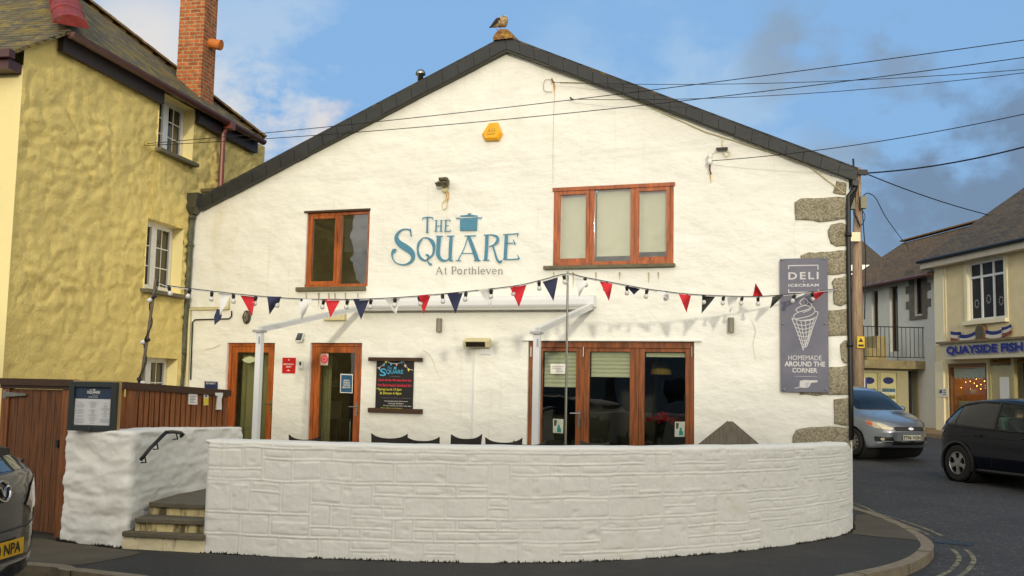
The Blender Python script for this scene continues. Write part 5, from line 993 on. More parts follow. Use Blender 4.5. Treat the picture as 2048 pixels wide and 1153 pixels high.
t = FTh('pendant_lamp', 'yellow woven pendant lampshade hanging behind the right french door', 'lamp', 1322, 720, -1.2); q = FA.p(1322, 737, -1.2); m = M(); m.lathe([(.06, .12), (.15, .04), (.17, -.1), (.165, -.1), (.14, .03), (.05, .11)], q, n=18); t.part('lamp_shade', m, mat('straw_shade', (176, 140, 60), .8, .3, 30)); m = M(); m.tube([q+Vector((0, 0, .1)), Vector((q.x, q.y, 2.6))], .006, 6); t.part('cord', m, black_plastic)
m = M(); q = FA.p(1325, 838, -1.0); rr = random.Random(5)
for k in range(40):
    c = q+Vector((rr.gauss(0, .13), rr.gauss(0, .06), rr.gauss(0, .035))); a = rr.random()*6.28; m.add([c+Vector((math.cos(a)*.06, 0, math.sin(a)*.03)), c+Vector((-math.sin(a)*.02, -.02, .02)), c-Vector((math.cos(a)*.06, 0, math.sin(a)*.03)), c+Vector((math.sin(a)*.02, .02, -.02))], [(0, 1, 2, 3)])
S('flowers', 'red flowers on a table behind the right french door', 'flowers', FA, m, mat('red_petals', (190, 24, 30), .6), recalc=False)
t = FTh('dining_chair', 'pale backed dining chair seen through the second timber door', 'chair', 672, 850, -1.6); q = FA.p(672, 826, -1.6); m = M(); m.box(q.x-.2, q.x+.1, q.y, q.y+.03, q.z-.12, q.z+.22); t.part('backrest', m, mat('pale_leather', (176, 166, 150), .4), bevel=.01); m = M(); m.box(q.x-.2, q.x+.1, q.y+.03, q.y+.42, q.z-.16, q.z-.12); t.part('seat', m, mat('brown_leather', (84, 60, 44), .5), bevel=.01); m = M()
for dx in (-.19, .09):
    for dy in (.02, .4): m.tube([(q.x+dx, q.y+dy, q.z-.14), (q.x+dx, q.y+dy, TER)], .012)
t.part('legs', m, steel)
t = FTh('wall_light', 'small white reading lamp inside the second timber door', 'lamp', 671, 770, -2.0); q = FA.p(671, 768, -2.0); m = M(); m.lathe([(.1, -.05), (.12, .0), (.05, .06)], q, n=12); t.part('lamp_shade', m, mat('cream_shade', (200, 190, 160), .7)); m = M(); m.tube([q, q+Vector((.03, 0, .5))], .008); t.part('cord', m, steel)
# ------------------------------------------------------------------ yellow cottage
sA, zA = HS.sz(45, 130); sB, zB = HS.sz(133, 86); sC, zC = HS.sz(528, 290); zE = (zB+zC)/2+.02; sBk = sC+.05; s0 = (HS.sz(45, 130)[0]+HS.sz(8, 740)[0])/2
YT = Th('cottage', 'yellow rubble walled cottage with a mossy slate hipped roof', 'building', HS, ((s0+sBk)/2, 0, 0))
def yh(xl, xr, yt, yb):
    sl_ = HS.sz(xl, (yt+yb)/2)[0]; sr_ = HS.sz(xr, (yt+yb)/2)[0]; sm = (xl+xr)/2; return [sl_, sr_, HS.sz(sm, yb)[1], HS.sz(sm, yt)[1]]
YW = [yh(316, 387, 214, 317), yh(291, 364, 447, 592), yh(280, 352, 716, 860)]
YW[0][3] = HS.sz(350, 199)[1]; YW[0][2] = HS.sz(350, 312)[1]; YW[1][3] = HS.sz(340, 450)[1]; YW[1][2] = HS.sz(325, 584)[1]; YW[2][2] = YW[2][3]-1.25
def dY(s, z):
    p = Vector((s, z, 0)); a = noise.noise(Vector((s*1.1, z*1.4, 1)))*.03
    q = Vector((s*2.0+.5*noise.noise(p*2.2), z*3.3+.55*noise.noise(p*2.4+Vector((9, 0, 0))), .5)); v = noise.voronoi(q)[0]; e1 = v[1]-v[0]
    hid = noise.noise(Vector((s*.7, z*.9, 4)))            # where the stones show through the thick paint
    b = min(.16, e1)*.22*(.55+.9*hid) + .012*noise.noise(q*1.7)
    c = fbm(Vector((s*4, z*8, 2)), 5)*.022+fbm(Vector((s*15, z*22, 5)), 3)*.007 - .02*max(0, noise.noise(Vector((s*3, z*9, 12)))-.38)
    k = 1.0 if z > 3.0 else .45+.55*max(0, (z-2)/1.0)
    e = min(1, (sBk-s)/.1, (s-s0)/.12)
    return (a+b*1.4+c*1.3-.03)*k*max(0, e)
sm_ = (sB+sC)/2; dd = ray(114, -40); A0 = HS.W((sm_, 0, 0)); cE = Vector((0, 0, EYE)); tt = (A0-cE).dot(HS.ax)/dd.dot(HS.ax); AP = HS.loc(cE+dd*tt); ov = .22
sBo, sCo = HS.p(139, 84, .22).x, HS.p(527, 285, .22).x; eA = Vector((sBo, -ov, zE+.02)); n_f = (AP-eA).cross(Vector((0, 1, 0))).normalized()
def roofz(s): return eA.z+(s-eA.x)*(-n_f.x/n_f.z)-.03
m = M(); wall_mesh(m, s0, sBk, 0, max(zA, zE)+.35, [h+[.24] for h in YW], .045, dY, clip=lambda s: min(zE, roofz(s)), rmi=1)
YT.part('wall', m, [yellow_rough, yellow_smooth], smooth=True, recalc=False)
m = M(); wd = 5.0; m.add([(s0, 0, 0), (s0, 0, zA), (s0, wd, zA), (s0, wd, 0)], [(0, 1, 2, 3)]); YT.part('front_wall', m, yellow_smooth); m = M(); m.add([(sBk, 0, 0), (sBk, wd, 0), (sBk, wd, zE), (sBk, 0, zE)], [(0, 1, 2, 3)])
# rounded corner between the two faces
YT.part('back_wall', m, yellow_smooth)
sm_ = (sB+sC)/2; dd = ray(114, -40); A0 = HS.W((sm_, 0, 0)); cE = Vector((0, 0, EYE)); tt = (A0-cE).dot(HS.ax)/dd.dot(HS.ax); AP = HS.loc(cE+dd*tt)
print('cottage apex', AP, 'zE', zE, 'zA', zA, s0, sB, sC)
ov = .22
ridge_far = Vector((AP.x, AP.y+8, AP.z))
m = M(); eA = Vector((sBo, -ov, zE+.02)); eB = Vector((sCo, -ov, zE+.02))
def slab(m, P, th):
    n_ = Vector((0, 0, 0))
    for i in range(len(P)): n_ += P[i].cross(P[(i+1) % len(P)])
    n_.normalize(); n_ = n_ if n_.z > 0 else -n_; m.flat(P, n_*th)
slab(m, [eA, eB, AP], .05); 
# the front slope falls to the lower front eave
fe0 = Vector((s0-.25, .0, zA-.12)); fslope = AP-eA
def on_front(s):   # point on hip line extended / front plane lower edge
    return s
n_f = (AP-eA).cross(Vector((0, 1, 0))).normalized()
zfe = eA.z+(s0-.25-eA.x)*(-n_f.x/n_f.z) if abs(n_f.z) > 1e-6 else zA
F1, F2 = Vector((s0-.25, -.02, zfe)), Vector((s0-.25, 8, zfe))
slab(m, [eA, F1, F2, ridge_far, AP], .05)
n_b = (AP-eB).cross(Vector((0, 1, 0))).normalized(); zbe = eB.z; slab(m, [eB, AP, ridge_far, Vector((sCo, 8, eB.z))], .05)
cottage_slate = brickmat('mossy_slate', (112, 102, 78), (84, 78, 62), (34, 31, 26), .30, .085, .010, .9, axis='auto', moss=[(4, .50, (150, 128, 36), .75), (1.6, .52, (112, 98, 40), .6), (22, .6, (170, 152, 80), .6)])
YT.part('roof', m, cottage_slate)
m = M()
def ridge_row(m, a, b, n, r=.13):
    d = b-a; side = Vector((-d.y, d.x, 0)); side = side.normalized() if side.length > 1e-6 else Vector((1, 0, 0)); up = d.cross(side).normalized(); up = up if up.z > 0 else -up
    for k in range(n):
        p, q = a.lerp(b, k/n), a.lerp(b, (k+1.04)/n); vs = []
        for (c, rr) in ((p, r), (q, r*.93)): vs += [c+side*rr*1.15*math.cos(math.pi*j/8)+up*(rr*.75*math.sin(math.pi*j/8)+.03) for j in range(9)]
        m.add(vs, [(j, j+1, j+10, j+9) for j in range(8)]+[list(range(9)), list(range(17, 8, -1))])
hip_red = mat('red_hip_tile', (150, 52, 44), .75, .35, 6, col2=(104, 34, 32), bump=.3, bscale=20, stain=[(5, .58, (110, 100, 84), .6, (1, 1, 1))])
ridge_row(m, eA+Vector((-.02, -.02, .02)), AP, 6, .21); YT.part('hip_tiles', m, hip_red, smooth=False)
m = M(); ridge_row(m, eB, AP, 16, .10); YT.part('hip_tiles', m, mat('lichen_hip_tile', (132, 106, 58), .85, .4, 8, col2=(74, 56, 40), bump=.4, bscale=25))
m = M(); fz = YW[0]
m.box(sBo+.04, fz[0]-.02, -.10, -.02, zE-.27, zE-.02); m.box(fz[1]+.02, sCo, -.10, -.02, zE-.27, zE-.02); YT.part('fascia', m, mat('dark_fascia', (52, 42, 40), .6))
m = M(); n = 8; prof = [(-.22-.075*math.cos(math.pi*k/n), zE-.01-.09*math.sin(math.pi*k/n)) for k in range(n+1)]
m.add([(sBo, y, z) for y, z in prof]+[(sCo, y, z) for y, z in prof], [(i, i+1, n+2+i, n+1+i) for i in range(n)]+[list(range(n+1)), list(range(2*n+1, n, -1))]); YT.part('gutter', m, mat('brown_gutter', (92, 56, 46), .4, .2, 5))
m = M(); m.box(s0-.36, s0-.24, -.05, 7, zfe-.12, zfe-.01); m.box(s0-.27, s0-.0, .02, 7, zfe-.25, zfe-.12); YT.part('front_gutter', m, mat('maroon_gutter', (70, 34, 32), .4))
m = M(); q = HS.p(448, 240, .1); q2 = HS.p(438, 380, .1); m.tube([(q.x, -.2, zE-.08), (q.x, -.1, zE-.25), (q.x, -.09, 2.0)], .05, 10); m.box(q.x-.09, q.x+.09, -.3, -.14, zE-.16, zE+.0); YT.part('downpipe', m, mat('brown_pipe', (128, 66, 50), .4, .2, 5))
# windows of the cottage
for k, h in enumerate(YW):
    a, b, c, d = h; y = .20; fr_ = 371 if k == 0 else (346 if k == 1 else 341); bR = HS.sz(fr_, (210+310)/2 if k == 0 else (510 if k == 1 else 735), -y)[0]; bR = min(bR, b-.01); aL_ = a+.0
    m = M(); c2 = c+.02; frame_ring(m, aL_-.15, bR, c2, d+.01, .09, y, y+.06); midx = (max(a, aL_)+bR)/2-.03; m.box(midx-.085, midx+.085, y-.006, y+.055, c2+.07, d-.06); wfr = YT.part('window', m, white_upvc, bevel=.004)
    m = M(); m.box(aL_-.1, bR-.06, y+.035, y+.045, c2+.06, d-.06); YT.part('pane', m, pane_dark, parent=wfr); m = M()
    for (u0, u1) in ((aL_-.08, midx-.085), (midx+.085, bR-.09)):
        um = (u0+u1)/2; m.box(um-.009, um+.009, y+.026, y+.036, c2+.07, d-.06)
        for j in (1, 2): z = c2+.07+(d-.06-c2-.07)*j/3; m.box(u0, um-.01, y+.026, y+.0355, z-.009, z+.009); m.box(um+.01, u1, y+.026, y+.0355, z-.009, z+.009)
    YT.part('glazing_bar', m, white_upvc, parent=wfr); m = M(); m.box(a-.08, b+.06, -.12, .26, c-.07, c-.002); YT.part('sill', m, stone_sill, parent=wfr, bevel=.01)
    m = M(); m.box(b, b+.002, -.002, .0, c, d)
# chimney
zr = HS.p(375, 190, -.25).z; c0, c1 = HS.p(349, 150, -.15).x, HS.p(404, 150, -.15).x
cs0 = HS.p(404, 195, -.1).x; m = M(); wdt = .62
# near face spans y (into the house), right face spans s
CF = HS; right_edge = HS.p(404, 130, -.18); sN = right_edge.x; far = HS.p(430, 130, -.18).x
dl_ = ray(354, 130); tt = (HS.W((sN, 0, 0))-cE).dot(HS.ax)/dl_.dot(HS.ax); yN = HS.loc(cE+dl_*tt).y
print('chimney', sN, far, yN)
far = min(far, sN+.95)
m.box(sN, far, .18, yN, zE-.3, 11.0); brick = brickmat('orange_brick', (188, 102, 52), (150, 78, 40), (166, 146, 108), .215, .074, .012, .8, moss=[(4, .62, (120, 92, 44), .4)])
ch = YT.part('chimney', m, brick); m = M(); q = HS.p(428, 86, -.18); m.tube([(q.x-.25, .35, q.z), (q.x-.25, -.0, q.z-.02), (q.x-.25, -.2, q.z-.03)], [.1, .1, .11], 14); 
m = M(); cq = Vector(((sN+far)/2, .18, HS.p(415, 84, -.18).z)); m.tube([cq, cq+Vector((0, -.24, -.05))], [.095, .10], 14, caps=False); m.tube([cq+Vector((0, .0, 0)), cq+Vector((0, -.24, -.05))], [.08, .085], 14); YT.part('flue_pipe', m, mat('terracotta', (204, 120, 50), .7, .2, 8), parent=ch)
m = M(); m.box(sN-.012, far+.012, .165, yN+.012, zE-.2, zE+.22)
for k in range(4): m.box(sN-.02, sN+.0, .2+k*.2, .2+k*.2+.22, zE+.1, zE+.33+.13*k)
YT.part('flashing', m, mat('lead_flashing', (120, 116, 104), .6, .3, 8), parent=ch)
# cables on the cottage wall
m = M(); m.tube(catmull([HS.p(x, y, .04) for x, y in [(292, 288), (296, 300), (312, 306), (312, 320), (308, 380), (303, 440)]], 5), .010, 6); m.tube([HS.p(292, 288, -.02), HS.p(292, 288, .14)], .02); S('cottage_cable', 'yellow painted cable looping down the cottage wall below its bracket', 'cable', HS, m, mat('yellow_cable', (200, 176, 80), .6))
# low outbuilding roof between the cottage and the gable
m = M(); q = FA.p(372, 388, -.35); m.box(q.x-.05, q.x+.75, .3, 1.2, q.z-.32, q.z); m.box(q.x-.08, q.x+.8, .25, 1.25, q.z, q.z+.06); S('roof_upstand', 'small grey boxed upstand in the gap beside the left eave', 'upstand', FA, m, [mat('grey_board', (110, 100, 74), .8, .2, 5)])
# ------------------------------------------------------------------ fish shop
cream = mat('cream_pebbledash', (232, 214, 168), .9, .1, 3, bump=.6, bscale=45, bdist=.02)
cream_s = mat('cream_smooth_trim', (236, 226, 192), .7, .06, 3)
grey_ren = mat('pale_grey_render', (206, 206, 198), .85, .06, 3, bump=.2, bscale=20)
moss_roof = brickmat('brown_mossy_slate', (122, 96, 62), (92, 76, 54), (40, 34, 28), .3, .10, .008, .8, axis='auto', moss=[(1.2, .55, (120, 88, 36), .6), (14, .62, (160, 140, 90), .5)])
dark_roof = brickmat('dark_brown_slate', (104, 88, 64), (78, 68, 54), (36, 32, 28), .3, .10, .008, .8, axis='auto', moss=[(16, .62, (150, 128, 80), .5), (1.5, .6, (92, 72, 36), .5)])
ST = Th('fish_shop', 'cream rendered fish shop with an upstairs window and a blue lettered sign', 'building', FS, (4, 0, .2))
bz = rz(34)+.12
e0, e1 = FS.p(1858, 517, .35), FS.p(2046, 462, .35); zev = (e0.z+e1.z)/2; s0 = FS.p(1871, 640).x; s1 = 11.0
hw = [FS.p(1936, 580).x, FS.p(2009, 580).x, FS.p(1972, 640).z, FS.p(1972, 520).z]; hs = [FS.p(1897, 800).x, FS.p(1975, 800).x, FS.p(1930, 850).z, FS.p(1935, 727).z]; hdr = [FS.p(1977, 800).x, FS.p(1977, 800).x+2.9, bz, FS.p(2000, 715).z]
m = M(); wall_mesh(m, s0, s1, 0, zev-.02, [hw+[.15], hs+[.18], hdr+[1.2]], .25, rmi=1); m.add([(s0, 0, 0), (s0, 9, 0), (s0, 9, zev), (s0, 0, zev)], [(0, 1, 2, 3)], 0)
ridge = zev+2.9; m.add([(s0, 0, zev-.02), (s0, 4, ridge-.1), (s0, 9, zev-.02)], [(0, 1, 2)]); ST.part('wall', m, [cream, cream_s], recalc=False)
m = M(); slab(m, [Vector((s0-.25, -.4, zev-.12)), Vector((s1, -.4, zev-.12)), Vector((s1, 4, ridge)), Vector((s0-.25, 4, ridge))], .08); slab(m, [Vector((s0-.25, 4, ridge)), Vector((s1, 4, ridge)), Vector((s1, 9, zev-.1)), Vector((s0-.25, 9, zev-.1))], .08); ST.part('roof', m, dark_roof)
m = M(); m.box(s0-.27, s1, -.37, -.34, zev-.42, zev-.16); m.box(s0-.27, s1, -.34, 0, zev-.42, zev-.38); ST.part('fascia', m, mat('off_white_fascia', (190, 180, 160), .6)); m = M(); m.tube([(s0-.35, -.42, zev-.17), (s1, -.42, zev-.17)], .06, 8); ST.part('gutter', m, black_plastic)
m = M(); m.box(s0, s0+.55, -.03, .01, 3.2, zev-.42); m.box(s0+.62, s0+.68, -.02, .01, 3.2, zev-.42); ST.part('pilaster', m, cream_s)
pane_soft = mat('dark_netted_glass', (48, 40, 30), .35, .4, 3, spec=.15)
def sash(th, fr, h, y, nx, trans, mt=cream_s):
    a, b, c, d = h; m = M(); frame_ring(m, a, b, c, d, .08, y, y+.07); zt = c+(d-c)*trans; m.box(a+.08, b-.08, y+.003, y+.067, zt-.035, zt+.035)
    for k in range(1, nx): q = a+(b-a)*k/nx; m.box(q-.04, q+.04, y+.006, y+.064, c+.08, d-.08)
    w = th.part('window', m, mt); m = M(); m.box(a+.05, b-.05, y+.04, y+.05, c+.05, d-.05); th.part('pane', m, pane_soft, parent=w); return w
w = sash(ST, FS, hw, .06, 3, .74, white_upvc); m = M(); m.box(hw[0]-.2, hw[1]+.15, -.12, .1, hw[2]-.12, hw[2]-.002); ST.part('sill', m, cream_s, parent=w); m = M(); frame_ring(m, hw[0]-.17, hw[1]+.17, hw[2]-.125, hw[3]+.15, .155, -.03, -.001); ST.part('surround', m, cream_s, parent=w)
m = M()
for k in range(3):
    cx = hw[0]+(hw[1]-hw[0])*(k+.5)/3; 
    for j in range(9): a = 2*math.pi*j/9; m.prism(ell(cx+.1*math.cos(a), hw[2]+.55+.12*math.sin(a)+(.1 if k == 1 else 0), .03, .03, 6), .092, .094)
ST.part('window_flowers', m, mat('grey_white_flower_motif', (150, 150, 150), .7), parent=w)
# shop sign board
sg = Th('shop_sign', 'cream sloping fascia sign with large blue QUAYSIDE FISH lettering', 'sign', FS, FS.p(1960, 720, .3)); OS = .42
sa, sb = FS.p(1880, 700, OS), FS.p(1889, 721, OS); zt = FS.p(1960, 684, OS).z; zb = FS.p(1960, 717, OS).z; s_end = 10.5
m = M(); m.add([(sa.x, -OS-.02, zt), (s_end, -OS-.02, zt), (s_end, -OS+.02, zb), (sa.x+.1, -OS+.02, zb), (sa.x, .0, zt), (s_end, 0, zt), (s_end, 0, zb), (sa.x+.1, 0, zb)], [(0, 1, 2, 3), (4, 7, 6, 5), (0, 4, 5, 1), (3, 2, 6, 7), (0, 3, 7, 4), (1, 5, 6, 2)]); sg.part('board', m, mat('cream_sign_board', (216, 208, 176), .6, .05, 3))
m = M(); m.box(sa.x-.05, s_end, -OS-.12, 0, zt+.002, zt+.07); sg.part('cornice', m, mat('weathered_cornice', (140, 122, 92), .8, .3, 5))
tl, tr = FS.p(1894, 718, OS+.03).x, FS.p(2047, 690, OS+.03).x; m = M(); text(m, 'QUAYSIDE FISH', FS, (tl+.05, tr+.05, zb+.085, zt-.115), OS+.028, bold=.035); sg.part('letter_shadow', m, mat('lilac_letter_edge', (150, 150, 190), .6), recalc=False); m = M(); text(m, 'QUAYSIDE FISH', FS, (tl, tr, zb+.115, zt-.085), OS+.05, bold=.045); sg.part('lettering', m, mat('royal_blue_letter', (24, 30, 128), .4), recalc=False)
# swag and oval plaque
em = Th('swag_plaque', 'blue white and red painted swag with an oval plaque over the shop sign', 'shop ornament', FS, FS.p(1960, 680, .1)); cols = [mat('swag_blue', (30, 44, 120), .6), mat('swag_white', (214, 206, 190), .7), mat('swag_red', (136, 72, 60), .7)]
def swag(P, off):
    for k in range(3):
        m = M(); n = 12; vs = []
        for i in range(n+1):
            u = i/n; x = P[0][0]+(P[1][0]-P[0][0])*u; yt = P[0][1]+(P[1][1]-P[0][1])*u+off*4*u*(1-u)*.5; h = P[2]
            vs += [FS.p(x, yt+h*k/3, .10), FS.p(x, yt+h*(k+1)/3, .10)]
        nn = len(vs); vs2 = [v+Vector((0, .03, 0)) for v in vs]; m.add(vs+vs2, [(2*i, 2*i+2, 2*i+3, 2*i+1) for i in range(n)]+[(nn+2*i, nn+2*i+1, nn+2*i+3, nn+2*i+2) for i in range(n)]+[(2*i, nn+2*i, nn+2*i+2, 2*i+2) for i in range(n)]+[(2*i+1, 2*i+3, nn+2*i+3, nn+2*i+1) for i in range(n)]); em.part('swag', m, cols[k], recalc=False)
swag(((1916, 668), (1953, 661), 22), 10); swag(((1968, 659), (2007, 657), 22), 10); swag(((1901, 663), (1920, 664), 19), 2); swag(((2003, 655), (2021, 649), 18), 3)
m = M(); m.prism([FS.sz(x, y, .14) for x, y in ell(1960, 666, 9, 17, 20)], -.16, -.02); em.part('oval_plaque', m, mat('brown_plaque', (120, 92, 58), .6, .4, 8)); m = M(); m.prism([FS.sz(x, y, .165) for x, y in ell(1960, 666, 6.5, 13.5, 20)], -.172, -.16); em.part('plaque_field', m, mat('green_brown_field', (96, 92, 68), .6, .5, 14))
# shop window with a lit display
w = Th('shop_display', 'warm lit christmas display behind the fish shop window', 'window display', FS, ((hs[0]+hs[1])/2, .9, hs[2])); a, b, c, d = hs
m = M(); m.box(a-.3, b+.3, 1.5, 1.55, c-.3, d+.3); m.box(a-.3, b+.3, .16, 1.5, c-.35, c-.02); m.box(a-.3, a-.25, .16, 1.5, c, d); m.box(a-.3, b+.3, .2, 1.5, d+.02, d+.1); w.part('display_box', m, mat('orange_panelling', (196, 140, 76), .6, .2, 3))
m = M(); rr = random.Random(9)
for k in range(60): q = (rr.uniform(a, b), rr.uniform(.35, 1.4), c+(d-c)*(.72+.14*math.sin(k*.4))); m.lathe([(.001, -.014), (.014, 0), (.001, .014)], q, n=6)
w.part('fairy_lights', m, emis('warm_fairy_lights', (255, 180, 80), 14)); m = M()
for k in range(26): q = (a+.15+rr.random()*(b-a-.3), .3+rr.random()*.2, c+(d-c)*(.78+.04*rr.random())); m.lathe([(.001, -.06), (.05, -.03), (.06, 0), (.05, .03), (.001, .06)], q, n=8)
w.part('baubles', m, mat('red_baubles', (150, 30, 40), .2, .3, 3)); m = M()
for k in range(3): m.box(a+.6, b-.1, .7, 1.3, c+.3+k*.45, c+.33+k*.45)
m.box(a+.1, a+.8, .3, .8, c, c+.75)
for k in range(14): x_ = a+.15+rr.random()*(b-a-.4); z_ = c+.05+rr.random()*1.0; m.box(x_, x_+.16, .35+.4*rr.random(), .8, z_, z_+.14)
w.part('shelves', m, mat('pale_cabinet', (170, 160, 130), .5))
lp_ = bpy.data.lights.new('display_lamp', 'POINT'); lp_.energy = 22; lp_.color = (1, .72, .42); lp_.shadow_soft_size = .15; lo_ = bpy.data.objects.new('display_lamp', lp_); C.objects.link(lo_); lo_.parent = w.o; lo_.location = Vector(((a+b)/2, .75, d-.35))-w.org
sh = Th('shop_window', 'large shop window with a white scalloped valance under the fish sign', 'shop window', FS, ((a+b)/2, 0, c)); m = M(); frame_ring(m, a, b, c, d, .12, .02, .16); sh.part('frame', m, mat('stained_shopfront_wood', (120, 78, 40), .5, .2, 4)); m = M(); m.box(a+.1, b-.1, .08, .09, c+.1, d-.1); sh.part('pane', m, glass('shop_glass', (.9, .92, .9), ior=1.35)); m = M(); pts = [(a+.14, d-.13)]; n = 8
for k in range(n): u0 = a+.14+(b-a-.28)*k/n; u1 = a+.14+(b-a-.28)*(k+1)/n; pts += [(u0+(u1-u0)*t_, d-.42-.09*math.sin(math.pi*t_)) for t_ in (.02, .25, .5, .75, .98)]
pts.append((b-.14, d-.13)); m.prism(pts, .14, .15); sh.part('valance', m, mat('white_valance', (206, 206, 190), .8))
# doorway panel and shop door recess
a, b, c, d = hdr; m = M(); m.box(a, a+.12, .0, .12, c, d); m.box(a+.12, a+1.15, .03, .06, c+.9, d-.25); m.box(a+.12, a+1.15, .02, .1, c, c+.9); m.box(a+1.15, a+1.28, .0, .12, c, d)
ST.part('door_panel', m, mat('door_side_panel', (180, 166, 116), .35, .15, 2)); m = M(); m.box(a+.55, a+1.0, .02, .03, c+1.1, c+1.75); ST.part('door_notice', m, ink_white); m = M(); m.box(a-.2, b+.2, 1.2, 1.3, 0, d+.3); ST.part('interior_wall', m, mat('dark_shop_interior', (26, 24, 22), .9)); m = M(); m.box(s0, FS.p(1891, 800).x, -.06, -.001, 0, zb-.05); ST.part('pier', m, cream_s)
# parking sign
m = M(); pxpoly(m, FS, [(1878, 778), (1894, 777), (1894, 794), (1878, 795)], .08, .02); t = FTh('parking_sign', 'small white parking restriction sign on the fish shop pier', 'sign', 1886, 795, .08, FS); t.part('plate', m, ink_white); m = M(); pxpoly(m, FS, [(1879, 780), (1884, 779.7), (1884, 787), (1879, 787.2)], .084, .003); t.part('blue_panel', m, mat('parking_blue', (40, 60, 150), .5)); m = M()
for k in range(3): pxpoly(m, FS, [(1886, 780.5+4*k), (1892, 780.2+4*k), (1892, 782+4*k), (1886, 782.2+4*k)], .084, .003)
q0, q1 = FS.sz(1880.3, 786, .087), FS.sz(1883, 781, .087); text(m, 'P', FS, (q0[0], q1[0], q0[1], q1[1]), .089, bold=.02); t.part('lettering', m, ink_grey, recalc=False)
# ------------------------------------------------------------------ balcony building
BT = Th('balcony_building', 'white and stone building with a railed balcony over a shopfront', 'building', FS, (-2.5, 0, .3)); BY = .25
FB = Fr(FS.W((0, BY, 0)), FS.ax); bp = lambda x, y, o=0: FB.p(x, y, o)+Vector((0, BY, 0))
BT.fr = FB; BT.org = Vector((-2.5, 0, .3)); BT.o.location = FB.W(BT.org)
eL = FB.p(1728, 571, .4); eR = FB.p(1866, 537, .4); ze = (eL.z+eR.z)/2; sL_ = -7.5; sR_ = FS.p(1871, 700).x+.02
hb = [FB.p(1829, 595).x, FB.p(1845, 595).x, FB.p(1837, 629).z, FB.p(1837, 556).z]; hd1 = [FB.p(1780, 650).x, FB.p(1797, 650).x, 3.1, FB.p(1788, 572).z]; hd2 = [FB.p(1744, 650).x, FB.p(1757, 650).x, 3.1, FB.p(1750, 582).z]; hw2 = [FB.p(1862, 590).x, FB.p(1875, 590).x, FB.p(1866, 625).z, FB.p(1866, 554).z]; hw2[1] = min(hw2[1], sR_-.02)
m = M(); wall_mesh(m, sL_, sR_, 0, ze, [hb+[.2], hd1+[.25], hd2+[.25]], .4); m.add([(sL_, 0, 0), (sL_, 0, ze), (sL_, 8, ze), (sL_, 8, 0)], [(0, 1, 2, 3)]); BT.part('wall', m, grey_ren, recalc=False)
rA, rB_ = FB.p(1805, 503, -3.6), FB.p(2003, 416, -3.6); zr_ = (rA.z*.5+rB_.z*.5); m = M(); P4 = [Vector((sL_-.3, -.45, ze-.12)), Vector((sR_-.03, -.45, ze-.12)), Vector((sR_+2, 3.6, zr_)), Vector((rA.x, 3.6, zr_))]; slab(m, P4, .1); slab(m, [Vector((rA.x, 3.6, zr_)), Vector((sR_+2, 3.6, zr_)), Vector((sR_+2, 8, ze)), Vector((sL_-.3, 8, ze))], .1); slab(m, [Vector((sL_-.3, -.45, ze-.12)), Vector((rA.x, 3.6, zr_)), Vector((sL_-.3, 8, ze-.12))], .1); BT.part('roof', m, moss_roof)
m = M(); ridge_row(m, Vector((rA.x, 3.6, zr_+.03)), Vector((sR_+2, 3.6, zr_+.03)), 18, .13); BT.part('ridge_tiles', m, mat('mossy_ridge', (126, 92, 44), .85, .4, 8)); m = M(); m.tube([(sL_-.3, -.5, ze-.14), (sR_, -.5, ze-.14)], .05, 8); BT.part('gutter', m, mat('dark_red_gutter', (92, 46, 36), .4))
stone = mat('grey_quoin_block', (110, 104, 92), .85, .25, 6, bump=.3, bscale=20)
w = sash(BT, FB, hb, .1, 2, .99, mat('dark_frame', (44, 40, 36), .5)); m = M(); r = random.Random(3); k = 0; z = hb[2]-.05
while z < hb[3]+.1:
    l = .55 if k % 2 else .32; m.box(hb[0]-l, hb[0]-.002, -.03, .01, z, z+.27); m.box(hb[1]+.002, hb[1]+l, -.03, .01, z, z+.27); z += .28; k += 1
m.box(hb[0]-.3, hb[1]+.3, -.05, .01, hb[2]-.18, hb[2]-.06); BT.part('stone_surround', m, stone, parent=w)
for h in (hd1, hd2):
    m = M(); frame_ring(m, h[0], h[1], h[2], h[3], .09, .12, .2); dr = BT.part('door', m, mat('brown_door', (72, 50, 34), .5)); m = M(); m.box(h[0]+.08, h[1]-.08, .15, .16, h[2]+.1, h[3]-.08); BT.part('pane', m, pane_dark, parent=dr)
# projecting shopfront below the balcony, facing the camera
yq = -2.35; sF = FB.p(1806, 800).x
cF = atY(1868, 730, 35.2); KF = Fr((cF.x, cF.y, 0), (1.0, .10)); kx = lambda x, y=740, o=0: KF.p(x, y, o)
sh2 = Th('balcony', 'stained concrete balcony with thin iron railings on the white building', 'balcony', KF, (-1, 0, 2.9)); zb0, zb1 = kx(1800, 738).z, kx(1800, 722).z; xa, xb = kx(1727).x, kx(1862).x
m = M(); m.box(xa, xb, -.1, 6, zb0, zb1); sh2.part('slab', m, mat('stained_slab_edge', (156, 142, 104), .85, .35, 3, stain=[(2, .55, (70, 60, 40), .7, (1, 1, .5))])); m = M(); zr1 = kx(1800, 655).z; zl = zb1+.12
for k in range(17): x = xa+(xb-xa)*k/16; m.tube([(x, -.05, zl-.12 if k % 8 == 0 else zl), (x, -.05, zr1)], .011 if k % 8 else .016, 6)
m.tube([(xa, -.05, zr1), (xb, -.05, zr1)], .018, 6); m.tube([(xa, -.05, zl), (xb, -.05, zl)], .014, 6)
for k in range(14): y = -.05+k*.35; m.tube([(xa, y, zl), (xa, y, zr1)], .011, 6)
m.tube([(xa, -.05, zr1), (xa, 4.6, zr1)], .018, 6); m.tube([(xa, -.05, zl), (xa, 4.6, zl)], .014, 6); sh2.part('railing', m, black_metal)
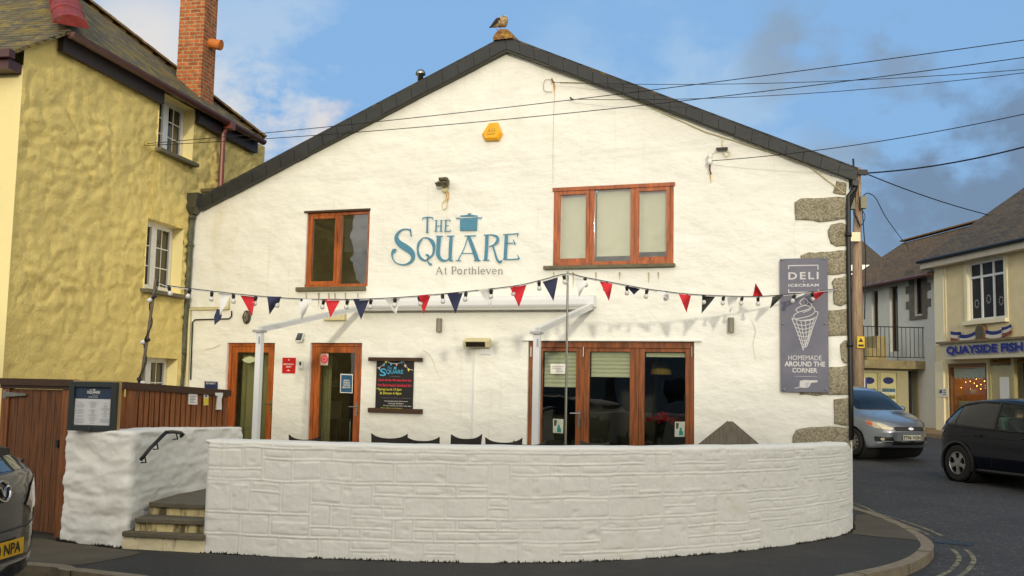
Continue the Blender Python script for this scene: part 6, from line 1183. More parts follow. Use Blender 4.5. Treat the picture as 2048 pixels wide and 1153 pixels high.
m = M(); m.box(kx(1750).x, kx(1775).x, .6, 1.6, zb1, zb1+.45); m.box(kx(1775).x, kx(1795).x, .8, 1.8, zb1, zb1+.9); sh2.part('stair_block', m, mat('ochre_step', (172, 154, 104), .85, .2, 3))
es = Th('estate_office', 'cream shopfront under the balcony with two panels of property cards', 'shopfront', KF, ((xa+xb)/2, .5, .4)); zg = rz(35)+.1; m = M(); hA = [kx(1733).x, kx(1764).x, kx(1750, 822).z, kx(1750, 746).z]; hB_ = [kx(1771).x, kx(1803).x, kx(1785, 822).z, kx(1785, 746).z]; hC = [kx(1826).x, kx(1845).x, zg, kx(1835, 742).z]; hD = [kx(1853).x, kx(1868).x, kx(1860, 832).z, kx(1860, 748).z]
wall_mesh(m, xa+.1, xb+.4, 0, zb0-.01, [hA+[.1], hB_+[.1], hC+[.4], hD+[.1]], .5, y=.35); es.part('wall', m, mat('beige_shopfront', (170, 162, 128), .7, .08, 3), recalc=False)
def cards(h, col_hdr):
    a, b, c, d = h; m = M(); m.box(a-.02, b+.02, .40, .42, c-.02, d+.02); w = es.part('window', m, mat('cream_display_back', (222, 212, 160), .6)); m = M(); m.prism(ell((a+b)/2, d-.27, (b-a)*.33, .12, 16), .385, .398); es.part('oval_logo', m, mat('deep_blue_oval', (36, 40, 110), .5), parent=w)
    m1, m2, m3 = M(), M(), M(); r = random.Random(int(a*100))
    for i in range(2):
        for j in range(4):
            x0 = a+.06+i*(b-a-.1)/2; x1 = x0+(b-a)*.4; z1 = d-.55-j*.24; z0 = z1-.18; (m1 if j < 2 and r.random() < .7 else m2).box(x0, x1, .39, .398, z0+.06, z1); m3.box(x0, x1, .39, .397, z0, z0+.05)
    es.part('property_photos', m1, mat('green_photo_cards', (150, 140, 70), .6, .5, 12), parent=w); es.part('property_photos', m2, mat('blue_photo_cards', (90, 130, 160), .6, .5, 12), parent=w); es.part('property_captions', m3, ink_white, parent=w); m = M(); m.box(a+.01, b-.01, .36, .365, c, d); es.part('pane', m, glass('office_glass', (.95, .96, .95), ior=1.25), parent=w)
cards(hA, 0); cards(hB_, 0); m = M(); m.box(hC[0]+.05, hC[1]-.05, .7, .75, zg, hC[3]); es.part('door', m, mat('black_shop_door', (28, 28, 28), .4)); m = M(); m.box(hD[0]-.02, hD[1]+.02, .41, .42, hD[2], hD[3]); es.part('window', m, mat('dim_window_display', (120, 118, 84), .3, .4, 3)); m = M(); m.box(hD[0]-.05, hD[1]+.05, .28, .36, hD[2]-.12, hD[2]-.002); es.part('sill', m, stone)
m = M(); m.box(-.42, .42, -.02, .02, 0, 1.0); t = Th('pavement_sign', 'slim white and blue advertising board beside the telegraph pole', 'advert board', KF, kx(1722, 800, .8)); q = kx(1724, 786, .8); m = M(); m.box(q.x-.13, q.x+.09, -.86, -.8, zg, kx(1724, 757, .8).z); t.part('board', m, ink_white); m = M(); m.box(q.x+.09, q.x+.15, -.87, -.79, zg, kx(1724, 757, .8).z); t.part('edge', m, mat('blue_edge', (46, 54, 120), .5)); m = M(); m.box(q.x-.1, q.x+.05, -.868, -.861, kx(1724, 771, .8).z, kx(1724, 762, .8).z); t.part('picture', m, mat('advert_picture', (130, 90, 70), .6, .5, 14))
# ------------------------------------------------------------------ distant hipped building and brown stone wall
DF = Fr(atY(1742, 795, 52), (1, -.15)); DF.O.z = 0; dt = Th('distant_house', 'distant house with a brown slate hipped roof behind the telegraph pole', 'building', DF, (0, 3, 0)); zt_ = DF.p(1720, 474, -4).z; ze_ = DF.p(1735, 532).z
xl_, xr_ = DF.p(1640, 600).x, DF.p(1738, 600).x; m = M(); m.box(xl_, xr_-.3, .4, 9, 0, ze_); dt.part('wall', m, mat('tan_stone_wall', (150, 124, 80), .85, .3, 4, bump=.4, bscale=8)); m = M(); R0, R1 = Vector((xl_-3, 4.5, zt_)), Vector((DF.p(1722, 474, -4).x, 4.5, zt_)); xe = DF.p(1797, 503, -4).x
slab(m, [Vector((xl_-3, -.2, ze_)), Vector((xr_, -.2, ze_)), R1, R0], .1); slab(m, [Vector((xr_, -.2, ze_)), Vector((xe, 4.5, ze_+.3)), R1], .1); dt.part('roof', m, dark_roof); m = M(); m.box(xl_, xr_, -.25, -.2, ze_-.3, ze_+.02); m.box(xl_, xr_, -.24, .4, ze_-.5, ze_-.42); dt.part('fascia', m, white_upvc)
# ------------------------------------------------------------------ telegraph pole and wires
pb = atY(1717, 800, 29.5); pt = atY(1716, 336, 29.5); UX, UY = pb.x, pb.y
t = Th('telegraph_pole', 'tall weathered timber telegraph pole behind the gable corner', 'telegraph pole', WF, (UX, UY, rz(UY))); m = M(); m.tube([(UX, UY, rz(UY)-.2), (UX, UY, 4), (pt.x-.02, UY, pt.z)], [.175, .155, .10], 14); t.part('shaft', m, mat('weathered_pole_wood', (172, 152, 124), .85, .4, 5, stretch=(8, 8, .5), col2=(130, 102, 82), bump=.4, bscale=12, stain=[(1.2, .55, (150, 74, 46), .6, (3, 3, .4))]), smooth=True)
zz = lambda y: atY(1715, y, UY).z
m = M(); xq = UX; m.box(xq+.05, xq+.22, UY-.30, UY-.1, zz(420), zz(396)); t.part('terminal_box', m, mat('grey_terminal_box', (130, 128, 104), .6)); m = M(); m.box(xq-.25, xq-.12, UY-.3, UY-.1, zz(422), zz(400)); t.part('terminal_box', m, mat('grey_green_box', (110, 112, 92), .6)); m = M(); m.box(xq-.32, xq+.02, UY-.3, UY-.17, zz(486), zz(468)); t.part('cream_box', m, cream_s)
m = M(); m.box(xq-.10, xq+.12, UY-.24, UY-.2, zz(697), zz(674)); pl_ = t.part('warning_plate', m, mat('warning_plate_yellow', (226, 186, 20), .5)); m = M(); z0 = zz(685); m.add([(xq-.06, UY-.243, z0), (xq+.08, UY-.243, z0), (xq+.01, UY-.243, z0+.12)], [(0, 1, 2)]); m.box(xq-.07, xq+.09, UY-.243, UY-.241, zz(694), zz(690)); t.part('warning_symbol', m, ink_black, parent=pl_, recalc=False)
m = M(); 
for k, (x0, x1) in enumerate(((-.10, -.16), (.02, .18), (-.18, -.03))): m.tube(catmull([(xq+x0*.6, UY-.16, zz(345)), (xq+x0, UY-.24, zz(400+8*k)), (xq+x1, UY-.26, zz(430+6*k)), (xq+.02, UY-.27, zz(452+3*k)), (xq-.1, UY-.22, zz(430)), (xq-.05, UY-.2, zz(380))], 6), .012, 6)
m.tube(catmull([(xq+.12, UY-.2, zz(420)), (xq+.16, UY-.2, zz(470)), (xq+.2, UY-.2, zz(520)), (xq+.14, UY-.2, zz(640))], 5), .016, 6); m.box(xq-.05, xq+.3, UY-.2, UY-.05, zz(352), zz(342)); m.tube([(xq-.05, UY, zz(340)), (xq-.06, UY, zz(318))], .03, 6); t.part('cables', m, black_plastic, smooth=False)
def wire(label, A, B, sag, r=.008, mt=black_plastic, n=24):
    A, B = Vector(A), Vector(B); m = M(); m.tube([A.lerp(B, k/n)-Vector((0, 0, sag*4*(k/n)*(1-k/n))) for k in range(n+1)], r, 5); return S('overhead_wire', label, 'wire', WF, m, mt, 'overhead wires')
hb_ = HS.W(HS.p(292, 288, .12))
wire('upper overhead wire from the cottage bracket across the gable to upper right', hb_, atY(2150, 66, 11.5), .10, .006)
wire('second overhead wire from the cottage bracket crossing below the first', hb_+Vector((0, 0, -.03)), atY(2150, 101, 11.8), .16, .006)
wire('overhead wire from the rusty hook running nearly level to the right', FA.W(FA.p(1108, 165, .12)), atY(2150, 131, 12.5), .12, .005)
wire('overhead wire from the black stub rising gently to the right', FA.W(FA.p(1145, 199, .12)), atY(2150, 133, 12.2), .14, .005)
wire('overhead wire from the porcelain insulator over the right verge', FA.W(FA.p(1424, 322, .14)), atY(2150, 206, 11.5), .10, .006)
ph = Vector((UX+.25, UY-.1, zz(348))); wire('thick black cable from the telegraph pole head to upper right', ph, atY(2150, 266, 24), .18, .022); wire('black cable from the telegraph pole head down to the shop roof', ph, FS.W(FS.p(1992, 434, -2.5)), .1, .018); wire('slack cable from the pole box sagging to the mossy roof', (UX+.14, UY-.2, zz(390)), FB.W(FB.p(1818, 498, -3.2)), .75, .014) if False else None
cabs = catmull([atY(1727, 392, 29.4), atY(1736, 387, 29.6), atY(1752, 398, 30.5), atY(1775, 440, 32.5), FB.W(FB.p(1818, 498, -3.0))], 8); m = M(); m.tube(cabs, .014, 6); S('overhead_wire', 'slack cable arching from the pole box down to the mossy roof', 'wire', WF, m, black_plastic, 'overhead wires')
# ------------------------------------------------------------------ houses across the street, seen in the window reflections
for k, (x0, x1, h, col, lab) in enumerate([(-34, -18.5, 6.6, (196, 186, 160), 'long cream house across the street, farthest left behind the camera'), (-18, -7, 7.0, (206, 202, 192), 'white gabled house across the street behind the camera'), (-6.5, 5.5, 6.7, (210, 196, 164), 'pale cream terrace across the street, reflected in the gable windows'), (6, 16, 6.3, (188, 186, 180), 'grey rendered house across the street, right of the cream terrace')]):
    OF = Fr((x1, -15, 0), (-1, 0)); L_ = x1-x0; o = Th('street_house', lab, 'building', OF, (L_/2, 0, 0)); m = M(); hh = h-2.2; hol = []
    for i in range(int(L_/3)): hol += [[1.0+3*i, 2.1+3*i, .9, 2.1, .12], [1.0+3*i, 2.1+3*i, 3.3, hh-.35, .12]]
    wall_mesh(m, 0, L_, 0, hh, hol, 3.0); m.box(0, L_, .2, 7, 0, hh-.01); o.part('wall', m, mat('street_render', col, .8, .08, 2), recalc=False); m = M(); slab(m, [Vector((-.2, -.3, hh-.1)), Vector((L_+.2, -.3, hh-.1)), Vector((L_+.2, 3.5, h)), Vector((-.2, 3.5, h))], .1); slab(m, [Vector((-.2, 3.5, h)), Vector((L_+.2, 3.5, h)), Vector((L_+.2, 7.3, hh-.1)), Vector((-.2, 7.3, hh-.1))], .1); o.part('roof', m, dark_roof)
    for hl in hol: m = M(); frame_ring(m, hl[0], hl[1], hl[2], hl[3], .08, .05, .1); w = o.part('window', m, white_upvc); m = M(); m.box(hl[0]+.05, hl[1]-.05, .07, .08, hl[2]+.05, hl[3]-.05); o.part('pane', m, pane_dark, parent=w)
# ------------------------------------------------------------------ cars
tyre_m = mat('tyre_rubber', (22, 22, 22), .85, .2, 10); liner = mat('wheel_arch_black', (12, 12, 12), .9); alloy = mat('alloy_rim', (150, 146, 138), .3, .1, 6, metal=.9); alloy_d = mat('two_tone_rim', (150, 150, 150), .35, .15, 3, metal=.8)
chrome = mat('chrome_trim', (200, 200, 200), .12, .02, 5, metal=1); car_glass = mat('car_dark_glass', (10, 13, 16), .03, .2, 2, spec=.8); trim = mat('black_car_trim', (16, 16, 17), .5, .2, 6)
def paint(n, c, metal=.5): return mat(n, c, .28, .05, 2, metal=metal, coat=1.0)
class Car:
    def __init__(s, name, label, loc, head, sp):
        s.sp = sp; fr = Fr((0, 0, 0), head); fr.O = Vector((loc[0], loc[1], loc[2])); s.fr = fr; s.t = Th(name, label, 'car', fr, (0, 0, 0)); L = sp['L']; s.L = L
        def interp(tab, x):
            if x <= tab[0][0]: return tab[0][1]
            for i in range(len(tab)-1):
                (x0, a), (x1, b) = tab[i], tab[i+1]
                if x <= x1:
                    t = (x-x0)/(x1-x0); m0 = (tab[i+1][1]-tab[i-1][1])/(tab[i+1][0]-tab[i-1][0])*(x1-x0) if i > 0 else (b-a); m1 = (tab[i+2][1]-tab[i][1])/(tab[i+2][0]-tab[i][0])*(x1-x0) if i+2 < len(tab) else (b-a)
                    return a*(2*t**3-3*t*t+1)+m0*(t**3-2*t*t+t)+b*(-2*t**3+3*t*t)+m1*(t**3-t*t)
            return tab[-1][1]
        s.I = interp; nx = 110; half = L/2
        def section(x):
            zt, zs, zb, w, wr = interp(sp['top'], x), interp(sp['belt'], x), interp(sp['bot'], x), interp(sp['w'], x), interp(sp['wr'], x); zs = min(zs, zt-.01); P = [(0, zb), (w*.5, zb), (w*.86, zb)]
            for k in range(15): q = k/14; P.append((w*(1-.09*(1-q)**3-.045*q**4-.015*math.exp(-((q-.55)/.09)**2)), zb+(zs-zb)*q))
            for k in range(1, 12): q = k/11; P.append((w*.955+(wr-w*.955)*q**1.25, zs+(zt-zs)*q*.965))
            for k in range(1, 11): q = k/10; P.append((wr*(1-q), zs+(zt-zs)*(.965+.035*math.sin(min(1, q*3)*math.pi/2))+sp.get('crown', .03)*(1-(1-q)**2)))
            return P
        xs = [-half+L*i/nx for i in range(nx+1)]; bm = bmesh.new(); rows = []
        for x in xs:
            P = section(x); row = []
            for sg in (1, -1):
                for (y, z) in (P if sg == 1 else P[-2:0:-1]):
                    yy = y*sg; w = max(.3, interp(sp['w'], x)); f = (abs(yy)/w)**sp.get('be', 3); dx = -sp['bow'][1]*f*max(0, (x-(half-.9))/.9) + sp['bow'][0]*f*max(0, (-x-(half-.9))/.9)
                    row.append(bm.verts.new((x+dx, yy, z)))
            rows.append(row)
        K = len(rows[0])
        for i in range(nx):
            for k in range(K): bm.faces.new((rows[i][k], rows[i+1][k], rows[i+1][(k+1) % K], rows[i][(k+1) % K]))
        for ri, x in ((0, xs[0]), (nx, xs[-1])):
            P = section(x); n = len(P); row = rows[ri]; lines = []; w = max(.3, interp(sp['w'], x)); NS = 12
            for k in range(1, n-1):
                L_ = [row[k]]; y0, z0 = P[k]
                for j in range(1, NS):
                    yy = y0*(1-2*j/NS); f = (abs(yy)/w)**sp.get('be', 3); L_.append(bm.verts.new((x+(f*sp['bow'][0] if ri == 0 else -f*sp['bow'][1]), yy, z0)))
                L_.append(row[n+(n-2-k)]); lines.append(L_)
            for A_, B_ in zip(lines, lines[1:]):
                for j in range(NS): bm.faces.new((A_[j], A_[j+1], B_[j+1], B_[j]))
            for cen, L_ in ((row[0], lines[0]), (row[n-1], lines[-1])):
                for j in range(NS):
                    bm.faces.new((cen, L_[j], L_[j+1]))
        s.wx = sp['wheels']; R = sp['R']; s.bvh = None
        bmesh.ops.recalc_face_normals(bm, faces=bm.faces); s.bvh = BVHTree.FromBMesh(bm)
        RA = R+.055
        for v in bm.verts:
            for wx in s.wx:
                d = math.hypot(v.co.x-wx, v.co.z-R)
                if abs(v.co.y) > .45 and abs(d-RA) < .022: k = RA/d; v.co.x = wx+(v.co.x-wx)*k; v.co.z = R+(v.co.z-R)*k
        dele = [f for f in bm.faces if any(math.hypot(f.calc_center_median().x-wx, f.calc_center_median().z-R) < RA-.004 for wx in s.wx) and abs(f.calc_center_median().y) > .45]
        for (x0, x1, z0, z1) in sp.get('cut', []): dele += [f for f in bm.faces if x0 < f.calc_center_median().x < x1 and z0 < f.calc_center_median().z < z1 and abs(f.calc_center_median().y) > .5 and f not in dele]
        bmesh.ops.delete(bm, geom=list(set(dele)), context='FACES')
        for f in bm.faces: f.smooth = True
        me = bpy.data.meshes.new('body'); bm.to_mesh(me); bm.free(); me.materials.append(sp['paint']); s.body = s.t.part('body', me, None); s.wheels()
    def patch(s, name, poly, axis, mt, off=.006, parent=None, step=.05, sg=1, label=None, smooth=True):
        """outline on a projection plane laid onto the body surface: 'y' side (x,z), 'f' front / 'r' rear (y,z)"""
        bm = bmesh.new(); vs = [bm.verts.new((p[0], p[1], 0)) for p in poly]; bm.faces.new(vs); x0, x1 = min(p[0] for p in poly), max(p[0] for p in poly); z0, z1 = min(p[1] for p in poly), max(p[1] for p in poly)
        for k in range(1, int((x1-x0)/step)+1): bmesh.ops.bisect_plane(bm, geom=bm.verts[:]+bm.edges[:]+bm.faces[:], plane_co=(x0+k*step, 0, 0), plane_no=(1, 0, 0))
        for k in range(1, int((z1-z0)/step)+1): bmesh.ops.bisect_plane(bm, geom=bm.verts[:]+bm.edges[:]+bm.faces[:], plane_co=(0, z0+k*step, 0), plane_no=(0, 1, 0))
        for v in bm.verts:
            a, b = v.co.x, v.co.y
            if axis == 'y': o, d = Vector((a, 3*sg, b)), Vector((0, -sg, 0))
            elif axis == 'f': o, d = Vector((5, a, b)), Vector((-1, 0, 0))
            else: o, d = Vector((-5, a, b)), Vector((1, 0, 0))
            h, n, i, dist = s.bvh.ray_cast(o, d)
            if h is None:
                h, n, i, dist = s.bvh.find_nearest(Vector((a, sg*.8, b)) if axis == 'y' else Vector((s.L/2*(1 if axis == 'f' else -1), a, b)))
            v.co = h-d*off
        bmesh.ops.recalc_face_normals(bm, faces=bm.faces)
        for f in bm.faces: f.smooth = smooth
        me = bpy.data.meshes.new(name); bm.to_mesh(me); bm.free(); me.materials.append(mt); return s.t.part(name, me, None, parent=parent, label=label)
    def line(s, pts, axis, sg=1, r=.005, mt=None, name='seam', parent=None, off=.0):
        P = catmull([Vector((p[0], p[1], 0)) for p in pts], 8) if len(pts) > 2 else [Vector((pts[0][0]+(pts[1][0]-pts[0][0])*k/10, pts[0][1]+(pts[1][1]-pts[0][1])*k/10, 0)) for k in range(11)]; out = []
        for p in P:
            o, d = (Vector((p.x, 3*sg, p.y)), Vector((0, -sg, 0))) if axis == 'y' else ((Vector((5, p.x, p.y)), Vector((-1, 0, 0))) if axis == 'f' else (Vector((-5, p.x, p.y)), Vector((1, 0, 0))))
            h, n, i, dist = s.bvh.ray_cast(o, d)
            if h is not None: out.append(h-d*off)
        m = M(); m.tube(out, r, 6); return s.t.part(name, m, mt or trim, parent=parent)
    def wheels(s):
        R = s.sp['R']; ri = R*.66; tw = .20; m = M(); m.lathe([(ri, -.09), (R-.03, -.10), (R, -.07), (R, .07), (R-.03, .10), (ri, .09)], (0, 0, 0), 'y', 32, caps=False); me_t = m.mesh('wheel', tyre_m, smooth=False)
        m = M(); m.lathe([(ri+.003, .088), (ri-.02, .095), (ri-.03, .03), (.05, .02), (.05, -.05), (ri, -.08)], (0, 0, 0), 'y', 28, caps=False); ns = s.sp.get('spokes', 5); m2 = M()
        for k in range(ns):
            a = 2*math.pi*k/ns; ca, sa = math.cos(a), math.sin(a); q = []
            for (r_, w_) in ((.03, .05), (ri*.55, s.sp.get('sw', .032)), (ri-.01, s.sp.get('sw2', .05))): q.append((r_, w_))
            P = [(r_*ca-w_*sa, r_*sa+w_*ca) for r_, w_ in q]+[(r_*ca+w_*sa, r_*sa-w_*ca) for r_, w_ in q[::-1]]; m2.prism(P, -.085, -.05)
        m2.lathe([(.055, -.0), (.05, .04)], (0, -.05, 0), 'y', 14); m2.lathe([(ri+.004, .0), (ri-.022, .012), (ri-.03, .0)], (0, -.085, 0), 'y', 28, caps=False)
        me_r = m.mesh('rim_barrel', liner); me_s = m2.mesh('rim', s.sp.get('rim', alloy), bevel=.004)
        for wx in s.wx:
            for sg in (-1, 1):
                w = s.sp['wt']; o = s.t.part('wheel', me_t, None, loc=(wx, sg*(w-.10), R)); o.rotation_euler = (0, 0.3, 0 if sg < 0 else math.pi)
                for nm, me in (('rim_barrel', me_r), ('rim', me_s)): b = bpy.data.objects.new(nm, me); C.objects.link(b); b.parent = o
        for wx in s.wx:
            m = M(); m.lathe([(.02, -s.sp['wt']+.28), (R+.072, -s.sp['wt']+.28), (R+.06, -s.sp['wt']+.02), (R+.064, -s.sp['wt']+.02), (R+.076, -s.sp['wt']+.29), (R+.076, s.sp['wt']-.29), (R+.064, s.sp['wt']-.02), (R+.06, s.sp['wt']-.02), (R+.072, s.sp['wt']-.28), (.02, s.sp['wt']-.28)], (wx, 0, R), 'y', 28); s.t.part('wheel_arch', m, liner, recalc=False)
def plate(c, txt, axis, box, bg, width, start=.02):
    a, b, z0, z1 = box; poly = [(a, z0), (b, z0), (b, z1), (a, z1)]; p = c.patch('number_plate', poly, axis, bg, .03, step=2, smooth=False)
    # flat lettering on its own frame
    xs = [v.co for v in p.data.vertices]; x = max(v.x for v in xs) if axis == 'f' else min(v.x for v in xs)
    x = max(x, c.L/2+.012) if axis == 'f' else min(x, -c.L/2-.018)
    for v in p.data.vertices: v.co.x = x
    m = M(); fr = None; cu = M(); text(cu, txt, FA, (0, width, 0, z1-z0-.035), 0, bold=.02); mm = M()
    for f in cu.f: mm.add([Vector((x+(.004 if axis == 'f' else -.004), (a+.02+(cu.v[i].x if axis == 'f' else 0)) if axis == 'f' else (b-start-cu.v[i].x), z0+.017+cu.v[i].z)) for i in f], [list(range(len(f)))])
    c.t.part('plate_lettering', mm, ink_black, parent=p, recalc=False); return p
# --- silver blue MPV
blue = paint('steel_blue_paint', (112, 119, 127), .35)
H1_ = Vector((.36, -.933, 0)).normalized(); fc = G(1824, 917, .13); Lb = 4.33; loc = Vector((fc.x, fc.y, rz(28.5)))-H1_*(Lb/2)
sp = dict(L=Lb, paint=blue, R=.315, wheels=(1.24, -1.40), wt=.90, bow=(.12, .42), spokes=10, sw=.016, sw2=.022, crown=.03,
  top=[(-2.165, .95), (-2.1, 1.1), (-1.75, 1.48), (-1.2, 1.585), (-.3, 1.60), (.35, 1.53), (.75, 1.36), (1.12, 1.10), (1.25, 1.02), (1.7, .90), (2.0, .78), (2.12, .66), (2.165, .56)],
  belt=[(-2.165, .85), (-1.5, .98), (0, .95), (.9, .95), (1.25, .90), (1.8, .78), (2.05, .68), (2.165, .5)], bot=[(-2.165, .4), (-2, .26), (0, .2), (1.8, .2), (2.08, .24), (2.165, .36)],
  w=[(-2.165, .75), (-1.9, .88), (0, .90), (1.4, .90), (1.9, .88), (2.165, .80)], wr=[(-2.165, .55), (-1.5, .58), (0, .62), (.6, .64), (1.15, .70), (1.6, .72), (2.165, .62)])
c = Car('parked_car', 'silver blue people carrier parked facing the camera by the telegraph pole', loc, H1_, sp)
c.patch('windscreen', [(-.70, 1.08), (.70, 1.08), (.60, 1.46), (.3, 1.51), (-.3, 1.51), (-.60, 1.46)], 'f', car_glass)
for sg in (1, -1): c.patch('side_window', [(-1.6, 1.06), (.75, 1.03), (.25, 1.42), (-.2, 1.47), (-1.4, 1.42)], 'y', car_glass, sg=sg)
lamp_m = mat('clear_headlamp', (206, 196, 170), .1, .3, 9, metal=.4, coat=1); amber = mat('amber_lens', (196, 80, 30), .2)
for sg in (1, -1):
    h = c.patch('headlight', [(sg*.42, .66), (sg*.50, .62), (sg*.74, .66), (sg*.83, .74), (sg*.82, .82), (sg*.62, .77)], 'f', lamp_m, .01); c.patch('indicator', [(sg*.77, .70), (sg*.83, .745), (sg*.82, .81), (sg*.755, .79)], 'f', amber, .014, parent=h)
    c.patch('fog_lamp_housing', [(sg*.42, .34), (sg*.75, .36), (sg*.76, .47), (sg*.45, .46)], 'f', trim, .008); c.patch('fog_lamp', [(sg*.64+.035*math.cos(a), .415+.035*math.sin(a)) for a in [k*.7 for k in range(9)]], 'f', lamp_m, .014)
    m = M(); m.grid(lambda u, v: (.78+.06*math.sin(v*math.pi)*math.cos(u*6.283), sg*(1.0+.10*math.cos(math.pi*v)), 1.08+.075*math.sin(v*math.pi)*math.sin(u*6.283)), 12, 8); c.t.part('door_mirror', m, blue, smooth=True)
    for x in (.62, -.42): c.line([(x, .30), (x+.02, .7), (x, 1.0)], 'y', sg=sg)
    c.line([(.6, .84), (.46, .84)], 'y', sg=sg, r=.014, mt=blue, name='door_handle'); c.line([(-.45, .86), (-.6, .86)], 'y', sg=sg, r=.014, mt=blue, name='door_handle')
g = c.patch('grille', [(-.40, .60), (.40, .60), (.43, .68), (.36, .70), (-.36, .70), (-.43, .68)], 'f', trim, .009); c.patch('grille_badge', [(.075*math.cos(k*.4), .655+.03*math.sin(k*.4)) for k in range(16)], 'f', chrome, .016, parent=g); c.patch('lower_grille', [(-.46, .28), (.46, .28), (.42, .38), (-.42, .38)], 'f', trim, .009); c.line([(-.66, 1.07), (0, 1.065), (.66, 1.07)], 'f', r=.012, name='scuttle')
plate(c, 'ET06 VGN', 'f', (-.26, .26, .40, .515), mat('white_plate', (206, 204, 180), .5), .48)
for sg in (-1, 1): m = M(); m.tube([(1.02, sg*.1, 1.10), (.95, sg*.55, 1.13)], .010, 5); c.t.part('wiper', m, trim)
# --- dark hatchback passing
dark = mat('midnight_blue_paint', (7, 10, 22), .16, .05, 2, spec=.22, coat=.14); H2_ = Vector((.30, -.954, 0)); rw = G(1921, 961, -.03); Ld = 4.35; side = Vector((H2_.y, -H2_.x, 0)); loc = Vector((rw.x, rw.y, rz(19.8)))+H2_*1.32-side*.82
sp = dict(L=Ld, paint=dark, R=.345, wheels=(1.30, -1.32), wt=.90, bow=(.30, .3), spokes=5, sw=.03, sw2=.075, rim=alloy_d, crown=.03,
  top=[(-2.175, .88), (-2.12, 1.0), (-2.0, 1.12), (-1.75, 1.30), (-1.5, 1.45), (-1.2, 1.53), (-.3, 1.58), (.2, 1.54), (.5, 1.45), (1.05, 1.10), (1.15, 1.06), (1.75, .97), (2.05, .82), (2.175, .65)],
  belt=[(-2.175, .8), (-1.9, 1.02), (-1.3, 1.05), (0, .98), (1.05, .96), (1.7, .9), (2.05, .75), (2.175, .6)], bot=[(-2.175, .42), (-2.08, .3), (-1.5, .23), (0, .21), (1.8, .22), (2.175, .36)],
  w=[(-2.175, .74), (-2.0, .86), (-1.3, .90), (0, .89), (1.4, .90), (1.95, .86), (2.175, .76)], wr=[(-2.175, .5), (-1.8, .55), (-1.2, .59), (0, .64), (.6, .66), (1.1, .70), (2.175, .6)], cut=[(-.34, .62, 1.03, 1.44)])
c = Car('passing_car', 'dark blue hatchback driving past with its rear wheel nearest the fish shop', loc, H2_, sp)
gl2 = glass('tinted_car_glass', (.45, .62, .60), ior=1.5)
for sg in (-1, 1):
    c.patch('side_window', [(-1.72, 1.12), (-1.40, 1.08), (-1.40, 1.40), (-1.52, 1.36)], 'y', car_glass, sg=sg); c.patch('side_window', [(-1.37, 1.08), (-.44, 1.04), (-.44, 1.49), (-.9, 1.50), (-1.37, 1.42)], 'y', car_glass, sg=sg); w = c.patch('side_window', [(-.38, 1.02), (.86, 1.01), (.3, 1.40), (-.02, 1.48), (-.38, 1.49)], 'y', gl2, sg=sg)
    c.line([(-1.75, 1.09), (-1.2, 1.045), (0, 1.01), (.9, 1.0)], 'y', sg=sg, r=.018, name='window_trim'); c.line([(-1.75, 1.10), (-1.5, 1.40), (-.9, 1.515), (-.02, 1.50), (.35, 1.41), (.9, 1.0)], 'y', sg=sg, r=.026, name='window_trim'); c.line([(-.41, 1.03), (-.41, 1.5)], 'y', sg=sg, r=.035, name='window_pillar')
    for P in ([(-.45, 1.0), (-.43, .6), (-.5, .32)], [(.62, .98), (.68, .6), (.62, .32)], [(-1.2, 1.04), (-1.05, .8), (-.92, .5)]): c.line(P, 'y', sg=sg)
    c.line([(-2.0, .84), (-1.0, .87), (.5, .85), (1.6, .80)], 'y', sg=sg, r=.008, mt=dark, name='crease'); c.line([(-.95, .25), (.92, .25)], 'y', sg=sg, r=.035, name='sill_trim')
    h = c.patch('tail_lamp', [(-2.08, .86), (-1.72, .90), (-1.66, .96), (-1.98, 1.0)], 'y', mat('smoked_tail_lamp', (120, 96, 76), .15, .3, 8, coat=1), .012, sg=sg); c.line([(-.68, .90), (-.86, .905)], 'y', sg=sg, r=.014, mt=dark, name='door_handle', off=.012); c.line([(.45, .89), (.27, .895)], 'y', sg=sg, r=.014, mt=dark, name='door_handle', off=.012)
    m = M(); m.grid(lambda u, v: (.74+.07*math.sin(v*math.pi)*math.cos(u*6.283), sg*(1.0+.11*math.cos(math.pi*v)), 1.09+.085*math.sin(v*math.pi)*math.sin(u*6.283)), 12, 8); c.t.part('door_mirror', m, dark, smooth=True)
for sg in (-1, 1):
    for wx in sp['wheels']: m = M(); m.tube([(wx+.40*math.cos(a), sg*.885, .345+.40*math.sin(a)) for a in [math.radians(-18+216*k/24) for k in range(25)]], .03, 6); c.t.part('arch_trim', m, trim)
c.patch('rear_window', [(-.52, 1.14), (.52, 1.14), (.46, 1.40), (-.46, 1.40)], 'r', car_glass); c.patch('windscreen', [(-.66, 1.12), (.66, 1.12), (.56, 1.48), (-.56, 1.48)], 'f', car_glass); c.patch('rear_bumper', [(-.7, .36), (.7, .36), (.72, .52), (-.72, .52)], 'r', trim); m = M(); m.box(-1.9, 1.2, -.7, .7, .3, .62); c.t.part('cabin_floor', m, trim)
m = M(); m.box(-.42, .1, -.62, -.12, .55, .72); m.hexa([(-.48, -.6, .7), (-.32, -.6, .7), (-.32, -.14, .7), (-.48, -.14, .7)], [(-.62, -.58, 1.25), (-.52, -.58, 1.25), (-.52, -.16, 1.25), (-.62, -.16, 1.25)]); m.box(-.64, -.54, -.48, -.26, 1.27, 1.44); c.t.part('front_seat', m, mat('pale_seat_cloth', (120, 140, 130), .8), bevel=.02)
m = M(); m.lathe([(.17, -.012), (.18, 0), (.17, .012), (.155, 0)], (.42, -.37, 1.0), 'x', 20, caps=False); c.t.part('steering_wheel', m, trim)
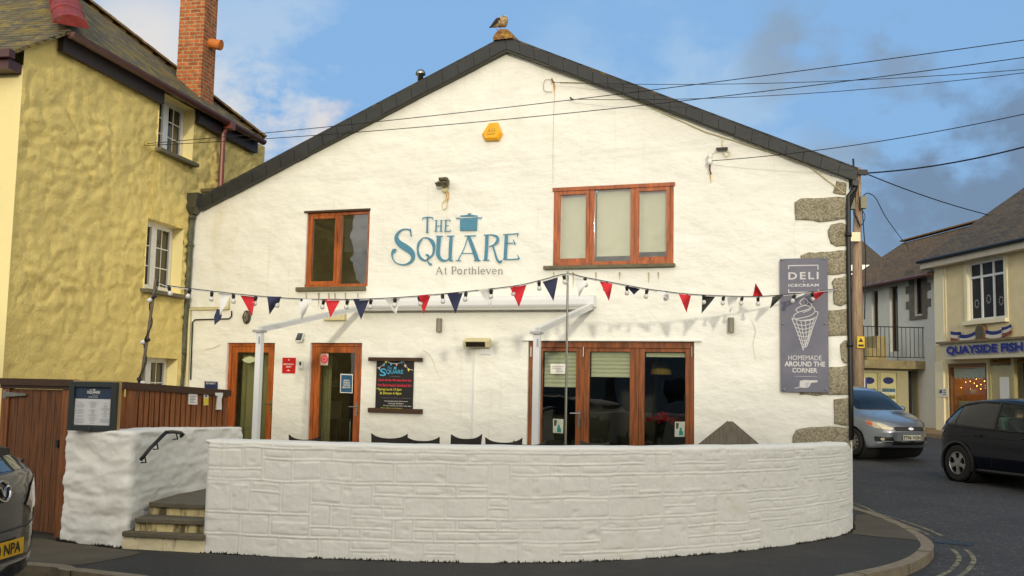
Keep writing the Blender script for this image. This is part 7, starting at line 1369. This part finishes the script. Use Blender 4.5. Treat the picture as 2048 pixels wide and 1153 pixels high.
# driver
DFr = Fr(c.fr.W((-.2, -.37, .7)), (H2_.x, H2_.y)); t = Th('person', 'driver in dark clothes at the wheel of the dark blue hatchback', 'person', DFr, (0, 0, 0)); bm = bmesh.new()
J = {'pel': (0, 0, .05, .14), 'ch': (-.12, 0, .38, .16), 'nk': (-.12, 0, .54, .06), 'hd': (-.08, 0, .68, .095), 'top': (-.08, 0, .76, .07), 'sl': (-.10, .19, .46, .07), 'el': (.16, .24, .28, .048), 'hl': (.56, .15, .36, .035), 'sr': (-.10, -.19, .46, .07), 'er': (.16, -.24, .28, .048), 'hr': (.56, -.15, .36, .035), 'kl': (.45, .12, .08, .08), 'kr': (.45, -.12, .08, .08), 'fl': (.75, .12, -.25, .05), 'fr': (.75, -.12, -.25, .05)}
E_ = [('pel', 'ch'), ('ch', 'nk'), ('nk', 'hd'), ('hd', 'top'), ('ch', 'sl'), ('sl', 'el'), ('el', 'hl'), ('ch', 'sr'), ('sr', 'er'), ('er', 'hr'), ('pel', 'kl'), ('kl', 'fl'), ('pel', 'kr'), ('kr', 'fr')]
ks = list(J); me = bpy.data.meshes.new('skeleton'); me.from_pydata([J[k][:3] for k in ks], [(ks.index(a), ks.index(b)) for a, b in E_], []); so_ = bpy.data.objects.new('skeleton', me); C.objects.link(so_); md = so_.modifiers.new('skin', 'SKIN')
for i, k in enumerate(ks): me.skin_vertices[0].data[i].radius = (J[k][3],)*2; me.skin_vertices[0].data[i].use_root = (k == 'pel')
sb_ = so_.modifiers.new('sub', 'SUBSURF'); sb_.levels = 2; sb_.render_levels = 2
me2 = bpy.data.meshes.new_from_object(so_.evaluated_get(bpy.context.evaluated_depsgraph_get())); bpy.data.objects.remove(so_); skin = mat('skin', (196, 146, 116), .6, .05, 5); shirt = mat('dark_jumper', (44, 48, 58), .85); me2.materials.append(shirt); me2.materials.append(skin)
for p in me2.polygons:
    p.use_smooth = True; z = p.center.z; x = p.center.x
    if (z > .55) or (x > .5 and z > .25): p.material_index = 1
t.part('body', me2, None); m = M(); m.grid(lambda u, v: (-.095+.115*math.sin(v*1.75)*math.cos(u*6.283)-.02, .105*math.sin(v*1.75)*math.sin(u*6.283), .715+.115*math.cos(v*1.75)), 16, 8); t.part('hair', m, mat('brown_hair', (70, 50, 36), .8, .3, 30), smooth=True)
# --- grey hatchback, rear corner at the left edge
grey = mat('graphite_paint', (40, 37, 34), .3, .05, 2, metal=.3, coat=.5); H3_ = Vector((-.998, .06, 0)).normalized(); Lm_ = 4.0; lg = atY(9, 992, 7.15); loc = Vector((lg.x, lg.y, -.1))+H3_*(Lm_/2); loc.z = -.1
sp = dict(L=Lm_, paint=grey, R=.30, wheels=(1.22, -1.28), wt=.83, be=2.8, bow=(.20, .3), spokes=5, crown=.03,
  top=[(-2.0, .80), (-1.97, .97), (-1.90, 1.03), (-1.72, 1.17), (-1.56, 1.27), (-1.2, 1.37), (-.3, 1.44), (.3, 1.42), (1.0, 1.05), (1.2, .98), (1.8, .82), (2.0, .6)],
  belt=[(-2.0, .79), (-1.96, .94), (-1.88, 1.03), (-1.2, .98), (0, .92), (1.0, .92), (1.8, .75), (2.0, .55)], bot=[(-2.0, .40), (-1.95, .28), (-1.5, .2), (1.7, .2), (2.0, .34)],
  w=[(-2.0, .74), (-1.85, .82), (-1.0, .83), (1.2, .83), (1.8, .8), (2.0, .72)], wr=[(-2.0, .68), (-1.9, .66), (-1.75, .58), (-1.2, .54), (0, .58), (1.0, .64), (2.0, .6)])
c = Car('parked_car', 'dark grey hatchback with a yellow rear plate cut off by the left edge', loc, H3_, sp)
c.patch('rear_window', [(-.56, 1.05), (.56, 1.05), (.47, 1.24), (-.47, 1.24)], 'r', mat('pale_reflecting_glass', (70, 76, 62), .05, .4, 3, spec=.9)); lens = mat('clear_tail_lens', (196, 170, 150), .1, .25, 9, coat=1.0)
for sg in (1, -1):
    c.patch('tail_lamp', [(sg*.30, .80), (sg*.46, .755), (sg*.68, .77), (sg*.74, .93), (sg*.66, .99), (sg*.46, .93)], 'r', lens, .012); c.patch('reflector', [(sg*.60, .44), (sg*.66, .44), (sg*.665, .53), (sg*.605, .53)], 'r', mat('red_reflector', (120, 14, 14), .2), .008); c.patch('side_window', [(-1.5, 1.04), (.7, .98), (.2, 1.32), (-1.3, 1.28)], 'y', car_glass, sg=sg)
m = M(); m.grid(lambda u, v: (-1.80+.30*u, -.38+.76*v, 1.20+.05*u+.02*math.sin(v*math.pi)), 6, 12); m.grid(lambda u, v: (-1.80, -.38+.76*v, 1.15+.05*u+.02*math.sin(v*math.pi)*u), 2, 12); c.t.part('spoiler', m, trim, recalc=False)
c.line([(-.62, .66), (0, .645), (.62, .66)], 'r', r=.008); c.line([(-.62, .66), (-.60, .80)], 'r', r=.006); c.line([(.62, .66), (.60, .80)], 'r', r=.006)
bd = c.line([(.085*math.cos(k*2*math.pi/24), .925+.07*math.sin(k*2*math.pi/24)) for k in range(25)], 'r', r=.009, mt=chrome, name='badge', off=.01); c.line([(-.075, .955), (-.03, .945), (0, .89), (.03, .945), (.075, .955)], 'r', r=.009, mt=chrome, name='badge_emblem', parent=bd, off=.01)
m_ = c.patch('model_badge', [(-.50, .72), (-.44, .72), (-.44, .75), (-.50, .75)], 'r', chrome, .006)
plate(c, '10 NPA', 'r', (-.26, .26, .46, .575), mat('yellow_plate', (214, 164, 10), .5), .34, .135)
